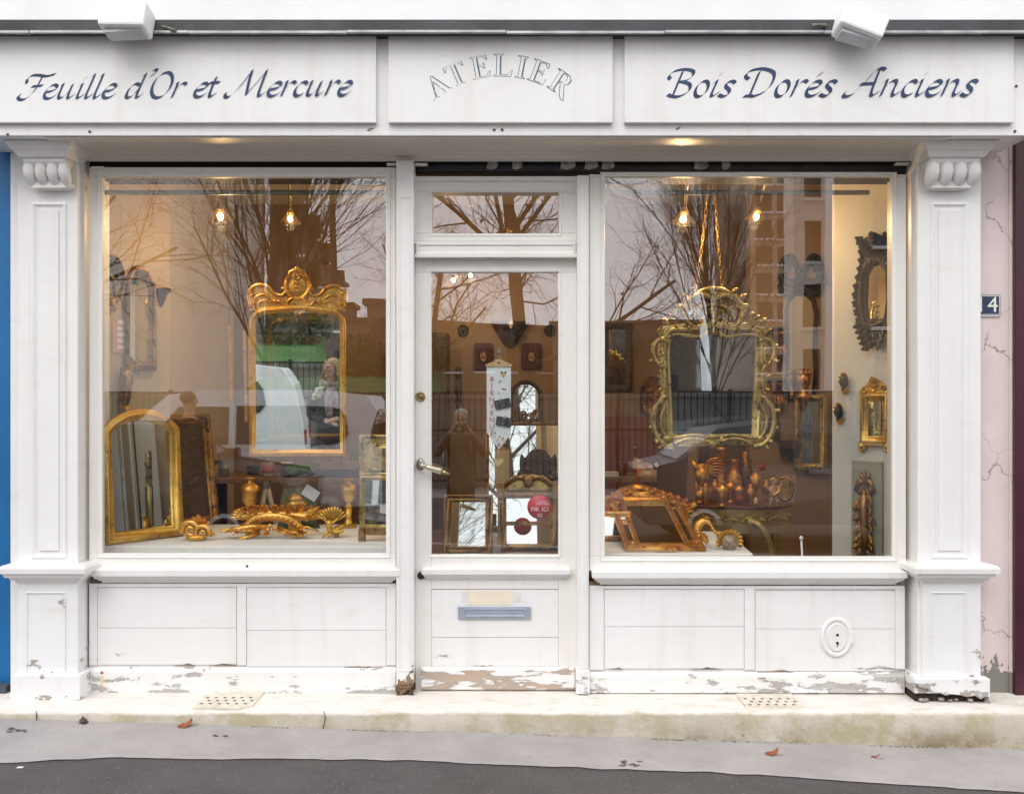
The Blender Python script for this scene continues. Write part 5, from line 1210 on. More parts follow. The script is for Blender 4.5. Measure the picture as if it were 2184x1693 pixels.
# carved trophy of leaves, ribbon and torch
def trophy():
    y=.55; k=(D+y)/F; c=P(588,1146,y); o=thing('carved_trophy','large gilded carving of crossed torch, ribbon and leaf sprays lying on the table','carving',(c.x,y,pz+.001))
    mb=MB(); r=random.Random(4)
    def z(py): return (1150-py)*k
    def x(px): return (px-588)*k
    def tp(pts,r0,r1,n=8,fl=1): mb.tube([(x(a),yy,z(b)) for a,b,yy in pts],(r0*k,r1*k),n,None,fl)
    # torch with flame across the back
    pts=catmull([(508,1113,.05),(540,1106,.04),(580,1103,.03),(620,1106,.03),(655,1110,.02)],5)
    mb.tube([(x(p.x),p.z,z(p.y)) for p in pts],[(5+5*i/len(pts))*k for i in range(len(pts))],10)
    for i in range(9): mb.leaf((x(640+i*1.5),.02,z(1104+r.uniform(-4,8))),(1,-.15+r.uniform(-.2,.2),r.uniform(-.25,.3)),(0,-1,.6),r.uniform(34,52)*k,12*k,.35,3)
    for i in range(5): mb.leaf((x(520),.04,z(1108)),(-1,0,.15+.22*i-.3),(0,-1,.5),(34-2*i)*k,13*k,.3,3)
    # leaf crown over the back
    for i in range(12): mb.leaf((x(530+i*10),.02+.01*(i%3),z(1100-3*math.sin(i*.3))),(r.uniform(-.5,.5)+(i-6)*.1,-.3,.8),(0,-1,.2),r.uniform(18,26)*k,13*k,.9,3)
    for i in range(22):
        px_=520+r.uniform(0,130); mb.leaf((x(px_),.03+r.uniform(-.02,.03),z(1108-r.uniform(0,8))),((px_-585)/90+r.uniform(-.5,.5),-.15,r.uniform(.3,1)),(0,-1,.1),r.uniform(20,34)*k,11*k,.8,3)
    # arched fluted band
    pts=catmull([(528,1128,-.02),(545,1113,-.03),(580,1107,-.04),(615,1112,-.03),(638,1128,-.02),(645,1136,-.02)],6)
    mb.tube([(x(p.x),p.z,z(p.y)) for p in pts],[9*k]*len(pts),8,None,.5)
    for p in pts[::2]: mb.ell((x(p.x),p.z-.012,z(p.y)),(4*k,.006,4*k),8,6)
    # ribbon tails and lower sprays
    tp([(486,1135,-.06),(510,1131,-.07),(545,1126,-.08),(575,1128,-.06)],4,7); tp([(560,1135,-.07),(540,1146,-.10),(522,1149,-.13)],7,1.5,6,.5)
    tp([(600,1130,-.05),(622,1138,-.07),(640,1146,-.09),(655,1142,-.1)],5,3); tp([(640,1130,-.04),(660,1128,-.05),(684,1136,-.06)],4,2)
    for i in range(26):
        t_=r.random(); px_=500+t_*178; mb.leaf((x(px_),-.05-r.uniform(0,.06),z(1140-r.uniform(0,10))),((px_-588)/60+r.uniform(-.6,.6),-.6,r.uniform(-.1,.45)),(0,-.3,1),r.uniform(16,30)*k,9*k,-.2,3)
    for a,b in ((583,1124),(592,1130),(578,1133)): mb.ell((x(a),-.07,z(b)),(5*k,5*k,5*k),8,6)
    mb.build('carving',m_gold,o)
    mb=MB(); mb.box(-.17,-.1,.02,.06,0,.035); mb.box(.04,.13,.02,.07,0,.02); mb.build('support_block',m_goldy,o)
trophy()
# scroll and leaf fragment by the arched mirror
o=thing('carved_fragment','gilded scroll and leaf fragment beside the arched mirror','carving',P(422,1150,.42)); o.location.z=pz+.001; k=(D+.42)/F
mb=MB(); r=random.Random(8)
mb.spiral((-12*k,22*k),20*k,1.6,R(200),7*k,-1,None,-.02); mb.spiral((12*k,16*k),18*k,1.5,R(-20),6*k,1,None,-.03); mb.ell((0,-.03,6*k),(22*k,.03,8*k))
for i in range(14): a=R(20+i*11); mb.leaf((2*k,0,24*k),(math.cos(a),-.2,math.sin(a)),(0,-1,.2),r.uniform(26,38)*k,13*k,.5,3)
mb.leaf((10*k,-.01,20*k),(1,-.2,-.3),(0,-1,.5),34*k,14*k,.3,3); mb.build('carving',m_gold,o)
# winged figure with shell fan
def shell_putto():
    y=.5; k=(D+y)/F; c=P(706,1148,y); o=thing('shell_carving','gilded winged putto carrying a fan shell, on a small block','carving',(c.x,y,pz+.001))
    mb=MB(); mb.shell((4*k,30*k),36*k,R(28),R(160),11,.02,None,.01); mb.leaf((2*k,-.0,18*k),(1,-.25,.25),(0,-.6,.7),30*k,16*k,.2,5); mb.leaf((4*k,-.01,16*k),(1,-.25,-.05),(0,-.6,.7),28*k,14*k,.2,5); mb.build('shell',m_goldy,o)
    V_=[(0,-.01,16*k),(-4*k,-.012,24*k),(-3*k,-.015,31*k),(-1*k,-.02,38*k),(-10*k,-.02,36*k),(-14*k,-.02,46*k),(8*k,-.02,34*k),(16*k,-.018,42*k),(-4*k,-.015,12*k),(-12*k,-.03,8*k),(-15*k,-.03,0*k),(2*k,-.012,10*k),(-4*k,-.02,2*k)]
    E_=[(0,1),(1,2),(2,3),(2,4),(4,5),(2,6),(6,7),(0,8),(8,9),(9,10),(0,11),(11,12)]
    skin('figure',[Vector(q) for q in V_],E_,[q*k for q in (6,6.5,4.5,5,3,2,3,2,4.5,3.4,2,4.2,2.6)],m_goldy,o,2)
    mb=MB(); mb.box(6*k,16*k,-.0,.02,0,14*k); mb.build('block',m_goldd,o)
shell_putto()
# overmantel mirror cut off by the window frame
def trumeau(name,label,px0,px1,pb,pt,zb,y,gm,mm,carve,rot=(0,0,0),glass_frac=.6,arch=False,feet=True):
    k=(D+y)/F; c=P((px0+px1)/2,pb,y); 
    if zb is not None: c.z=zb
    w_=(px1-px0)*k; h=(pb-pt)*k
    o=thing(name,label,'mirror',c,rot); bw=w_*.10; zb_=.06 if feet else 0
    p=rect(w_-2*bw,zb_+bw,h*glass_frac)
    framed(o,p,bw,.026,gm,mm)
    mb=MB(); z0=h*glass_frac+bw
    if arch: pp=archp(w_,z0,h*.8,h*.2,14)
    else: pp=rect(w_,z0,h)
    mb.prism(pp,-.006,.010); mb.sweep(offset(pp,-bw*.8),[(0,-.0065),(bw*.2,-.018),(bw*.5,-.022),(bw*.8,-.018),(bw*.8,-.005)]); mb.build('upper_panel',m_goldg,o)
    mb=MB(); carve(mb,w_,z0,h); mb.build('carving',gm,o)
    if feet:
        mb=MB(); mb.box(-w_/2,-w_/2+.03,-.03,.01,0,zb_); mb.box(w_/2-.03,w_/2,-.03,.01,0,zb_); mb.box(-w_/2+.03,w_/2-.03,-.02,.008,zb_-.028,zb_); mb.build('foot_rail',m_goldd,o)
    return o
def c_urn(mb,w_,z0,h):
    q=h-z0; r=w_*.17
    mb.lathe([(a*r,z0+q*.34+b*q*.5) for a,b in [(.3,0),(.5,.02),(.25,.1),(.5,.3),(.95,.6),(1,.75),(.8,.8),(.5,.86),(.3,1)]],16,Matrix.Translation((0,-.012,0)),None,1,.5)
    mb.box(-r*.9,r*.9,-.022,-.006,z0+q*.12,z0+q*.32); mb.box(-r*1.2,r*1.2,-.026,-.006,z0+q*.3,z0+q*.35)
    for sg in (-1,1):
        mb.leaf((sg*r*.9,-.012,z0+q*.12),(sg,-.1,.3),(0,-1,.2),w_*.22,w_*.12,.4,3); mb.tube([(sg*r*.8,-.014,z0+q*.78),(sg*r*1.4,-.014,z0+q*.74),(sg*r*1.3,-.014,z0+q*.56),(sg*r*.7,-.014,z0+q*.5)],.005,6); mb.ell((sg*w_*.36,-.014,h-q*.14),(.014,.01,.014),10,6)
trumeau('overmantel_mirror','gilded overmantel mirror with carved urn, cut off by the left window frame',766,872,1150,925,pz+.001,.36,m_goldg,m_mirror,c_urn,(R(-3),0,R(-6)),.58)
# bench with jars along the room
y=2.25; bz=Z(1020,y)
o=thing('work_bench','long wooden work bench with clutter behind the left display','bench',(X(590,y),y,FZ)); xa,xb=X(412,y)-X(590,y),X(772,y)-X(590,y)
mb=MB(); mb.box(xa,xb,-.02,.6,bz-FZ-.035,bz-FZ); mb.build('bench_top',m_wood,o,.004)
mb=MB()
for q in (xa+.06,xb-.06): mb.box(q-.03,q+.03,.45,.52,0,bz-FZ-.036)
build_each(mb,'leg',m_dkwood,o)
mt_=simple('trestle_white',(.62,.60,.57),.7,0,.1)
o=thing('trestle','white painted A-frame trestle under the work bench','trestle',(X(574,y),y-.06,FZ)); hz=Z(1032,y)-FZ
for sg in (-1,1):
    mb=MB(); mb.tube([(0,0,hz),(sg*.12,0,hz*.35),(sg*.19,0,0)],.018,4); mb.build('leg',mt_,o)
mb=MB(); mb.box(-.02,.02,-.02,.02,hz-.02,hz+.03); mb.build('hinge',m_strip,o)
JAR=[(1,0),(1,.72),(.92,.8),(.8,.86),(.86,.9),(.86,1),(.5,1)]; CUP=[(.55,0),(.6,.05),(.9,.6),(1,.96),(.92,1),(.8,.9),(.5,.2)]; CAN=[(1,0),(1,.96),(1.03,.97),(1.03,1),(.9,1),(.88,.94)]; BOT=[(1,0),(1,.55),(.8,.68),(.35,.76),(.32,.95),(.4,.96),(.4,1)]; BULB=[(.4,0),(.5,.02),(.25,.15),(.8,.4),(1,.6),(.8,.82),(.4,.9),(.5,1),(.3,1)]
def lath(name,label,cat,px,wpx,pt,pb,y,mat,prof,zb=None,group=None,band=None,fl=None,extra=None,rot=(0,0,0)):
    k=(D+y)/F; c=P(px,pb,y); 
    if zb is not None: c.z=zb
    h=(pb-pt)*k; r=wpx*k/2; o=thing(name,label,cat,c,rot,group)
    mb=MB(); mb.lathe([(a*r,b*h) for a,b in prof],22,None,(fl[0]*h,fl[1]*h,fl[2],fl[3]) if fl else None); mb.build('body',mat,o)
    if band: mb=MB(); mb.lathe([(r*1.012,h*band[0]),(r*1.012,h*band[1])],22); mb.build('label_band',band[2],o)
    if extra: extra(o,h,r)
    return o
yb=2.42; m_jar=simple('jar_dark',(.10,.085,.06),.15,0,.2); m_jarg=simple('jar_glass',(.22,.24,.21),.08,0,.2); m_yel=simple('yellow_tin',(.50,.42,.03),.35,0,.15); m_redl=simple('red_label',(.45,.05,.04),.5,0,.2); m_grnb=simple('green_bottle',(.06,.20,.04),.2,0,.2); m_blue=simple('navy_cloth_cover',(.02,.025,.09),.6,0,.1)
def brushes(o,h,r):
    for i in range(3):
        a=i*2.1; mb=MB(); tip=Vector((r*.8*math.cos(a),r*.6*math.sin(a),h*2.3+.03*i)); mb.tube([(0,0,h*.5),tip*.8+Vector((0,0,h*.1))],.004,6); b=mb.build('brush',m_wood,o); mb=MB(); mb.tube([tip*.8+Vector((0,0,h*.1)),tip+Vector((0,0,h*.2))],[.007,.012],8); mb.build('bristles',m_cloth,b)
bzz=bz+.001
lath('white_cup','white cup at the left end of the work bench','cup',432,27,983,1020,yb,m_white,CUP,bzz)
lath('white_cup','smaller white beaker beside the green glass','cup',452,16,992,1018,yb+.1,m_white,CUP,bzz)
lath('glass_jar','pale glass jar with water near the white cups','jar',478,20,985,1020,yb,m_jarg,JAR,bzz)
lath('paint_jar','jar with a red and white label holding long brushes','jar',571,26,988,1018,yb,m_white,CAN,bzz,None,(.25,.8,m_redl),None,brushes)
lath('paint_jar','dark jam jar with a pale lid left of the green rag','jar',612,25,989,1019,yb,m_jar,JAR,bzz,None,(.9,1.02,m_cloth))
lath('paint_jar','low dark pot at the back of the bench','jar',540,26,1000,1019,yb+.2,m_jar,CAN,bzz)
lath('paint_tin','yellow-green paint tin with brushes on the work bench','tin',683,29,984,1016,yb,m_yel,CAN,bzz,None,(.2,.5,m_grnb),None,brushes)
lath('glue_bottle','green bottle with a pale tip at the right end of the bench','bottle',753,17,948,1000,yb+.15,m_grnb,BOT,bzz)
lath('paint_jar','small clear jar behind the yellow tin','jar',712,18,975,1005,yb+.35,m_jarg,JAR,bzz)
lath('paint_jar','brown jar behind the long book','jar',735,22,968,1005,yb+.38,m_wood,JAR,bzz)
k=(D+yb)/F
o=thing('green_rag','crumpled green cloth on the work bench','cloth',(X(644,yb),yb-.05,bzz)); mb=MB(); r=random.Random(3)
for i in range(9): mb.ell((r.gauss(0,.035),r.gauss(0,.02),.03+r.uniform(0,.04)),(.05,.035,.03),10,7)
mb.build('folds',simple('rag_green',(.10,.22,.07),.9,0,.3,20),o)
o=thing('long_case','long wooden case on a navy cloth at the right of the bench','case',(X(735,yb),yb-.05,bzz),(0,0,R(8))); mb=MB(); mb.box(-52*k,40*k,-.06,.06,.0,16*k); mb.build('cloth',m_blue,o,.006); mb=MB(); mb.box(-50*k,42*k,-.055,.08,16*k+.001,32*k); mb.build('lid',m_wood,o,.004)
# table lamp bracket and planks at the back
o=thing('candle_bracket','dark scrolled candle bracket at the left end of the bench','bracket',(X(428,1.9),1.9,bz+.001)); mb=MB(); mb.tube([(q.x,0,q.y) for q in catmull([(-.05,.0,0),(.0,.0,0),(.03,.03,0),(.03,.09,0),(.05,.12,0),(.1,.12,0)],5)],.012,7); mb.lathe([(.01,.12),(.03,.125),(.035,.15),(.02,.15)],12,Matrix.Translation((.1,0,0))); mb.build('arm',m_dkwood,o)
for i,(px0,px1,pt,pb,lean,mt2,lab) in enumerate(((405,418,700,1010,3,m_strip,'grey plank leaning against the back wall, leftmost of three'),(430,446,672,1010,2,m_strip,'wide grey plank leaning against the back wall beside the tan one'),(452,466,690,1010,-2,m_wood,'tan plank leaning against the back wall'),)):
    y=3.0; c=P((px0+px1)/2,pb,y); o=thing('plank',lab,'plank',c,(R(-6),R(lean),0),'planks leaning at the back wall'); mb=MB(); k2=(D+y)/F; mb.box(-(px1-px0)*k2/2,(px1-px0)*k2/2,-.01,.01,0,(pb-pt)*k2); mb.build('board',mt2,o)
for px,pt,pb,lab in ((494,695,856,'pale wooden lath hanging left of the hanging mirror, the longer one'),(526,705,900,'narrow pale wooden lath touching the side of the hanging mirror')):
    y=.95; k2=(D+y)/F; o=thing('wood_lath',lab,'lath',P(px,pb,y),(0,R(-1.5),0),'wooden laths by the hanging mirror'); mb=MB(); mb.box(-.009,.009,-.006,.006,0,(pb-pt)*k2); mb.build('strip',m_goldr,o,.001)
    mb=MB(); mb.tube([(0,0,(pb-pt)*k2),(0,0,RZ-P(px,pb,y).z)],.0012,4); mb.build('string',m_blk,o)
def wall_pos(px,py,x): dist=x*F/(px-CX); return Vector((x,dist-D,CZ+(CY-py)*dist/F)),dist/F
# left wall hangings (face +x)
rl_=(0,0,QR)
def wall_left_pos(px,py):
    d=QA-QB; q=(px-CX)/F; t_=(q*(D+QB.y)-QB.x)/(d.x-q*d.y); c=QB+d*t_+Vector((d.y,-d.x,0)).normalized()*.004; k=(D+c.y)/F
    c.z=CZ+(CY-py)*k; return c,k
c,k=wall_left_pos(237,655); o=thing('oval_mirror','small dark oval mirror with a carved foot on the left wall','mirror',c,rl_); o.scale=(0.42,1,1)
mb=MB(); op=[(.13*math.cos(2*PI*i/28),.145+.105*math.sin(2*PI*i/28)) for i in range(28)]
framed(o,op,.028,.03,m_goldd,m_mird); mb=MB(); mb.leaf((0,-.015,.05),(0,-.1,-1),(0,-1,0),.08,.09,.4,4); mb.spiral((.03,.03),.025,1.2,0,.008,1,None,-.02); mb.spiral((-.03,.03),.025,1.2,PI,.008,-1,None,-.02); mb.build('carved_foot',m_goldr,o)
c,k=wall_left_pos(295,790); o=thing('wall_mirror','tall narrow dark-gilt mirror with clipped top on the left wall','mirror',c,rl_); o.scale=(0.44,1,1)
hh_=(790-582)*k; p=[(-.15,.05),(.15,.05),(.15,hh_*.84),(.06,hh_*.97),(-.06,hh_*.97),(-.15,hh_*.84)]; framed(o,p,.05,.04,m_goldd,m_mird); mb=MB(); orn_scrolls(mb,-.06,.06,-.0,.06,4,2); mb.build('carving',m_goldr,o)
c,k=wall_left_pos(252,752); o=thing('price_notice','faded pink and white paper notice on the left wall','notice',c,rl_); o.scale=(0.36,1,1); mb=MB(); mb.box(-.1,.1,-.002,0,0,70*k); mb.build('sheet',simple('notice_pink',(.72,.42,.33),.9,0,.05),o); mb=MB(); 
for i in range(5): mb.box(-.02,.09,-.003,-.002,.02+i*.033,.04+i*.033)
mb.build('printed_block',m_paper,o)
c,k=wall_left_pos(259,866); o=thing('carved_figure','small gilded figure carving on the left wall above the arched mirror','carving',c,rl_); o.scale=(0.62,1,1); k2=k
skin('figure',[Vector(q) for q in ((0,-.04,.10),(0,-.04,.14),(0,-.04,.175),(0,-.045,.205),(-.05,-.05,.16),(-.06,-.06,.21),(.05,-.05,.15),(.03,-.07,.12),(-.02,-.04,.05),(-.03,-.05,.0),(.02,-.04,.05),(.0,-.04,.0))],[(0,1),(1,2),(2,3),(2,4),(4,5),(2,6),(6,7),(0,8),(8,9),(0,10),(10,11)],[.03,.034,.024,.024,.016,.012,.016,.012,.022,.013,.022,.013],m_goldd,o,2)
mb=MB(); mb.leaf((.02,-.02,.12),(.4,-.1,1),(0,-1,0),.12,.06,.4,4); mb.box(-.03,.03,-.06,0,-.02,.0); mb.build('wing',m_gold,o)
c,k=wall_left_pos(342,655); o=thing('wall_bracket','small dark wall bracket beside the tall narrow mirror','bracket',c,rl_); o.scale=(0.46,1,1); mb=MB(); mb.lathe([(.01,0),(.03,.02),(.06,.07),(.09,.08),(.09,.1)],14,None,None,1,.8); mb.build('shelf',m_blk,o)
# back wall in the door
def back(name,label,cat,px,pb,y=RY-.004): return thing(name,label,cat,P(px,pb,y))
kb=(D+RY)/F; m_maroon=simple('maroon_velvet',(.075,.018,.018),.7,0,.1)
for px,lab in ((1031,'maroon rounded square mount with a dark oval, left of the banner cord'),(1133,'maroon rounded square mount with an oval portrait right of the banner')):
    o=back('miniature_frame',lab,'picture frame',px,788); o['group']='maroon miniature frames on the back wall'; w_=42*kb; h=56*kb; q=.02
    pp=[]
    for (cx_,cz_,a0) in ((w_/2-q,q,-90),(w_/2-q,h-q,0),(-w_/2+q,h-q,90),(-w_/2+q,q,180)): pp+=arc(cx_,cz_,q,R(a0),R(a0+90),4)
    mb=MB(); mb.prism(pp,-.02,0); mb.build('mount',m_maroon,o,.003)
    op=[(8*kb*math.cos(2*PI*i/20),h*.48+11*kb*math.sin(2*PI*i/20)) for i in range(20)]
    mb=MB(); mb.sweep(op,[(-.006,-.0205),(0,-.03),(.008,-.028),(.01,-.0205)]); mb.build('oval_rim',m_blk,o); mb=MB(); mb.prism(op,-.0215,-.0201); mb.ell((.002,-.022,h*.5),(.014,.008,.022),10,6); mb.build('portrait',m_goldd,o)
o=back('wall_bracket','large dark carved wall bracket above the banner on the back wall','bracket',1088,742); mb=MB(); 
mb.lathe([(.02,0),(.05,.02),(.09,.08),(.13,.15),(.155,.19),(.16,.2),(.165,.215)],24,None,(0,.18,9,.18),1,.7); mb.build('shelf',m_dkwood,o); mb=MB(); r=random.Random(6); orn_scrolls(mb,-.09,.09,.06,.1,6,5,-.09); mb.build('carving',m_blk,o)
lath('bracket_vase','small pale vase standing on the dark wall bracket','vase',1090,13,683,700,RY-.1,m_white,BULB,None); bpy.data.objects[-1] if False else None
for px,lab in ((988,'small dark round plaque left of the wall bracket'),(1172,'small dark round plaque right of the wall bracket')):
    o=back('round_plaque',lab,'plaque',px,716); o['group']='round plaques on the back wall'; mb=MB(); op=[(9*kb*math.cos(2*PI*i/20),11*kb+10*kb*math.sin(2*PI*i/20)) for i in range(20)]; mb.sweep(op,[(-.01,-.004),(0,-.02),(.01,-.016),(.012,0)]); mb.prism(op,-.008,0); mb.ell((0,-.01,11*kb),(5*kb,.012,6*kb)); mb.build('disc',m_blk,o)
o=back('wall_sconce','slim dark wall sconce at the left of the door glass','sconce',1074-1,0) if False else None
o=back('tool_rail','slim dark carved strip hanging left of the banner','carving',1077-99,860); mb=MB(); mb.box(-.03,.03,-.02,0,0,.22); mb.ell((0,-.02,.25),(.03,.02,.06)); mb.ell((0,-.02,.1),(.02,.02,.07)); mb.tube([(0,-.01,0),(0,-.01,-.12)],(.012,.006),6); mb.build('strip',m_dkwood,o)
o=thing('cupboard','tall dark cupboard at the left of the door view','cupboard',(X(926,3.0),3.05,FZ)); mb=MB(); mb.box(-.25,.10,0,.35,0,1.95); mb.build('carcass',m_dkwood,o,.006); mb=MB(); mb.tube([(.07,-.012,.9),(.07,-.03,.95),(.07,-.012,1.0)],.006,6); mb.build('handle',m_strip,o)
# chest carrying the leaning mirrors behind the door
zc=Z(1176,.82); o=thing('low_chest','low dark red wooden chest under the leaning mirrors behind the door','chest',(X(1068,.95),1.05,FZ)); mb=MB(); mb.box(-.45,.50,-.40,.75,0,zc-FZ); mb.build('chest_body',simple('red_wood',(.11,.03,.022),.4,0,.3,4,0,30,(2,2,9)),o,.006)
y=.74; k=(D+y)/F; o=thing('double_frame_mirror','small rectangular mirror in a double gilt frame leaning on the chest behind the door','mirror',(X(997,y),y,zc+.001),(R(-12.5),0,R(-3)))
w_=76*k; bw=15*k; framed(o,rect(w_,bw,bw+96*k),bw,.024,m_goldd,m_mirror,m_dkwood,[(-.004,.004),(0,-.006),(.12,-.02),(.22,-.02),(.3,-.006),(.6,-.005),(.7,-.022),(.9,-.026),(1,-.012),(1,.004)])
def c_arch(mb,w_,z0,h):
    q=h-z0
    for sg in (-1,1):
        mb.tube([(sg*w_*.44,-.015,z0+q*.1),(sg*w_*.4,-.02,z0+q*.5),(sg*w_*.25,-.022,z0+q*.85),(sg*.02,-.02,z0+q*.7)],[.008,.011,.011,.006],8)
        mb.box(sg*w_*.5-.022,sg*w_*.5+.022,-.03,.01,z0-.02,z0+.05)
    mb.ell((0,-.02,z0+q*.6),(.03,.014,.04))
y=.88
o=trumeau('trumeau_mirror','dark gilt trumeau mirror with an arched top and crossbar behind the red sticker',1068,1188,1174,1012,zc+.001,y,m_goldd,m_mirror,c_arch,(R(-10.5),0,R(2)),.68,True,False)
k=(D+y)/F; mb=MB(); mb.box(-50*k,50*k,-.016,-.001,52*k,60*k); mb.build('crossbar',m_goldd,o)
mb=MB()
for sg in (-1,1): mb.box(sg*64*k-.012,sg*64*k+.012,-.03,.0,8*k,28*k); mb.box(sg*64*k-.006,sg*64*k+.006,-.025,.0,28*k,140*k)
mb.build('side_rail',m_goldd,o)
# carved crest pieces standing behind the trumeau
y=1.25; k=(D+y)/F; o=thing('carved_crest','dark carved crest with horned shoulders silhouetted before the bright mirror','carving',(X(1148,y),y,zc+.001))
z0=Z(1012,y)-zc; mb=MB(); pp=catmull([(-38,0,0),(-40,26,0),(-36,44,0),(-28,36,0),(-16,50,0),(0,54,0),(16,50,0),(28,36,0),(36,44,0),(40,26,0),(38,0,0)],4); mb.prism([(q.x*k,z0+q.y*k) for q in reversed(pp)],-.01,.015)
mb.tube([(-30*k,-.015,z0+24*k),(-12*k,-.02,z0+34*k),(12*k,-.02,z0+34*k),(30*k,-.015,z0+24*k)],.004,6)
for sg in (-1,1):
    mb.spiral((sg*30*k,z0+0*k),13*k,1.3,R(90),5*k,sg,None,-.02); mb.tube([(sg*26*k,-.01,z0+6*k),(sg*44*k,-.01,z0-10*k),(sg*52*k,-.01,z0-32*k)],[6*k,5*k,4*k],7); mb.leaf((sg*10*k,-.015,z0-6*k),(sg*.5,-.2,.8),(0,-1,0),26*k,15*k,.5,3)
mb.build('carving',m_dkwood,o); mb=MB(); mb.box(-.02,.02,.016,.04,0,z0+.05); mb.build('prop',m_dkwood,o)
# big bright mirror leaning at the back
y=1.72; k=(D+y)/F; zq=Z(1175,y); o=thing('large_leaning_mirror','large frameless-looking mirror full of white sky behind the leaning mirrors','mirror',(X(1135,y),y,zc+.001),(R(-9.5),0,0))
h=Z(905,y)-zc; framed(o,rect(186*k,.03,h),.022,.02,m_goldd,m_mirror)
mb=MB(); orn_scrolls(mb,-90*k,90*k,h+.01,.035,9,6,-.012); mb.build('crest',m_goldd,o)
y=1.95; k=(D+y)/F; o=thing('small_arched_mirror','small dark arched mirror behind the banner','mirror',P(1121,903,y),(R(-4),0,0)); framed(o,archp(54*k,.03,62*k,22*k),.03,.024,m_dkwood,m_mirror)
mb=MB(); mb.box(-.08,.08,.013,.05,-1.0,.02); mb.build('stand',m_dkwood,o)
o=thing('plant_figure','small dark floral carving standing before the arched mirror','carving',P(1112,900,1.85)); mb=MB(); orn_scrolls(mb,-.06,.10,.0,.08,8,9,0); mb.build('carving',m_goldd,o); mb=MB(); mb.box(-.03,.03,-.01,.03,-.9,.03); mb.build('stand',m_dkwood,o)
# banner, heart and sticker on the door
yb_=.17; k=(D+yb_)/F; o=thing('welcome_banner','white pointed fabric banner lettered BIENVENUE in red, hanging inside the door glass','banner',P(1064,782,yb_))
m_lw=simple('light_wood',(.62,.42,.20),.6,0,.1); m_redt=simple('cross_stitch_red',(.62,.12,.16),.8,0,.2,60); m_grt=simple('stitch_green',(.03,.16,.08),.8,0,.3,50)
mb=MB(); pp=[(28,0),(28,5),(24,6),(18,9),(10,12),(6,15),(0,16),(-6,15),(-10,12),(-18,9),(-24,6),(-28,5),(-28,0)]; mb.prism([(a*k,b*k) for a,b in reversed(pp)],-.006,.0); mb.build('hanger',m_lw,o,.001)
mb=MB(); mb.ell((-1.2*k,-.0065,8.6*k),(1.8*k,.001,1.8*k)); mb.ell((1.2*k,-.0065,8.6*k),(1.8*k,.001,1.8*k)); mb.prism([(-2.4*k,8*k),(0,4.6*k),(2.4*k,8*k)],-.0072,-.006); mb.build('heart_hole',m_dkwood,o)
mb=MB(); mb.prism([(-26*k,0),(-26*k,-140*k),(0,-176*k),(25*k,-145*k),(26*k,0)],.0,.002); mb.build('cloth',simple('banner_white',(.80,.81,.82),.9,0,.02),o)
mb=MB(); mb.tube([(-.004,-.002,15*k),(0,-.001,27*k),(.004,-.002,15*k)],.0012,4); mb.build('cord',m_white,o); mb=MB(); mb.lathe([(.011,0),(.009,.006),(.004,.012)],12,Matrix.Translation((0,-.004,30*k))@Matrix.Rotation(R(90),4,'X')); mb.ell((0,-.008,33*k),(.008,.006,.014)); mb.build('suction_hook',m_jarg,o)
for i,ch in enumerate('BIENVENUE'): text(ch,.036,(-15*k,-.0015,(-27-i*14.4)*k),FRONT,m_redt,'letter',o,.0008)
r=random.Random(12)
for (a,b,s_) in ((2,-33,5),(9,-48,6),(-1,-56,4),(-9,-143,5),(-2,-152,6)):
    mb=MB()
    for i in range(5): mb.leaf((a*k+r.gauss(0,s_*.4)*k,-.001,b*k+r.gauss(0,s_*.4)*k),(r.uniform(-1,1),0,r.uniform(-1,1)),(0,-1,0),s_*.6*k,s_*.3*k,.1,2)
    mb.build('stitched_sprig',m_grt,o)
mb=MB()
for q in range(7): mb.tube([(0,-.001,-166*k),(5*k*math.cos(q*.9),-.001,-166*k+6*k*math.sin(q*.9))],.0012,4)
mb.build('stitched_flower',m_redt,o)
mb=MB(); mb.ell((10*k,-.002,-18*k),(4*k,.002,3.4*k)); mb.prism([(6*k,-18*k),(10*k,-24*k),(14*k,-18*k)],-.003,-.0005); mb.build('wooden_heart',m_lw,o); mb=MB(); mb.leaf((9*k,-.003,-14*k),(-1,0,.5),(0,-1,0),7*k,4*k,.1,2); mb.leaf((11*k,-.003,-14*k),(1,0,.5),(0,-1,0),7*k,4*k,.1,2); mb.build('green_bow',m_grt,o)
for (a,b,rot,lab,s_) in ((8,-79,12,'small black slate card pegged on the banner, tilted up at the right',7),(11,-117,-9,'small black slate card pegged on the banner, tilted down at the right',9)):
    c=P(1064+a,782-b,yb_-.008); q=thing('slate_card',lab,'card',c,(0,R(-rot),0),'slate cards pegged on the banner'); mb=MB(); mb.box(-17*k,17*k,-.001,.001,-9.5*k,9.5*k); mb.build('card',simple('slate',(.025,.028,.03),.7),q)
    mb=MB()
    for j in range(3): scribble(mb,-13*k,11*k,(5-j*5)*k,2.4*k,-.0014,s_+j)
    mb.build('chalk_writing',m_white,q); mb=MB(); mb.box(-5*k if rot>0 else -1*k,-2.5*k if rot>0 else 1.5*k,-.005,.002,6*k,13*k); mb.build('peg',m_goldr,q)
for (a,b) in ((8.5,-153),(13,-161)):
    mb=MB(); mb.ell((a*k,-.003,b*k),(2.6*k,.003,3.2*k)); mb.build('wooden_bird',m_lw,o)
o=thing('wooden_heart','pale wooden heart hanging on a thread below the banner','heart',P(1062,985,yb_)); mb=MB()
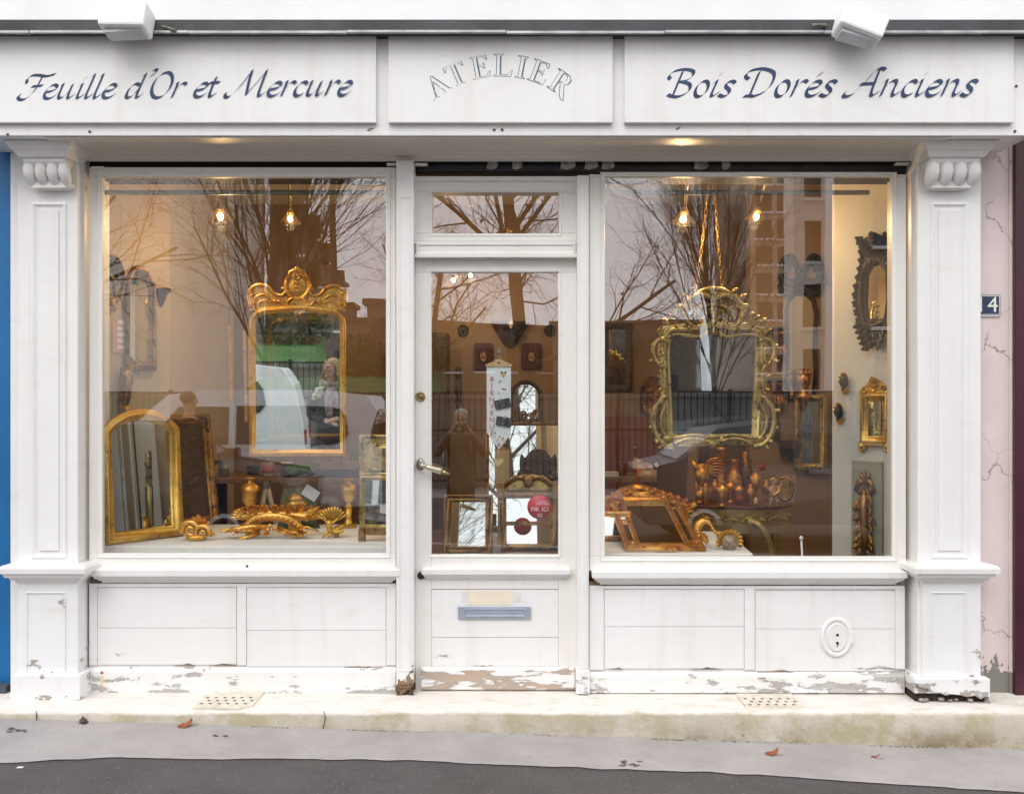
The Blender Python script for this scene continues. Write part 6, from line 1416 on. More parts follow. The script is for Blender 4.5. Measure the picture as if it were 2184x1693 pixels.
hp=[(16*math.sin(t_)**3*.72*k,(13*math.cos(t_)-5*math.cos(2*t_)-2*math.cos(3*t_)-math.cos(4*t_))*.62*k) for t_ in [2*PI*i/30 for i in range(30)]]; mb.prism(list(reversed(hp)),-.008,.004); mb.build('heart',m_lw,o,.003); mb=MB(); mb.tube([(0,-.002,6*k),(0,-.002,28*k)],.0008,4); mb.build('thread',m_white,o)
ysk=.1415; k=(D+ysk)/F; o=thing('round_sticker','round red sticker on the door glass lettered FÊTES ARTISAN PARIS ICI','sticker',P(1150,1081,ysk))
mb=MB(); mb.lathe([(25.5*k,0),(25.5*k,.0008)],40,Matrix.Rotation(R(90),4,'X')); mb.build('disc',m_red,o)
for body,sz,x,z in (('FÊTES',5.6,9,11),('ARTISAN',5.6,8,6.2),('P',10,-14.5,-5),('R',10,-3.6,-5),('S',9,4.0,-5),('ICI',10,13,-5),('CCI',5,1.5,-16),('PARIS',3.4,1.5,-20.2)): text(body,sz*k*1.25,(x*k,-.0010,z*k),FRONT,m_white if body!='S' else m_redt,'sticker_lettering',o,.0002)
mb=MB(); a=-8.8*k; z0=-8.6*k; mb.prism([(a-2.6*k,z0),(a-1.3*k,z0),(a-.6*k,z0+3*k),(a+.6*k,z0+3*k),(a+1.3*k,z0),(a+2.6*k,z0),(a+1*k,z0+4.5*k),(a+.3*k,z0+10*k),(a,z0+13*k),(a-.3*k,z0+10*k),(a-1*k,z0+4.5*k)],-.0012,-.0008); mb.build('tower_mark',m_white,o)
mb=MB()
for i in range(7): mb.ell((r.uniform(-14,14)*k,-.0009,r.uniform(12,20)*k),(.7*k,.0003,.7*k),6,4)
mb.build('star_mark',m_white,o)
# note above the letterbox
yn=.1225; k=(D+yn)/F; o=thing('paper_note','yellowed handwritten note taped above the letterbox','note',P(1047,1274,yn)); mb=MB(); mb.box(-48*k,48*k,-.0008,.0,-16*k,15*k); mb.build('sheet',simple('note_cream',(.78,.70,.56),.85,0,.03),o)
mb=MB()
for j,(a,b) in enumerate(((-36,24),(-30,38),(-22,30))): scribble(mb,a*k,b*k,(8-j*8)*k,2.6*k,-.001,40+j)
mb.build('handwriting',simple('faded_ink',(.50,.36,.22),.8),o); mb=MB(); mb.box(-62*k,-48.2*k,-.0006,0,-10*k,12*k); mb.box(48.2*k,66*k,-.0006,0,-10*k,12*k); mb.build('tape',simple('tape',(.72,.71,.69),.3),o)
# ================================================================ RIGHT WINDOW
pzr=.728
yt0,yt1=.20,1.05
ZR=table_top('display_table','white display board with a slanting end inside the right window',X(1280,.2),X(1606,.2),yt0,yt1,pzr,[(X(1280,.2),.2),(X(1606,.2),.2),(X(1560,.85),.85),(X(1540,1.05),1.05),(X(1290,1.05),1.05)])
def rococo():
    y=.70; k=(D+y)/F; c=P(1519,955,y)
    o=thing('rococo_mirror','large carved rococo mirror with an asymmetrical scrolled frame hanging on two chains','mirror',c,(R(.2),0,0))
    w_=(1606-1424)*k; z0=(955-926)*k; z1=(955-712)*k
    p=[(-w_*.46,z0),(w_*.46,z0)]+[(w_*.47,z0+(z1-z0)*.3),(w_*.5,z0+(z1-z0)*.8),(w_*.48,z1-.012)]+[(w_*.3,z1),(0,z1+.006),(-w_*.3,z1)]+[(-w_*.48,z1-.012),(-w_*.5,z0+(z1-z0)*.8),(-w_*.47,z0+(z1-z0)*.3)]
    framed(o,p,25*k,.038,m_goldg,mirror('mirror_mercury',(.16,.175,.18),.03,.25))
    mb=MB()
    def q(pts,r0,r1,both=True,n=7,yy=-.03):
        for sg in ((-1,1) if both else (1,)):
            mb.tube([(sg*a.x*k,yy,a.y*k) for a in catmull([(u_,v_,0) for u_,v_ in pts],6)],(r0*1.15*k,r1*1.15*k),n)
    # crest: round cartouche, palmette, side scrolls
    q([(8,320),(30,324),(52,314),(62,290),(54,266),(36,256),(22,264),(24,276)],7,4); q([(0,338),(16,336),(30,330),(38,322)],5,4); q([(6,252),(20,262),(30,270)],3,4)
    q([(58,294),(70,300),(80,290),(92,280)],7,2.5); q([(30,252),(60,252),(90,250),(104,232)],5,5); q([(46,270),(40,284),(24,300),(6,304)],3.5,2.5)
    q([(14,248),(18,240),(30,236),(60,240),(88,240),(106,226)],4,4)
    for sg in (-1,1):
        mb.spiral((sg*66*k,294*k),9*k,1.3,R(90),4*k,sg,None,-.034); mb.leaf((sg*96*k,-.025,262*k),(sg*.7,-.2,.6),(0,-1,0),22*k,16*k,.6,3); mb.leaf((sg*104*k,-.025,238*k),(sg*.6,-.3,.5),(0,-1,0),28*k,16*k,.6,3)
        mb.leaf((sg*24*k,-.02,262*k),(sg*.5,-.2,-.5),(0,-1,0),20*k,14*k,.4,3); mb.leaf((sg*112*k,-.03,30*k),(sg*.5,-.2,-.9),(0,-1,0),26*k,16*k,.5,3)
    for i in range(7): a=R(30+20*i); mb.leaf((0,-.03,312*k),(math.cos(a),-.15,math.sin(a)),(0,-1,0),24*k,9*k,.4,2)
    mb.leaf((0,-.034,276*k),(0,-.1,1),(0,-1,0),34*k,20*k,.3,4); mb.ell((0,-.034,268*k),(7*k,.01,7*k))
    for sg in (-1,1):
        for (a,b,dx,dz,l) in ((40,326,.6,.8,20),(56,318,.9,.5,18),(70,282,1,.2,18),(84,272,.9,.6,18),(74,246,.5,1,16),(50,244,.2,1,16),(28,300,-.5,.6,16),(44,258,.6,-.2,16),(62,268,.2,1,15),(14,300,.3,1,16)):
            mb.leaf((sg*a*k,-.032,b*k),(sg*dx,-.25,dz),(0,-1,0),l*k,l*.55*k,.7,3)
        for (a,b,q_) in ((36,290,7),(20,288,5),(84,256,6),(52,300,5)): mb.spiral((sg*a*k,b*k),q_*k,1.3,R(70),2.2*k,sg,None,-.034)
    mb.build('crest',m_goldg,o)
    # side C-scrolls and corner scrolls
    mb=MB()
    for a in ((0,0),):
        q([(96,226),(112,232),(124,222),(128,204),(122,186),(114,178),(108,190),(110,214)],5,3.5); q([(110,176),(104,160),(104,130),(108,110)],4.5,4.5)
        q([(106,110),(112,100),(122,88),(128,66),(126,40),(116,18),(100,6),(84,4)],5.5,6); q([(100,96),(106,80),(112,62),(110,40),(100,24),(88,22)],4,3.5); q([(118,196),(116,206),(118,216)],3,4)
        for sg in (-1,1): mb.ell((sg*104*k,-.034,108*k),(7*k,.012,6*k)); mb.ell((sg*100*k,-.03,20*k),(9*k,.014,8*k)); mb.spiral((sg*112*k,204*k),8*k,1.2,0,3*k,sg,None,-.034)
    q([(84,8),(60,18),(40,20),(22,16),(10,6)],5,4); q([(88,20),(60,26),(40,28),(20,26)],3.2,3.2)
    mb.shell((0,22*k),20*k,R(200),R(340),7,.02,None,-.03); mb.tube([(-14*k,-.034,22*k),(0,-.04,26*k),(14*k,-.034,22*k)],[3*k,5*k,3*k],7)
    for sg in (-1,1):
        for (a,b,dx,dz,l) in ((124,212,.9,.5,16),(126,190,.8,-.6,16),(110,150,.9,.3,14),(108,128,.8,-.5,14),(126,76,.9,.3,18),(124,48,.9,-.4,18),(108,10,.6,-.8,18),(60,18,.2,-1,14),(36,18,-.3,-1,12)): mb.leaf((sg*a*k,-.03,b*k),(sg*dx,-.25,dz),(0,-1,0),l*k,l*.55*k,.7,3)
    mb.build('side_scrolls',m_goldg,o)
    mb=MB()
    for sg in (-1,1):
        mb.add([(sg*a*k,-.012,b*k) for a,b in ((104,78),(109,84),(114,74),(116,52),(112,36),(108,30),(110,52))],[(0,1,2,3,4,5,6) if sg<0 else (6,5,4,3,2,1,0)]); mb.add([(sg*a*k,-.010,b*k) for a,b in ((112,222),(117,216),(116,190),(112,182),(113,200))],[(0,1,2,3,4) if sg<0 else (4,3,2,1,0)])
        mb.add([(sg*a*k,-.008,b*k) for a,b in ((14,280),(40,296),(50,290),(50,276),(34,272),(18,268))],[(0,1,2,3,4,5) if sg<0 else (5,4,3,2,1,0)])
        mb.add([(sg*a*k,-.008,b*k) for a,b in ((34,246),(84,246),(70,238),(40,238))],[(0,1,2,3) if sg>0 else (3,2,1,0)])
    mb.build('mirror_inlay',m_mirold,o)
    mb=MB(); mb.prism([(a*k,b*k) for a,b in ((-60,240),(60,240),(62,290),(40,318),(0,332),(-40,318),(-62,290))],-.006,.006); mb.prism([(a*k,b*k) for a,b in ((60,240),(104,236),(96,262),(62,280))],-.006,.006); mb.prism([(-a*k,b*k) for a,b in ((62,280),(96,262),(104,236),(60,240))],-.006,.006); mb.build('crest_board',m_goldd,o)
    # chains, one link after another, up to hooks in the ceiling
    for (px0,py0,px1,py1) in ((1483,642,1503,470),(1540,622,1528,470)):
        a=P(px0,py0,y)-c; b=P(px1,py1,y)-c; d=b-a; L_=(RZ-c.z-.0-a.z)/d.z; b=a+d*L_; n=int(d.length*L_/.036)
        mb=MB()
        for i in range(n):
            p0=a.lerp(b,(i+.5)/n); ln=.0215; wd=.0070
            ring=[(wd*math.cos(2*PI*j/12),0,ln*math.sin(2*PI*j/12)) for j in range(13)]
            M=Matrix.Translation(p0)@d.to_track_quat('Z','Y').to_matrix().to_4x4()@Matrix.Rotation(R(90 if i%2 else 15),4,'Z')
            mb.tube(ring,.0012,5,M)
        mb.build('chain',m_goldy,o)
rococo()
# mirror lying back on the board
def lying():
    y=.25; k=(D+y)/F; c=P(1420,1166,y); c.z=pzr+.004
    o=thing('reclining_mirror','red and gold carved mirror with a pierced crest lying back on the white board','mirror',c,(R(-76),0,R(.5)))
    w_=172*k; h=.78; bw=.034
    framed(o,rect(w_-2*bw,bw,h-bw),bw,.022,m_goldr,m_mirror)
    mb=MB(); y0=-.006
    for sg in (-1,1): mb.box(sg*(w_*.5-bw*2.2)-.009,sg*(w_*.5-bw*2.2)+.009,-.014,-.0002,bw,h-bw)
    mb.box(-w_*.5+bw*2.5,w_*.5-bw*2.5,-.014,-.0002,bw*1.9,bw*2.35); mb.box(-w_*.5+bw*2.5,w_*.5-bw*2.5,-.014,-.0002,h-bw*2.3,h-bw*1.9); mb.build('glazing_bars',m_goldr,o)
    mb=MB()
    for sx in (-1,1):
        for zc_ in (bw*1.2,h-bw*1.2): mb.box(sx*(w_*.5-bw*1.2)-bw*.95,sx*(w_*.5-bw*1.2)+bw*.95,-.030,-.002,zc_-bw*.95,zc_+bw*.95); mb.ell((sx*(w_*.5-bw*1.2),-.031,zc_),(.011,.006,.011),10,6)
    mb.build('corner_block',m_goldr,o)
    mb=MB(); hc=.27
    mb.prism([(-w_*.62,h-.16),(-w_*.5,h-.16),(-w_*.5,h+.002),(w_*.5,h+.002),(w_*.5,h-.2),(w_*.60,h-.2),(w_*.60,h-.12),(w_*.52,h+.0),(w_*.40,h+.08),(w_*.28,h+.18),(w_*.12,h+.24),(0,h+hc),(-w_*.12,h+.24),(-w_*.28,h+.18),(-w_*.40,h+.08),(-w_*.56,h+.0)],-.006,.006)
    for sg in (-1,1):
        for i in range(7):
            t_=i/6; x=sg*w_*(.60-.46*t_); z=h-.10+.27*t_**.9; mb.leaf((x,-.006,z-.03),(sg*(.8-.9*t_),-.02,.6+.3*t_),(0,-1,0),.06,.05,.3,3); mb.spiral((x*.8,z-.045),.026,1.2,R(60*i),.009,sg,None,-.014)
        for i in range(4): mb.leaf((sg*w_*.55,-.008,h-.05-i*.05),(sg*.3,-.05,-.9),(0,-1,0),.06,.04,.3,3)
    mb.build('crest',m_goldr,o)
    mb=MB(); op=[(.058*math.cos(2*PI*i/24),h+.115+.062*math.sin(2*PI*i/24)) for i in range(24)]; mb.sweep(op,[(-.012,-.010),(-.004,-.026),(.008,-.024),(.018,-.006)]); mb.build('crest_medallion',m_gold,o); mb=MB(); mb.prism(op,-.012,-.0061); mb.build('medallion_glass',m_mird,o)
    mb=MB(); mb.box(-.05,.05,.013,.03,.03,h-.05); mb.box(-.15,.15,.013,.03,h*.5,h*.5+.05); mb.build('back_strut',m_dkwood,o)
lying()
o=thing('support_block','cloth covered block propping up the reclining mirror','block',(X(1395,.85),.86,pzr+.001)); mb=MB(); mb.box(-.13,.13,-.05,.05,0,.10); mb.build('block',m_cloth,o,.006)
o=thing('red_lined_mirror','small red-lined mirror frame lying behind the reclining mirror at the left','mirror',P(1296,1144,.62),(R(-30),0,R(4))); o.location.z=pzr+.003; framed(o,rect(.22,.03,.14),.03,.02,m_goldr,m_mirror)
o=thing('card_slip','pale printed slip lying on the front edge of the white board','card',(X(1422,.24),.245,pzr+.0012)); mb=MB(); mb.box(-.055,.055,-.012,.012,0,.0012); mb.build('slip',m_goldg,o)
# gilded bracket with a mask
def mask_arm():
    y=.36; k=(D+y)/F; c=P(1548,1178,y); o=thing('mask_bracket','gilded scroll bracket ending in a shell-crowned mask face on the white board','carving',(c.x,y,pzr+.001))
    def q(a,b,yy): return Vector(((a-1548)*k,yy,(1180-b)*k))
    mb=MB(); pts=catmull([q(1494,1160,.03),q(1490,1138,.03),q(1500,1124,.03),q(1514,1126,.03),q(1524,1142,.02),q(1540,1154,.0),q(1560,1158,-.02)],6); mb.tube(pts,[(6+2.5*math.sin(i*.2))*k for i in range(len(pts))],10)
    for i in range(0,len(pts),2): mb.ell(pts[i]+Vector((0,-.016,-.004)),(3.4*k,.006,3.4*k),8,5)
    mb.leaf(q(1530,1158,-.0),(1,-.2,.5),(0,-1,.2),34*k,16*k,.5,3); mb.leaf(q(1510,1168,.0),(-.6,-.2,.8),(0,-1,.2),34*k,14*k,.6,3); mb.build('scroll_arm',m_gold,o)
    mb=MB(); fc=q(1553,1166,-.03)
    for i in range(12): a=R(-10+i*18.2); mb.leaf(fc+Vector((15*k*math.cos(a),0.01,15*k*math.sin(a))),(math.cos(a),-.25,math.sin(a)),(0,-1,0),18*k,11*k,.5,2)
    mb.build('shell_crown',m_goldy,o)
    mb=MB(); mb.ell(fc,(18*k,.032,17*k),16,12); mb.ell(fc+Vector((0,-.034,-1*k)),(3*k,.014,5*k)); 
    for sg in (-1,1): mb.ell(fc+Vector((sg*7*k,-.026,4*k)),(4.5*k,.007,2.2*k),8,6); mb.ell(fc+Vector((sg*8*k,-.022,-4*k)),(5*k,.01,4*k),8,6)
    mb.ell(fc+Vector((0,-.03,-8.5*k)),(5*k,.007,2*k),8,6); mb.ell(fc+Vector((0,-.024,-13*k)),(5*k,.01,3*k),8,6); mb.build('mask_face',simple('worn_mask',(.36,.27,.19),.6,.3,.3,30,.001,50),o)
mask_arm()
m_goldt=gold('gold_table',(.78,.60,.26),(.58,.44,.17),(.20,.15,.07),.36,.56,.7)
# half-round console table
def console_table():
    y=1.38; k=(D+y)/F; c=P(1590,1183,y); zt=Z(1080,1.30)
    o=thing('console_table','half-round carved console table with a red-brown marble top','table',(c.x,y,FZ)); h=zt-FZ
    rx=118*k; ry=.30
    def ring(s_,dy=0): return [(-rx*s_,ry*1.15)]+[(-rx*s_*math.cos(PI*i/24),ry*.75-ry*s_*math.sin(PI*i/24)-0+dy) for i in range(25)]+[(rx*s_,ry*1.15)]
    def slab(mb,s0,z0,s1,z1):
        a=ring(s0);b=ring(s1);n=len(a); mb.add([(p[0],p[1],z0) for p in a]+[(p[0],p[1],z1) for p in b],[tuple(range(n-1,-1,-1)),tuple(range(n,2*n))]+[(i,(i+1)%n,n+(i+1)%n,n+i) for i in range(n)])
    mb=MB(); slab(mb,1.0,h-.022,1.03,h-.014); slab(mb,1.03,h-.014,1.02,h); mb.build('marble_top',simple('red_marble',(.20,.075,.05),.25,0,.5,9),o,.002)
    mb=MB(); slab(mb,.98,h-.034,.98,h-.022); slab(mb,.95,h-.115,.95,h-.034); slab(mb,.98,h-.168,.99,h-.115); mb.build('apron',m_goldt,o)
    mb=MB()
    for i in range(1,24):
        a=PI*i/24; M=Matrix.Translation((-rx*.95*math.cos(a),ry*.75-ry*.95*math.sin(a),h-.075))@Matrix.Rotation(math.atan2(ry*math.cos(a)*1.0,rx*math.sin(a)) if 0 else (a-PI/2)*.7,4,'Z')
        (mb.spiral((0,0),.022,1.3,R(90*i),.007,1 if i%2 else -1,M,-.004) if i%2 else mb.leaf((-.02,-.004,-.005),(1,-.1,.2*(-1)**(i//2)),(0,-1,0),.05,.03,.4,3,M))
    mb.build('apron_carving',m_goldt,o)
    for sx,sy in ((-.78,.3),(.78,.3),(.1,-.14)):
        mb=MB(); x=rx*sx; 
        if sy<0:
            pts=[(q.x,q.y,q.z) for q in catmull([(x-.05,sy,h-.09),(x+.0,sy-.03,h-.10),(x+.06,sy-.03,h-.2),(x+.085,sy-.01,h-.36),(x+.07,sy+.02,h-.55),(x+.02,sy+.03,0.01)],6)]
            mb.tube(pts,(.024,.02),9); mb.spiral((x-.04,h-.095),.026,1.2,0,.01,1,None,sy-.02)
        else: mb.lathe([(.02,0),(.024,.04),(.02,.06),(.032,h*.5),(.036,h-.17),(.028,h-.15),(.04,h-.169)],16,Matrix.Translation((x,sy,0)),(.06,h-.17,12,.1))
        mb.build('leg',m_goldt,o)
    return o,zt
con,zt=console_table()
zt+=.001
G='gilded pieces crowding the console table'
def put(name,label,px,pt,pb,w_,y,mat,prof,fl=None,cat='vase'): return lath(name,label,cat,px,w_,pt,pb,y,mat,prof,zt,G,None,fl)
CHAL=[(.75,0),(.8,.02),(.6,.05),(.2,.1),(.16,.22),(.3,.27),(.18,.33),(.22,.4),(.8,.5),(1,.66),(.92,.8),(.5,.86),(.42,.95),(.6,1),(.4,1)]
# the table front arcs, so nearer pieces stand lower in the picture
put('gilded_urn_vase','gadrooned gilded urn at the front of the console table, beside the ewer',1540,1012,1066,27,1.30,m_gold,URN,(.25,.55,12,.12))
put('gilded_urn_vase','gilded urn with a narrow neck behind the red egg cup',1576,1012,1060,27,1.42,m_goldr,URN,(.25,.55,12,.12))
o=put('egg_cup','small red-lacquered ball on a gilded foot at the table front',1578,1047,1074,21,1.22,simple('red_lacquer',(.30,.03,.015),.2,0,.2),[(.7,0),(.75,.04),(.3,.1),(.25,.2),(.7,.35),(1,.6),(.9,.82),(.5,.97),(.1,1)],None,'ornament')
put('dark_candlestick','tall dark candlestick with a cup beside the cherub',1612,985,1060,26,1.4,m_goldr,CHAL)
o=lath('red_ball','shiny red ball on top of the tall dark candlestick','ball',1625,17,988,1004,1.44,simple('red_ball',(.35,.01,.01),.15,0,.1),[(.1,0),(.6,.08),(.95,.3),(1,.5),(.95,.7),(.6,.92),(.1,1)],None,G)
put('gilded_column','thick gilded turned column standing behind the ewer',1538,925,1040,20,1.62,m_goldr,[(1,0),(1,.06),(.8,.08),(.85,.5),(.7,.52),(.95,.56),(.75,.6),(.8,.92),(1,.95),(1,1)],(.1,.5,10,.1))
put('dark_vase','dark bulging vase at the back centre of the console table',1590,935,1040,30,1.66,m_goldd,BULB)
put('copper_jug','coppery round jug at the back of the table under the hanging mirror',1566,950,1040,34,1.6,m_goldr,[(.5,0),(.55,.03),(.8,.2),(1,.42),(.9,.6),(.5,.72),(.42,.86),(.55,.97),(.5,1)])
put('pineapple_finial','small gilded pineapple finial on the front edge of the table',1612,1062,1086,17,1.2,m_goldg,[(.5,0),(.5,.1),(.9,.25),(1,.5),(.8,.8),(.3,1)],(.15,.9,9,.15),'finial')
put('turned_knob','large turned wooden knob at the left end of the table',1494,1036,1066,25,1.48,m_goldr,[(.8,0),(.85,.1),(.5,.2),(.9,.4),(1,.6),(.8,.85),(.3,1)],None,'finial')
put('gilded_goblet','dull gilded goblet between the two front urns',1558,1005,1052,20,1.55,m_gold,CHAL)
put('bronze_pot','low dark bronze pot behind the turned knob',1512,1022,1060,24,1.56,m_goldr,BULB)
for px,pt,y,w_,lab in ((1526,1000,1.66,20,'brown gilt vase behind the ewer wing'),(1602,960,1.7,20,'tall narrow brown vase at the back right'),(1634,1000,1.62,18,'brown gilt vase half behind the cherub'),(1487,1030,1.6,15,'small gilt vase at the far left of the table'),(1601,1018,1.36,18,'small gilt baluster vase left of the tall dark candlestick'),(1553,968,1.7,18,'tall brown bottle vase between column and jug'),(1505,1042,1.42,16,'little gilt cup between knob and front urn')): put('small_vase',lab,px,pt,pt+45,w_,y,m_goldr,BULB)
# ewer with a wing handle
y=1.5; k=(D+y)/F; o=thing('gilded_ewer','gilded ewer with a long spout and a fluted wing handle on the console table','ewer',(X(1497,y),y,zt),(0,0,0),G); b=Z(1034,y)-zt
mb=MB(); mb.lathe([(.03,0),(.032,.006),(.012,b*.5),(.012,b)],16); mb.lathe([(a*16*k,b+q*46*k) for a,q in [(.3,0),(.6,.05),(.9,.3),(1,.5),(.8,.7),(.5,.8),(.6,.95),(.4,1)]],22); mb.tube([(-6*k,0,b+30*k),(-14*k,0,b+40*k),(-20*k,0,b+52*k)],[9*k,6*k,3*k],8); mb.build('body',m_gold,o)
mb=MB()
for i in range(7): a=R(70-i*16); mb.tube([(q.x,-.01,q.y) for q in catmull([(8*k,b+30*k,0),(8*k+22*k*math.cos(a),b+30*k+24*k*math.sin(a),0),(8*k+(46-2*i)*k*math.cos(a-.35),b+30*k+(30-2*i)*k*math.sin(a-.1),0)],5)],(4*k,2.5*k),6)
mb.build('wing_handle',m_goldr,o)
# cherub
def putto(o,k,mat,hm):
    V_=[(0,0,26),(0,-1,34),(1,-1,41),(0,-2,46),(-1,-3,53),(-2,-3,57),(8,-2,40),(15,-4,46),(16,-4,56),(-8,-3,40),(-12,-8,34),(-6,-12,30),(4,-2,20),(7,-6,11),(5,-1,2),(9,-5,1),(-4,-2,20),(-7,-3,10),(-9,-1,1),(-11,-5,1)]
    E_=[(0,1),(1,2),(2,3),(3,4),(4,5),(2,6),(6,7),(7,8),(2,9),(9,10),(10,11),(0,12),(12,13),(13,14),(14,15),(0,16),(16,17),(17,18),(18,19)]
    Rd=[7.5,7.5,6.5,3.2,6,4.5,3.6,2.7,1.8,3.6,2.7,1.8,5,3.6,2.2,1.6,5,3.6,2.2,1.6]
    b=skin('body',[Vector(q)*k for q in V_],E_,[q*k for q in Rd],mat,o,2,lambda mb:(mb.ell((-1*k,-9*k,53*k),(1.2*k,1.6*k,1.5*k),6,5),[mb.ell(((-1+s_*2.6)*k,-8*k,55*k),(1.6*k,1*k,.8*k),6,5) for s_ in (-1,1)]))
    mb=MB(); r=random.Random(4)
    for i in range(34): a=r.uniform(0,6.28); e=r.uniform(-.1,1.4); mb.ell((-1*k+6.4*k*math.cos(a)*math.cos(e),-2*k+5.5*k*math.sin(a)*math.cos(e)+1*k,56*k+5.5*k*math.sin(e)),(2*k,2*k,2*k),6,5)
    mb.build('hair',hm,o)
    mb=MB(); mb.tube([(14*k,-6*k,46*k),(8*k,-9*k,32*k),(-2*k,-9*k,26*k),(-8*k,-4*k,24*k)],[2*k,3.4*k,3.6*k,2*k],7); mb.leaf((-6*k,4*k,36*k),(-1,.3,.5),(0,-1,0),20*k,12*k,.4,4); mb.lathe([(1.2*k,0),(3*k,5*k),(4*k,6*k),(3.6*k,7*k)],10,Matrix.Translation((16*k,-4*k,57*k))); mb.build('drapery',hm,o)
    mb=MB(); mb.lathe([(14*k,0),(14*k,2*k),(12*k,3*k)],18,Matrix.Translation((0,-2*k,-2*k)),None,1,.7); mb.build('base',m_goldd,o)
y=1.26; k=(D+y)/F; o=thing('cherub_statue','painted cherub statue with gilded curls holding up a torch on the console table','statue',(X(1650,y),y,zt+2*k),(0,0,R(8))); putto(o,k*.97,simple('painted_flesh',(.62,.40,.26),.35,0,.2,25),m_gold)
y=1.52; k=(D+y)/F; o=thing('table_plaque','brown oval painting plaque leaning behind the cherub','plaque',(X(1674,y),y,zt),(R(-8),0,R(-20))); mb=MB(); mb.box(-20*k,22*k,0,.012,0,60*k); mb.build('board',m_wood,o,.002); mb=MB(); op=[(15*k*math.cos(2*PI*i/24),30*k+23*k*math.sin(2*PI*i/24)) for i in range(24)]; mb.sweep(op,[(-.006,-.0005),(0,-.01),(.01,-.008),(.014,-.0005)]); mb.prism(op,-.003,-.0004); mb.build('oval_relief',m_goldd,o)
# --- right wall hangings (face -x)
def onwall(name,label,cat,px,pb,group=None,sx=1):
    # on the splayed pier right of px 1775, else on the shallow wall at the back
    if px>1775:
        d=PB-PA; q=(px-CX)/F; t_=(q*(D+PA.y)-PA.x)/(d.x-q*d.y); c=PA+d*t_; n_=Vector((d.y,-d.x,0)).normalized(); c=c+n_*.004; rot=(0,0,PR)
        c.z=CZ+(CY-pb)*(D+c.y)/F
    else: c=P(px,pb,YB-.004); rot=(0,0,0)
    o=thing(name,label,cat,c,rot,group); o.scale=(sx,1,1); return o,(D+c.y)/F
# dark baroque mirror
o,k=onwall('baroque_mirror','tall dark carved baroque mirror with a pointed foot high on the right wall','mirror',1872,737,None,.72); h=245*k
p=[(.0,h*.22),(.07,h*.24),(.085,h*.4),(.075,h*.62),(.03,h*.70),(-.03,h*.70),(-.075,h*.62),(-.085,h*.4),(-.07,h*.24)]; framed(o,p,.06,.04,m_dkwood,m_mirror)
mb=MB(); mb.prism([(.0,0),(.05,h*.06),(.13,h*.2),(.155,h*.4),(.14,h*.64),(.10,h*.74),(.11,h*.84),(.05,h*.97),(0,h),(-.05,h*.97),(-.11,h*.84),(-.10,h*.74),(-.14,h*.64),(-.155,h*.4),(-.13,h*.2),(-.05,h*.06)],.0125,.018)
r=random.Random(9)
for sg in (-1,1):
    for i in range(9): t_=i/8; mb.leaf((sg*(.10+.03*math.sin(t_*5)),-.02,h*(.2+.62*t_)),(sg*.8,-.35,.5-t_*.4),(0,-1,0),.06,.055,.3,3)
    for i in range(5): mb.leaf((sg*(.02+.018*i),-.02,h*(.05+.05*i)),(sg*.6,-.3,-.6),(0,-1,0),.09,.06,.4,3); mb.leaf((sg*.02*i,-.02,h*(.72+.05*i*.6)),(sg*.6,-.3,.9),(0,-1,0),.10,.07,.4,3); mb.spiral((sg*.05,h*(.75+.04*i)),.03,1.2,i,.01,sg,None,-.03)
mb.leaf((0,-.02,h*.1),(0,-.1,-1),(0,-1,0),h*.11,.07,.2,3); mb.leaf((0,-.03,h*.82),(0,-.1,1),(0,-1,0),h*.17,.12,.4,4); mb.build('carved_surround',m_blk,o)
o,k=onwall('gilt_wall_mirror','small gilded mirror with a shaped crest and scroll feet on the right wall','mirror',1870,962,None,.66); h=157*k; p=rect(.165,h*.2,h*.68); framed(o,p,.055,.03,m_goldy,m_mirror)
mb=MB(); mb.prism([(-.15,h*.76),(.15,h*.76),(.13,h*.84),(.08,h*.9),(.04,h*.96),(0,h*.97),(-.04,h*.96),(-.08,h*.9),(-.13,h*.84)],-.02,.002); mb.leaf((0,-.02,h*.82),(0,-.1,1),(0,-1,0),h*.2,.09,.5,3)
for sg in (-1,1): mb.spiral((sg*.12,h*.06),.03,1.3,R(90),.014,sg,None,-.015); mb.leaf((sg*.11,-.01,h*.17),(sg*.2,-.2,-1),(0,-1,0),h*.15,.06,.5,3); mb.spiral((sg*.09,h*.84),.025,1.2,0,.009,sg,None,-.022)
mb.build('crest',m_goldy,o)
for px,pb,lab in ((1808,833,'upper of the two small gilt mask brackets on the right wall'),(1797,897,'lower of the two small gilt mask brackets on the right wall')):
    o,k=onwall('mask_bracket',lab,'bracket',px,pb,'gilt mask brackets'); o.scale=(.62,.7,.78); mb=MB(); mb.ell((0,-.04,.062),(.035,.04,.05),12,8); mb.ell((0,-.085,.055),(.008,.012,.014),8,5); mb.lathe([(.005,0),(.02,.02),(.03,.035)],12,Matrix.Translation((0,-.03,-.02))); mb.build('mask',m_blk,o); mb=MB()
    for i in range(7): a=R(10+27*i); mb.leaf((.03*math.cos(a),-.04,.065+.04*math.sin(a)),(math.cos(a),-.3,math.sin(a)),(0,-1,0),.035,.025,.6,2)
    mb.prism([(-.035,.02),(0,-.03),(.035,.02),(.0,.01)],-.05,-.0); mb.build('gilt_hair',m_goldy,o)
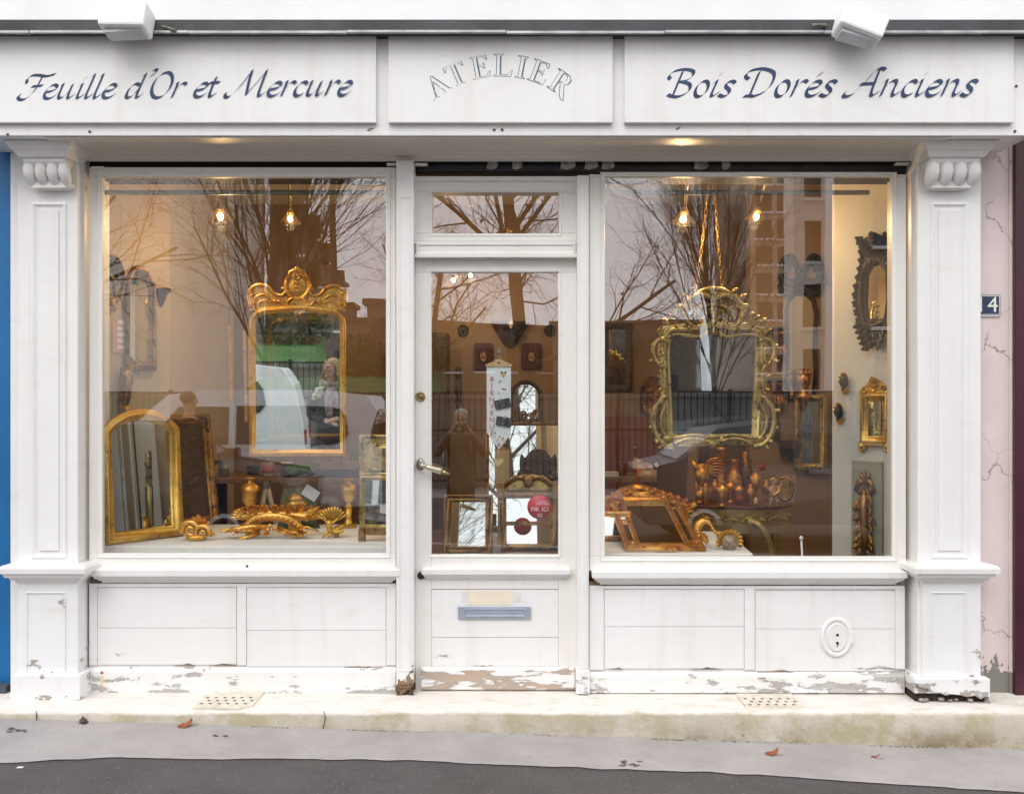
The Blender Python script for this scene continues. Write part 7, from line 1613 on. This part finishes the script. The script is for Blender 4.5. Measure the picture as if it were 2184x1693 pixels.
# flat panel with a carved drop, standing on the sill
o,k=onwall('carved_board','tall grey-green board with a carved ribbon and trophy drop standing against the pier','board',1853,1190); h=207*k
mb=MB(); mb.box(-.095,.095,-.018,-.001,-.02,h); mb.build('board',simple('grey_green_board',(.33,.32,.25),.7,0,.12,6),o,.003)
mb=MB(); mb.ell((0,-.03,h*.84),(.022,.02,.045)); 
for sg in (-1,1): mb.spiral((sg*.06,h*.74),.06,1.0,R(90),.018,sg,None,-.02); mb.tube([(0,-.02,h*.78),(sg*.08,-.03,h*.79),(sg*.12,-.03,h*.7),(sg*.07,-.02,h*.68)],[.014,.02,.018,.01],7)
mb.tube([(0,-.02,h*.7),(0,-.035,h*.5),(.01,-.03,h*.25),(0,-.02,0)],[.03,.05,.045,.03],9)
for i in range(18): t_=i/17; mb.leaf(((-1)**i*.03,-.03,h*(.64-.6*t_)),((-1)**i*.9,-.25,-.5+r.uniform(-.3,.5)),(0,-1,0),.11,.05,.4,3)
mb.tube([(.05,-.02,h*.52),(.14,-.02,h*.36)],[.012,.006],6); mb.tube([(-.06,-.02,h*.18),(-.13,-.02,0)],[.014,.008],6); mb.tube([(.06,-.02,h*.3),(.12,-.02,h*.04)],[.02,.008],6); mb.v=[Vector((q.x*.5,q.y*.5-.019,q.z)) for q in mb.v]; mb.build('carved_drop',m_goldd,o)
# framed mirror nearer the corner
o,k=onwall('reeded_mirror','rectangular mirror in a reeded gilt frame on the right wall above the cherub','mirror',1724,1002); o.rotation_euler=(0,0,R(-16)); o.location.y-=.05; h=160*k; framed(o,rect(.13,.05,h-.05),.05,.035,m_goldg,m_mird)
o,k=onwall('tall_console_mirror','tall dark red-brown shaped mirror on the right wall near the corner','mirror',1708,880,None,.46); h=262*k
p=[(-.17,h*.14),(.17,h*.14),(.20,h*.3),(.185,h*.55),(.21,h*.8),(.17,h*.9),(.07,h*.95),(-.07,h*.95),(-.17,h*.9),(-.21,h*.8),(-.185,h*.55),(-.20,h*.3)]; framed(o,p,.045,.04,m_dkwood,m_mird); mb=MB(); mb.leaf((0,-.02,h*.14),(0,-.2,-1),(0,-1,0),h*.14,.14,.4,4); mb.lathe([(.02,0),(.07,.04),(.09,.08)],12,Matrix.Translation((0,-.02,h*.0)),None,1,.8); mb.build('foot_bracket',m_goldr,o)
o,k=onwall('ribbon_carving','large dark carved ribbon bow on the right wall above the tall mirror','carving',1706,640,None,.45); h=100*k; mb=MB()
for sg in (-1,1):
    mb.tube([(q.x*sg,-.04,q.y) for q in catmull([(0,h*.45,0),(.14,h*.85,0),(.30,h*.8,0),(.32,h*.5,0),(.2,h*.35,0),(0,h*.42,0)],6)],.035,7,None,.5); mb.tube([(q.x*sg,-.03,q.y) for q in catmull([(0,h*.42,0),(.1,h*.2,0),(.26,h*.15,0),(.38,h*.3,0)],6)],[.03,.03,.035,.03,.03,.03,.03,.035,.03,.03,.03,.03,.03,.03,.03,.03,.03,.02,.01],7,None,.5)
    for i in range(4): mb.leaf((sg*(.12+.06*i),-.03,h*(.75-.1*i)),(sg*.8,-.3,.6-.3*i),(0,-1,0),.12,.08,.5,3)
mb.ell((0,-.04,h*.42),(.05,.03,.05)); mb.build('bow',m_blk,o)
for px,pt,pb,lab in ((1659,700,790,'upper carved wall bracket with a painted shelf near the corner'),(1656,808,893,'lower carved wall bracket lit orange beside the hanging mirror')):
    o,k=onwall('carved_bracket',lab,'bracket',px,pb,'carved corner brackets',.34); h=(pb-pt)*k; mb=MB(); mb.lathe([(.01,0),(.03,h*.12),(.06,h*.3),(.08,h*.5),(.13,h*.8),(.15,h*.9)],16,Matrix.Translation((0,-.02,0)),(0,h*.85,8,.2),1,.8); mb.build('console',m_goldd,o); mb=MB(); mb.lathe([(.15,h*.9),(.19,h*.93),(.19,h),(.1,h)],18,Matrix.Translation((0,-.02,0)),None,1,.75); mb.build('shelf',m_blk,o)
    mb=MB(); 
    for i in range(5): mb.leaf(((i-2)*.03,-.06-.02*(i%2),h*.6),((i-2)*.3,-.3,-.8),(0,-1,0),h*.3,.05,.4,3)
    mb.build('leaf_carving',m_goldr,o)
o,k=onwall('wall_bust','small gilded bust on a bracket above the reeded mirror','bust',1706,846,None,.7); mb=MB(); mb.lathe([(.03,-.06),(.06,-.02),(.09,0),(.05,.03),(.045,.06),(.075,.10),(.08,.15),(.05,.19),(.02,.2)],14,Matrix.Translation((0,-.08,0)),None,1,.8); mb.ell((0,-.15,.12),(.02,.02,.03)); 
for i in range(8): a=i*.785; mb.ell((.06*math.cos(a),-.08+.05*math.sin(a),.17),(.03,.03,.03),8,6)
mb.build('bust',m_goldr,o)
for px,pt,pb,lab,wd in ((1678,938,976,'dark carved block bracket below the corner brackets',.11),(1640,893,935,'plain dark square plaque half behind the hanging mirror',.13)):
    o,k=onwall('block_bracket',lab,'bracket',px,pb,'dark block brackets',.55); h=(pb-pt)*k; mb=MB(); mb.box(-wd,wd,-.09 if wd<.12 else -.03,0,h*.5 if wd<.12 else 0,h); mb.build('block',m_dkwood,o,.005)
    if wd<.12: mb=MB(); orn_scrolls(mb,-wd,wd,h*.05,h*.6,6,3,-.06); mb.box(-wd*.8,wd*.8,-.06,0,h*.1,h*.49); mb.build('carving',m_blk,o)
# pale rod standing by the glass
o=thing('white_rod','thin white rod with a small knob leaning beside the console table','rod',(X(1727,.25),.27,FZ),(0,R(-3),0)); mb=MB(); mb.tube([(0,0,0),(0,0,Z(1150,.25)-FZ)],.005,6); mb.ell((0,0,Z(1148,.25)-FZ),(.01,.01,.012),8,6); mb.build('rod',m_white,o)
# back wall at the left of the right window
kb=(D+RY)/F
o=back('dark_framed_mirror','large dark framed mirror on the back wall at the left of the right window','mirror',1316,836); w_=62*kb; h=148*kb; framed(o,rect(w_-.1,.06,h-.06),.055,.03,m_dkwood,m_mird)
o=back('narrow_mirror','small narrow pointed mirror on the back wall','mirror',1378,882); framed(o,[(-.03,.03),(.03,.03),(.03,.2),(0,.25),(-.03,.2)],.02,.02,m_dkwood,m_mird)
o=back('side_panel_carving','brown carved pilaster strip on the back wall beside the narrow mirror','carving',1396,890); mb=MB(); mb.box(-.05,.05,-.03,0,0,.34); mb.build('strip',m_dkwood,o,.004); mb=MB(); orn_scrolls(mb,-.03,.03,.02,.28,6,4,-.035); mb.build('carving',m_goldr,o)
y=3.2; o=thing('red_cupboard','plain red-brown cupboard behind the right work shelf','cupboard',(X(1350,y),y,FZ)); k=(D+y)/F; mb=MB(); mb.box(-62*k,52*k,-.02,.2,0,Z(888,y)-FZ); mb.build('carcass',simple('red_brown_ply',(.22,.065,.03),.45,0,.2,2),o,.004); mb=MB(); mb.box(-3*k,-2.4*k,-.0215,-.0195,.05,Z(892,y)-FZ); mb.ell((4*k,-.03,Z(955,y)-FZ),(.016,.016,.016),8,6); mb.build('knob',m_strip,o)
y=2.35; k=(D+y)/F; zb2=Z(1016,y); o=thing('side_bench','narrow wooden side bench at the left of the right window','bench',(X(1345,y),y,FZ)); mb=MB(); mb.box(-75*k,55*k,-.04,.45,zb2-FZ-.04,zb2-FZ); mb.build('bench_top',m_wood,o,.004); mb=MB(); mb.box(45*k,52*k,.3,.36,0,zb2-FZ-.041); mb.box(-70*k,-62*k,.3,.36,0,zb2-FZ-.041); build_each(mb,'leg',m_dkwood,o)
bx=simple('pale_box',(.66,.46,.28),.7,0,.08)
for px,pb_,w2,h2,tilt,lab,mt2 in ((1378,1014,42,14,0,'long pale cardboard box on the side bench',bx),(1362,1000,26,14,3,'pale box behind the long box on the side bench',bx),(1384,1000,22,12,12,'small pale box tilted on top of the long box',bx),(1358,988,14,11,18,'little pale block tilted on the stacked boxes',bx),(1402,998,20,18,-28,'dark lilac folder leaning over the boxes',m_maroon)):
    o=thing('small_box',lab,'box',P(px,pb_,y+.1),(0,R(tilt),0),'boxes on the side bench'); mb=MB(); mb.box(-w2*k/2,w2*k/2,-.05,.05,0,h2*k); mb.build('carton',mt2,o,.003); mb=MB(); mb.box(-w2*k*.2,w2*k*.2,-.0512,-.0505,h2*k*.2,h2*k*.8); mb.build('box_label',m_cloth,o)
lath('paint_jar','dark glass jar on the side bench beside the boxes','jar',1327,20,986,1015,y+.1,m_jar,JAR,zb2+.001)
o=thing('paper_stack','small stack of white papers at the left end of the side bench','papers',(X(1302,y),y+.05,zb2+.001)); mb=MB()
for i in range(4): mb.box(-.06+.004*i,.06,-.05,.05,.008*i,.008*i+.006)
mb.build('sheets',m_paper,o)
y=1.9; k=(D+y)/F; o=thing('red_cloth','folded red cloth on a low stool behind the reclining mirror','cloth',(X(1392,y),y,Z(1068,y))); mb=MB(); r=random.Random(2)
for i in range(8): mb.ell((r.uniform(-28,28)*k,r.gauss(0,.03),.02+r.uniform(0,.03)),(.07,.06,.03),10,7)
mb.build('folds',simple('red_cloth',(.30,.015,.02),.85,0,.2,9),o); mb=MB(); mb.box(-.16,.16,-.12,.14,-.04,-.002); 
for sx in (-.13,.13): mb.box(sx-.02,sx+.02,-.02,.02,-(Z(1068,y)-FZ),-.041)
mb.build('stool',m_dkwood,o)
# wooden stretcher bars leaning by the console
for i,(px,pt,pb_,lean,mt2,lab) in enumerate(((1462,945,1130,4,m_wood,'brown stretcher bar leaning behind the console table, left one'),(1474,940,1120,6,m_dkwood,'dark stretcher bar leaning behind the console table, right one'))):
    y=2.1; k=(D+y)/F; o=thing('stretcher_bar',lab,'plank',(X(px,y),y,FZ),(R(-5),R(lean),0),'stretcher bars by the console'); mb=MB(); mb.box(-.035,.035,-.012,.012,0,Z(pt,y)-FZ); mb.build('bar',mt2,o,.002)
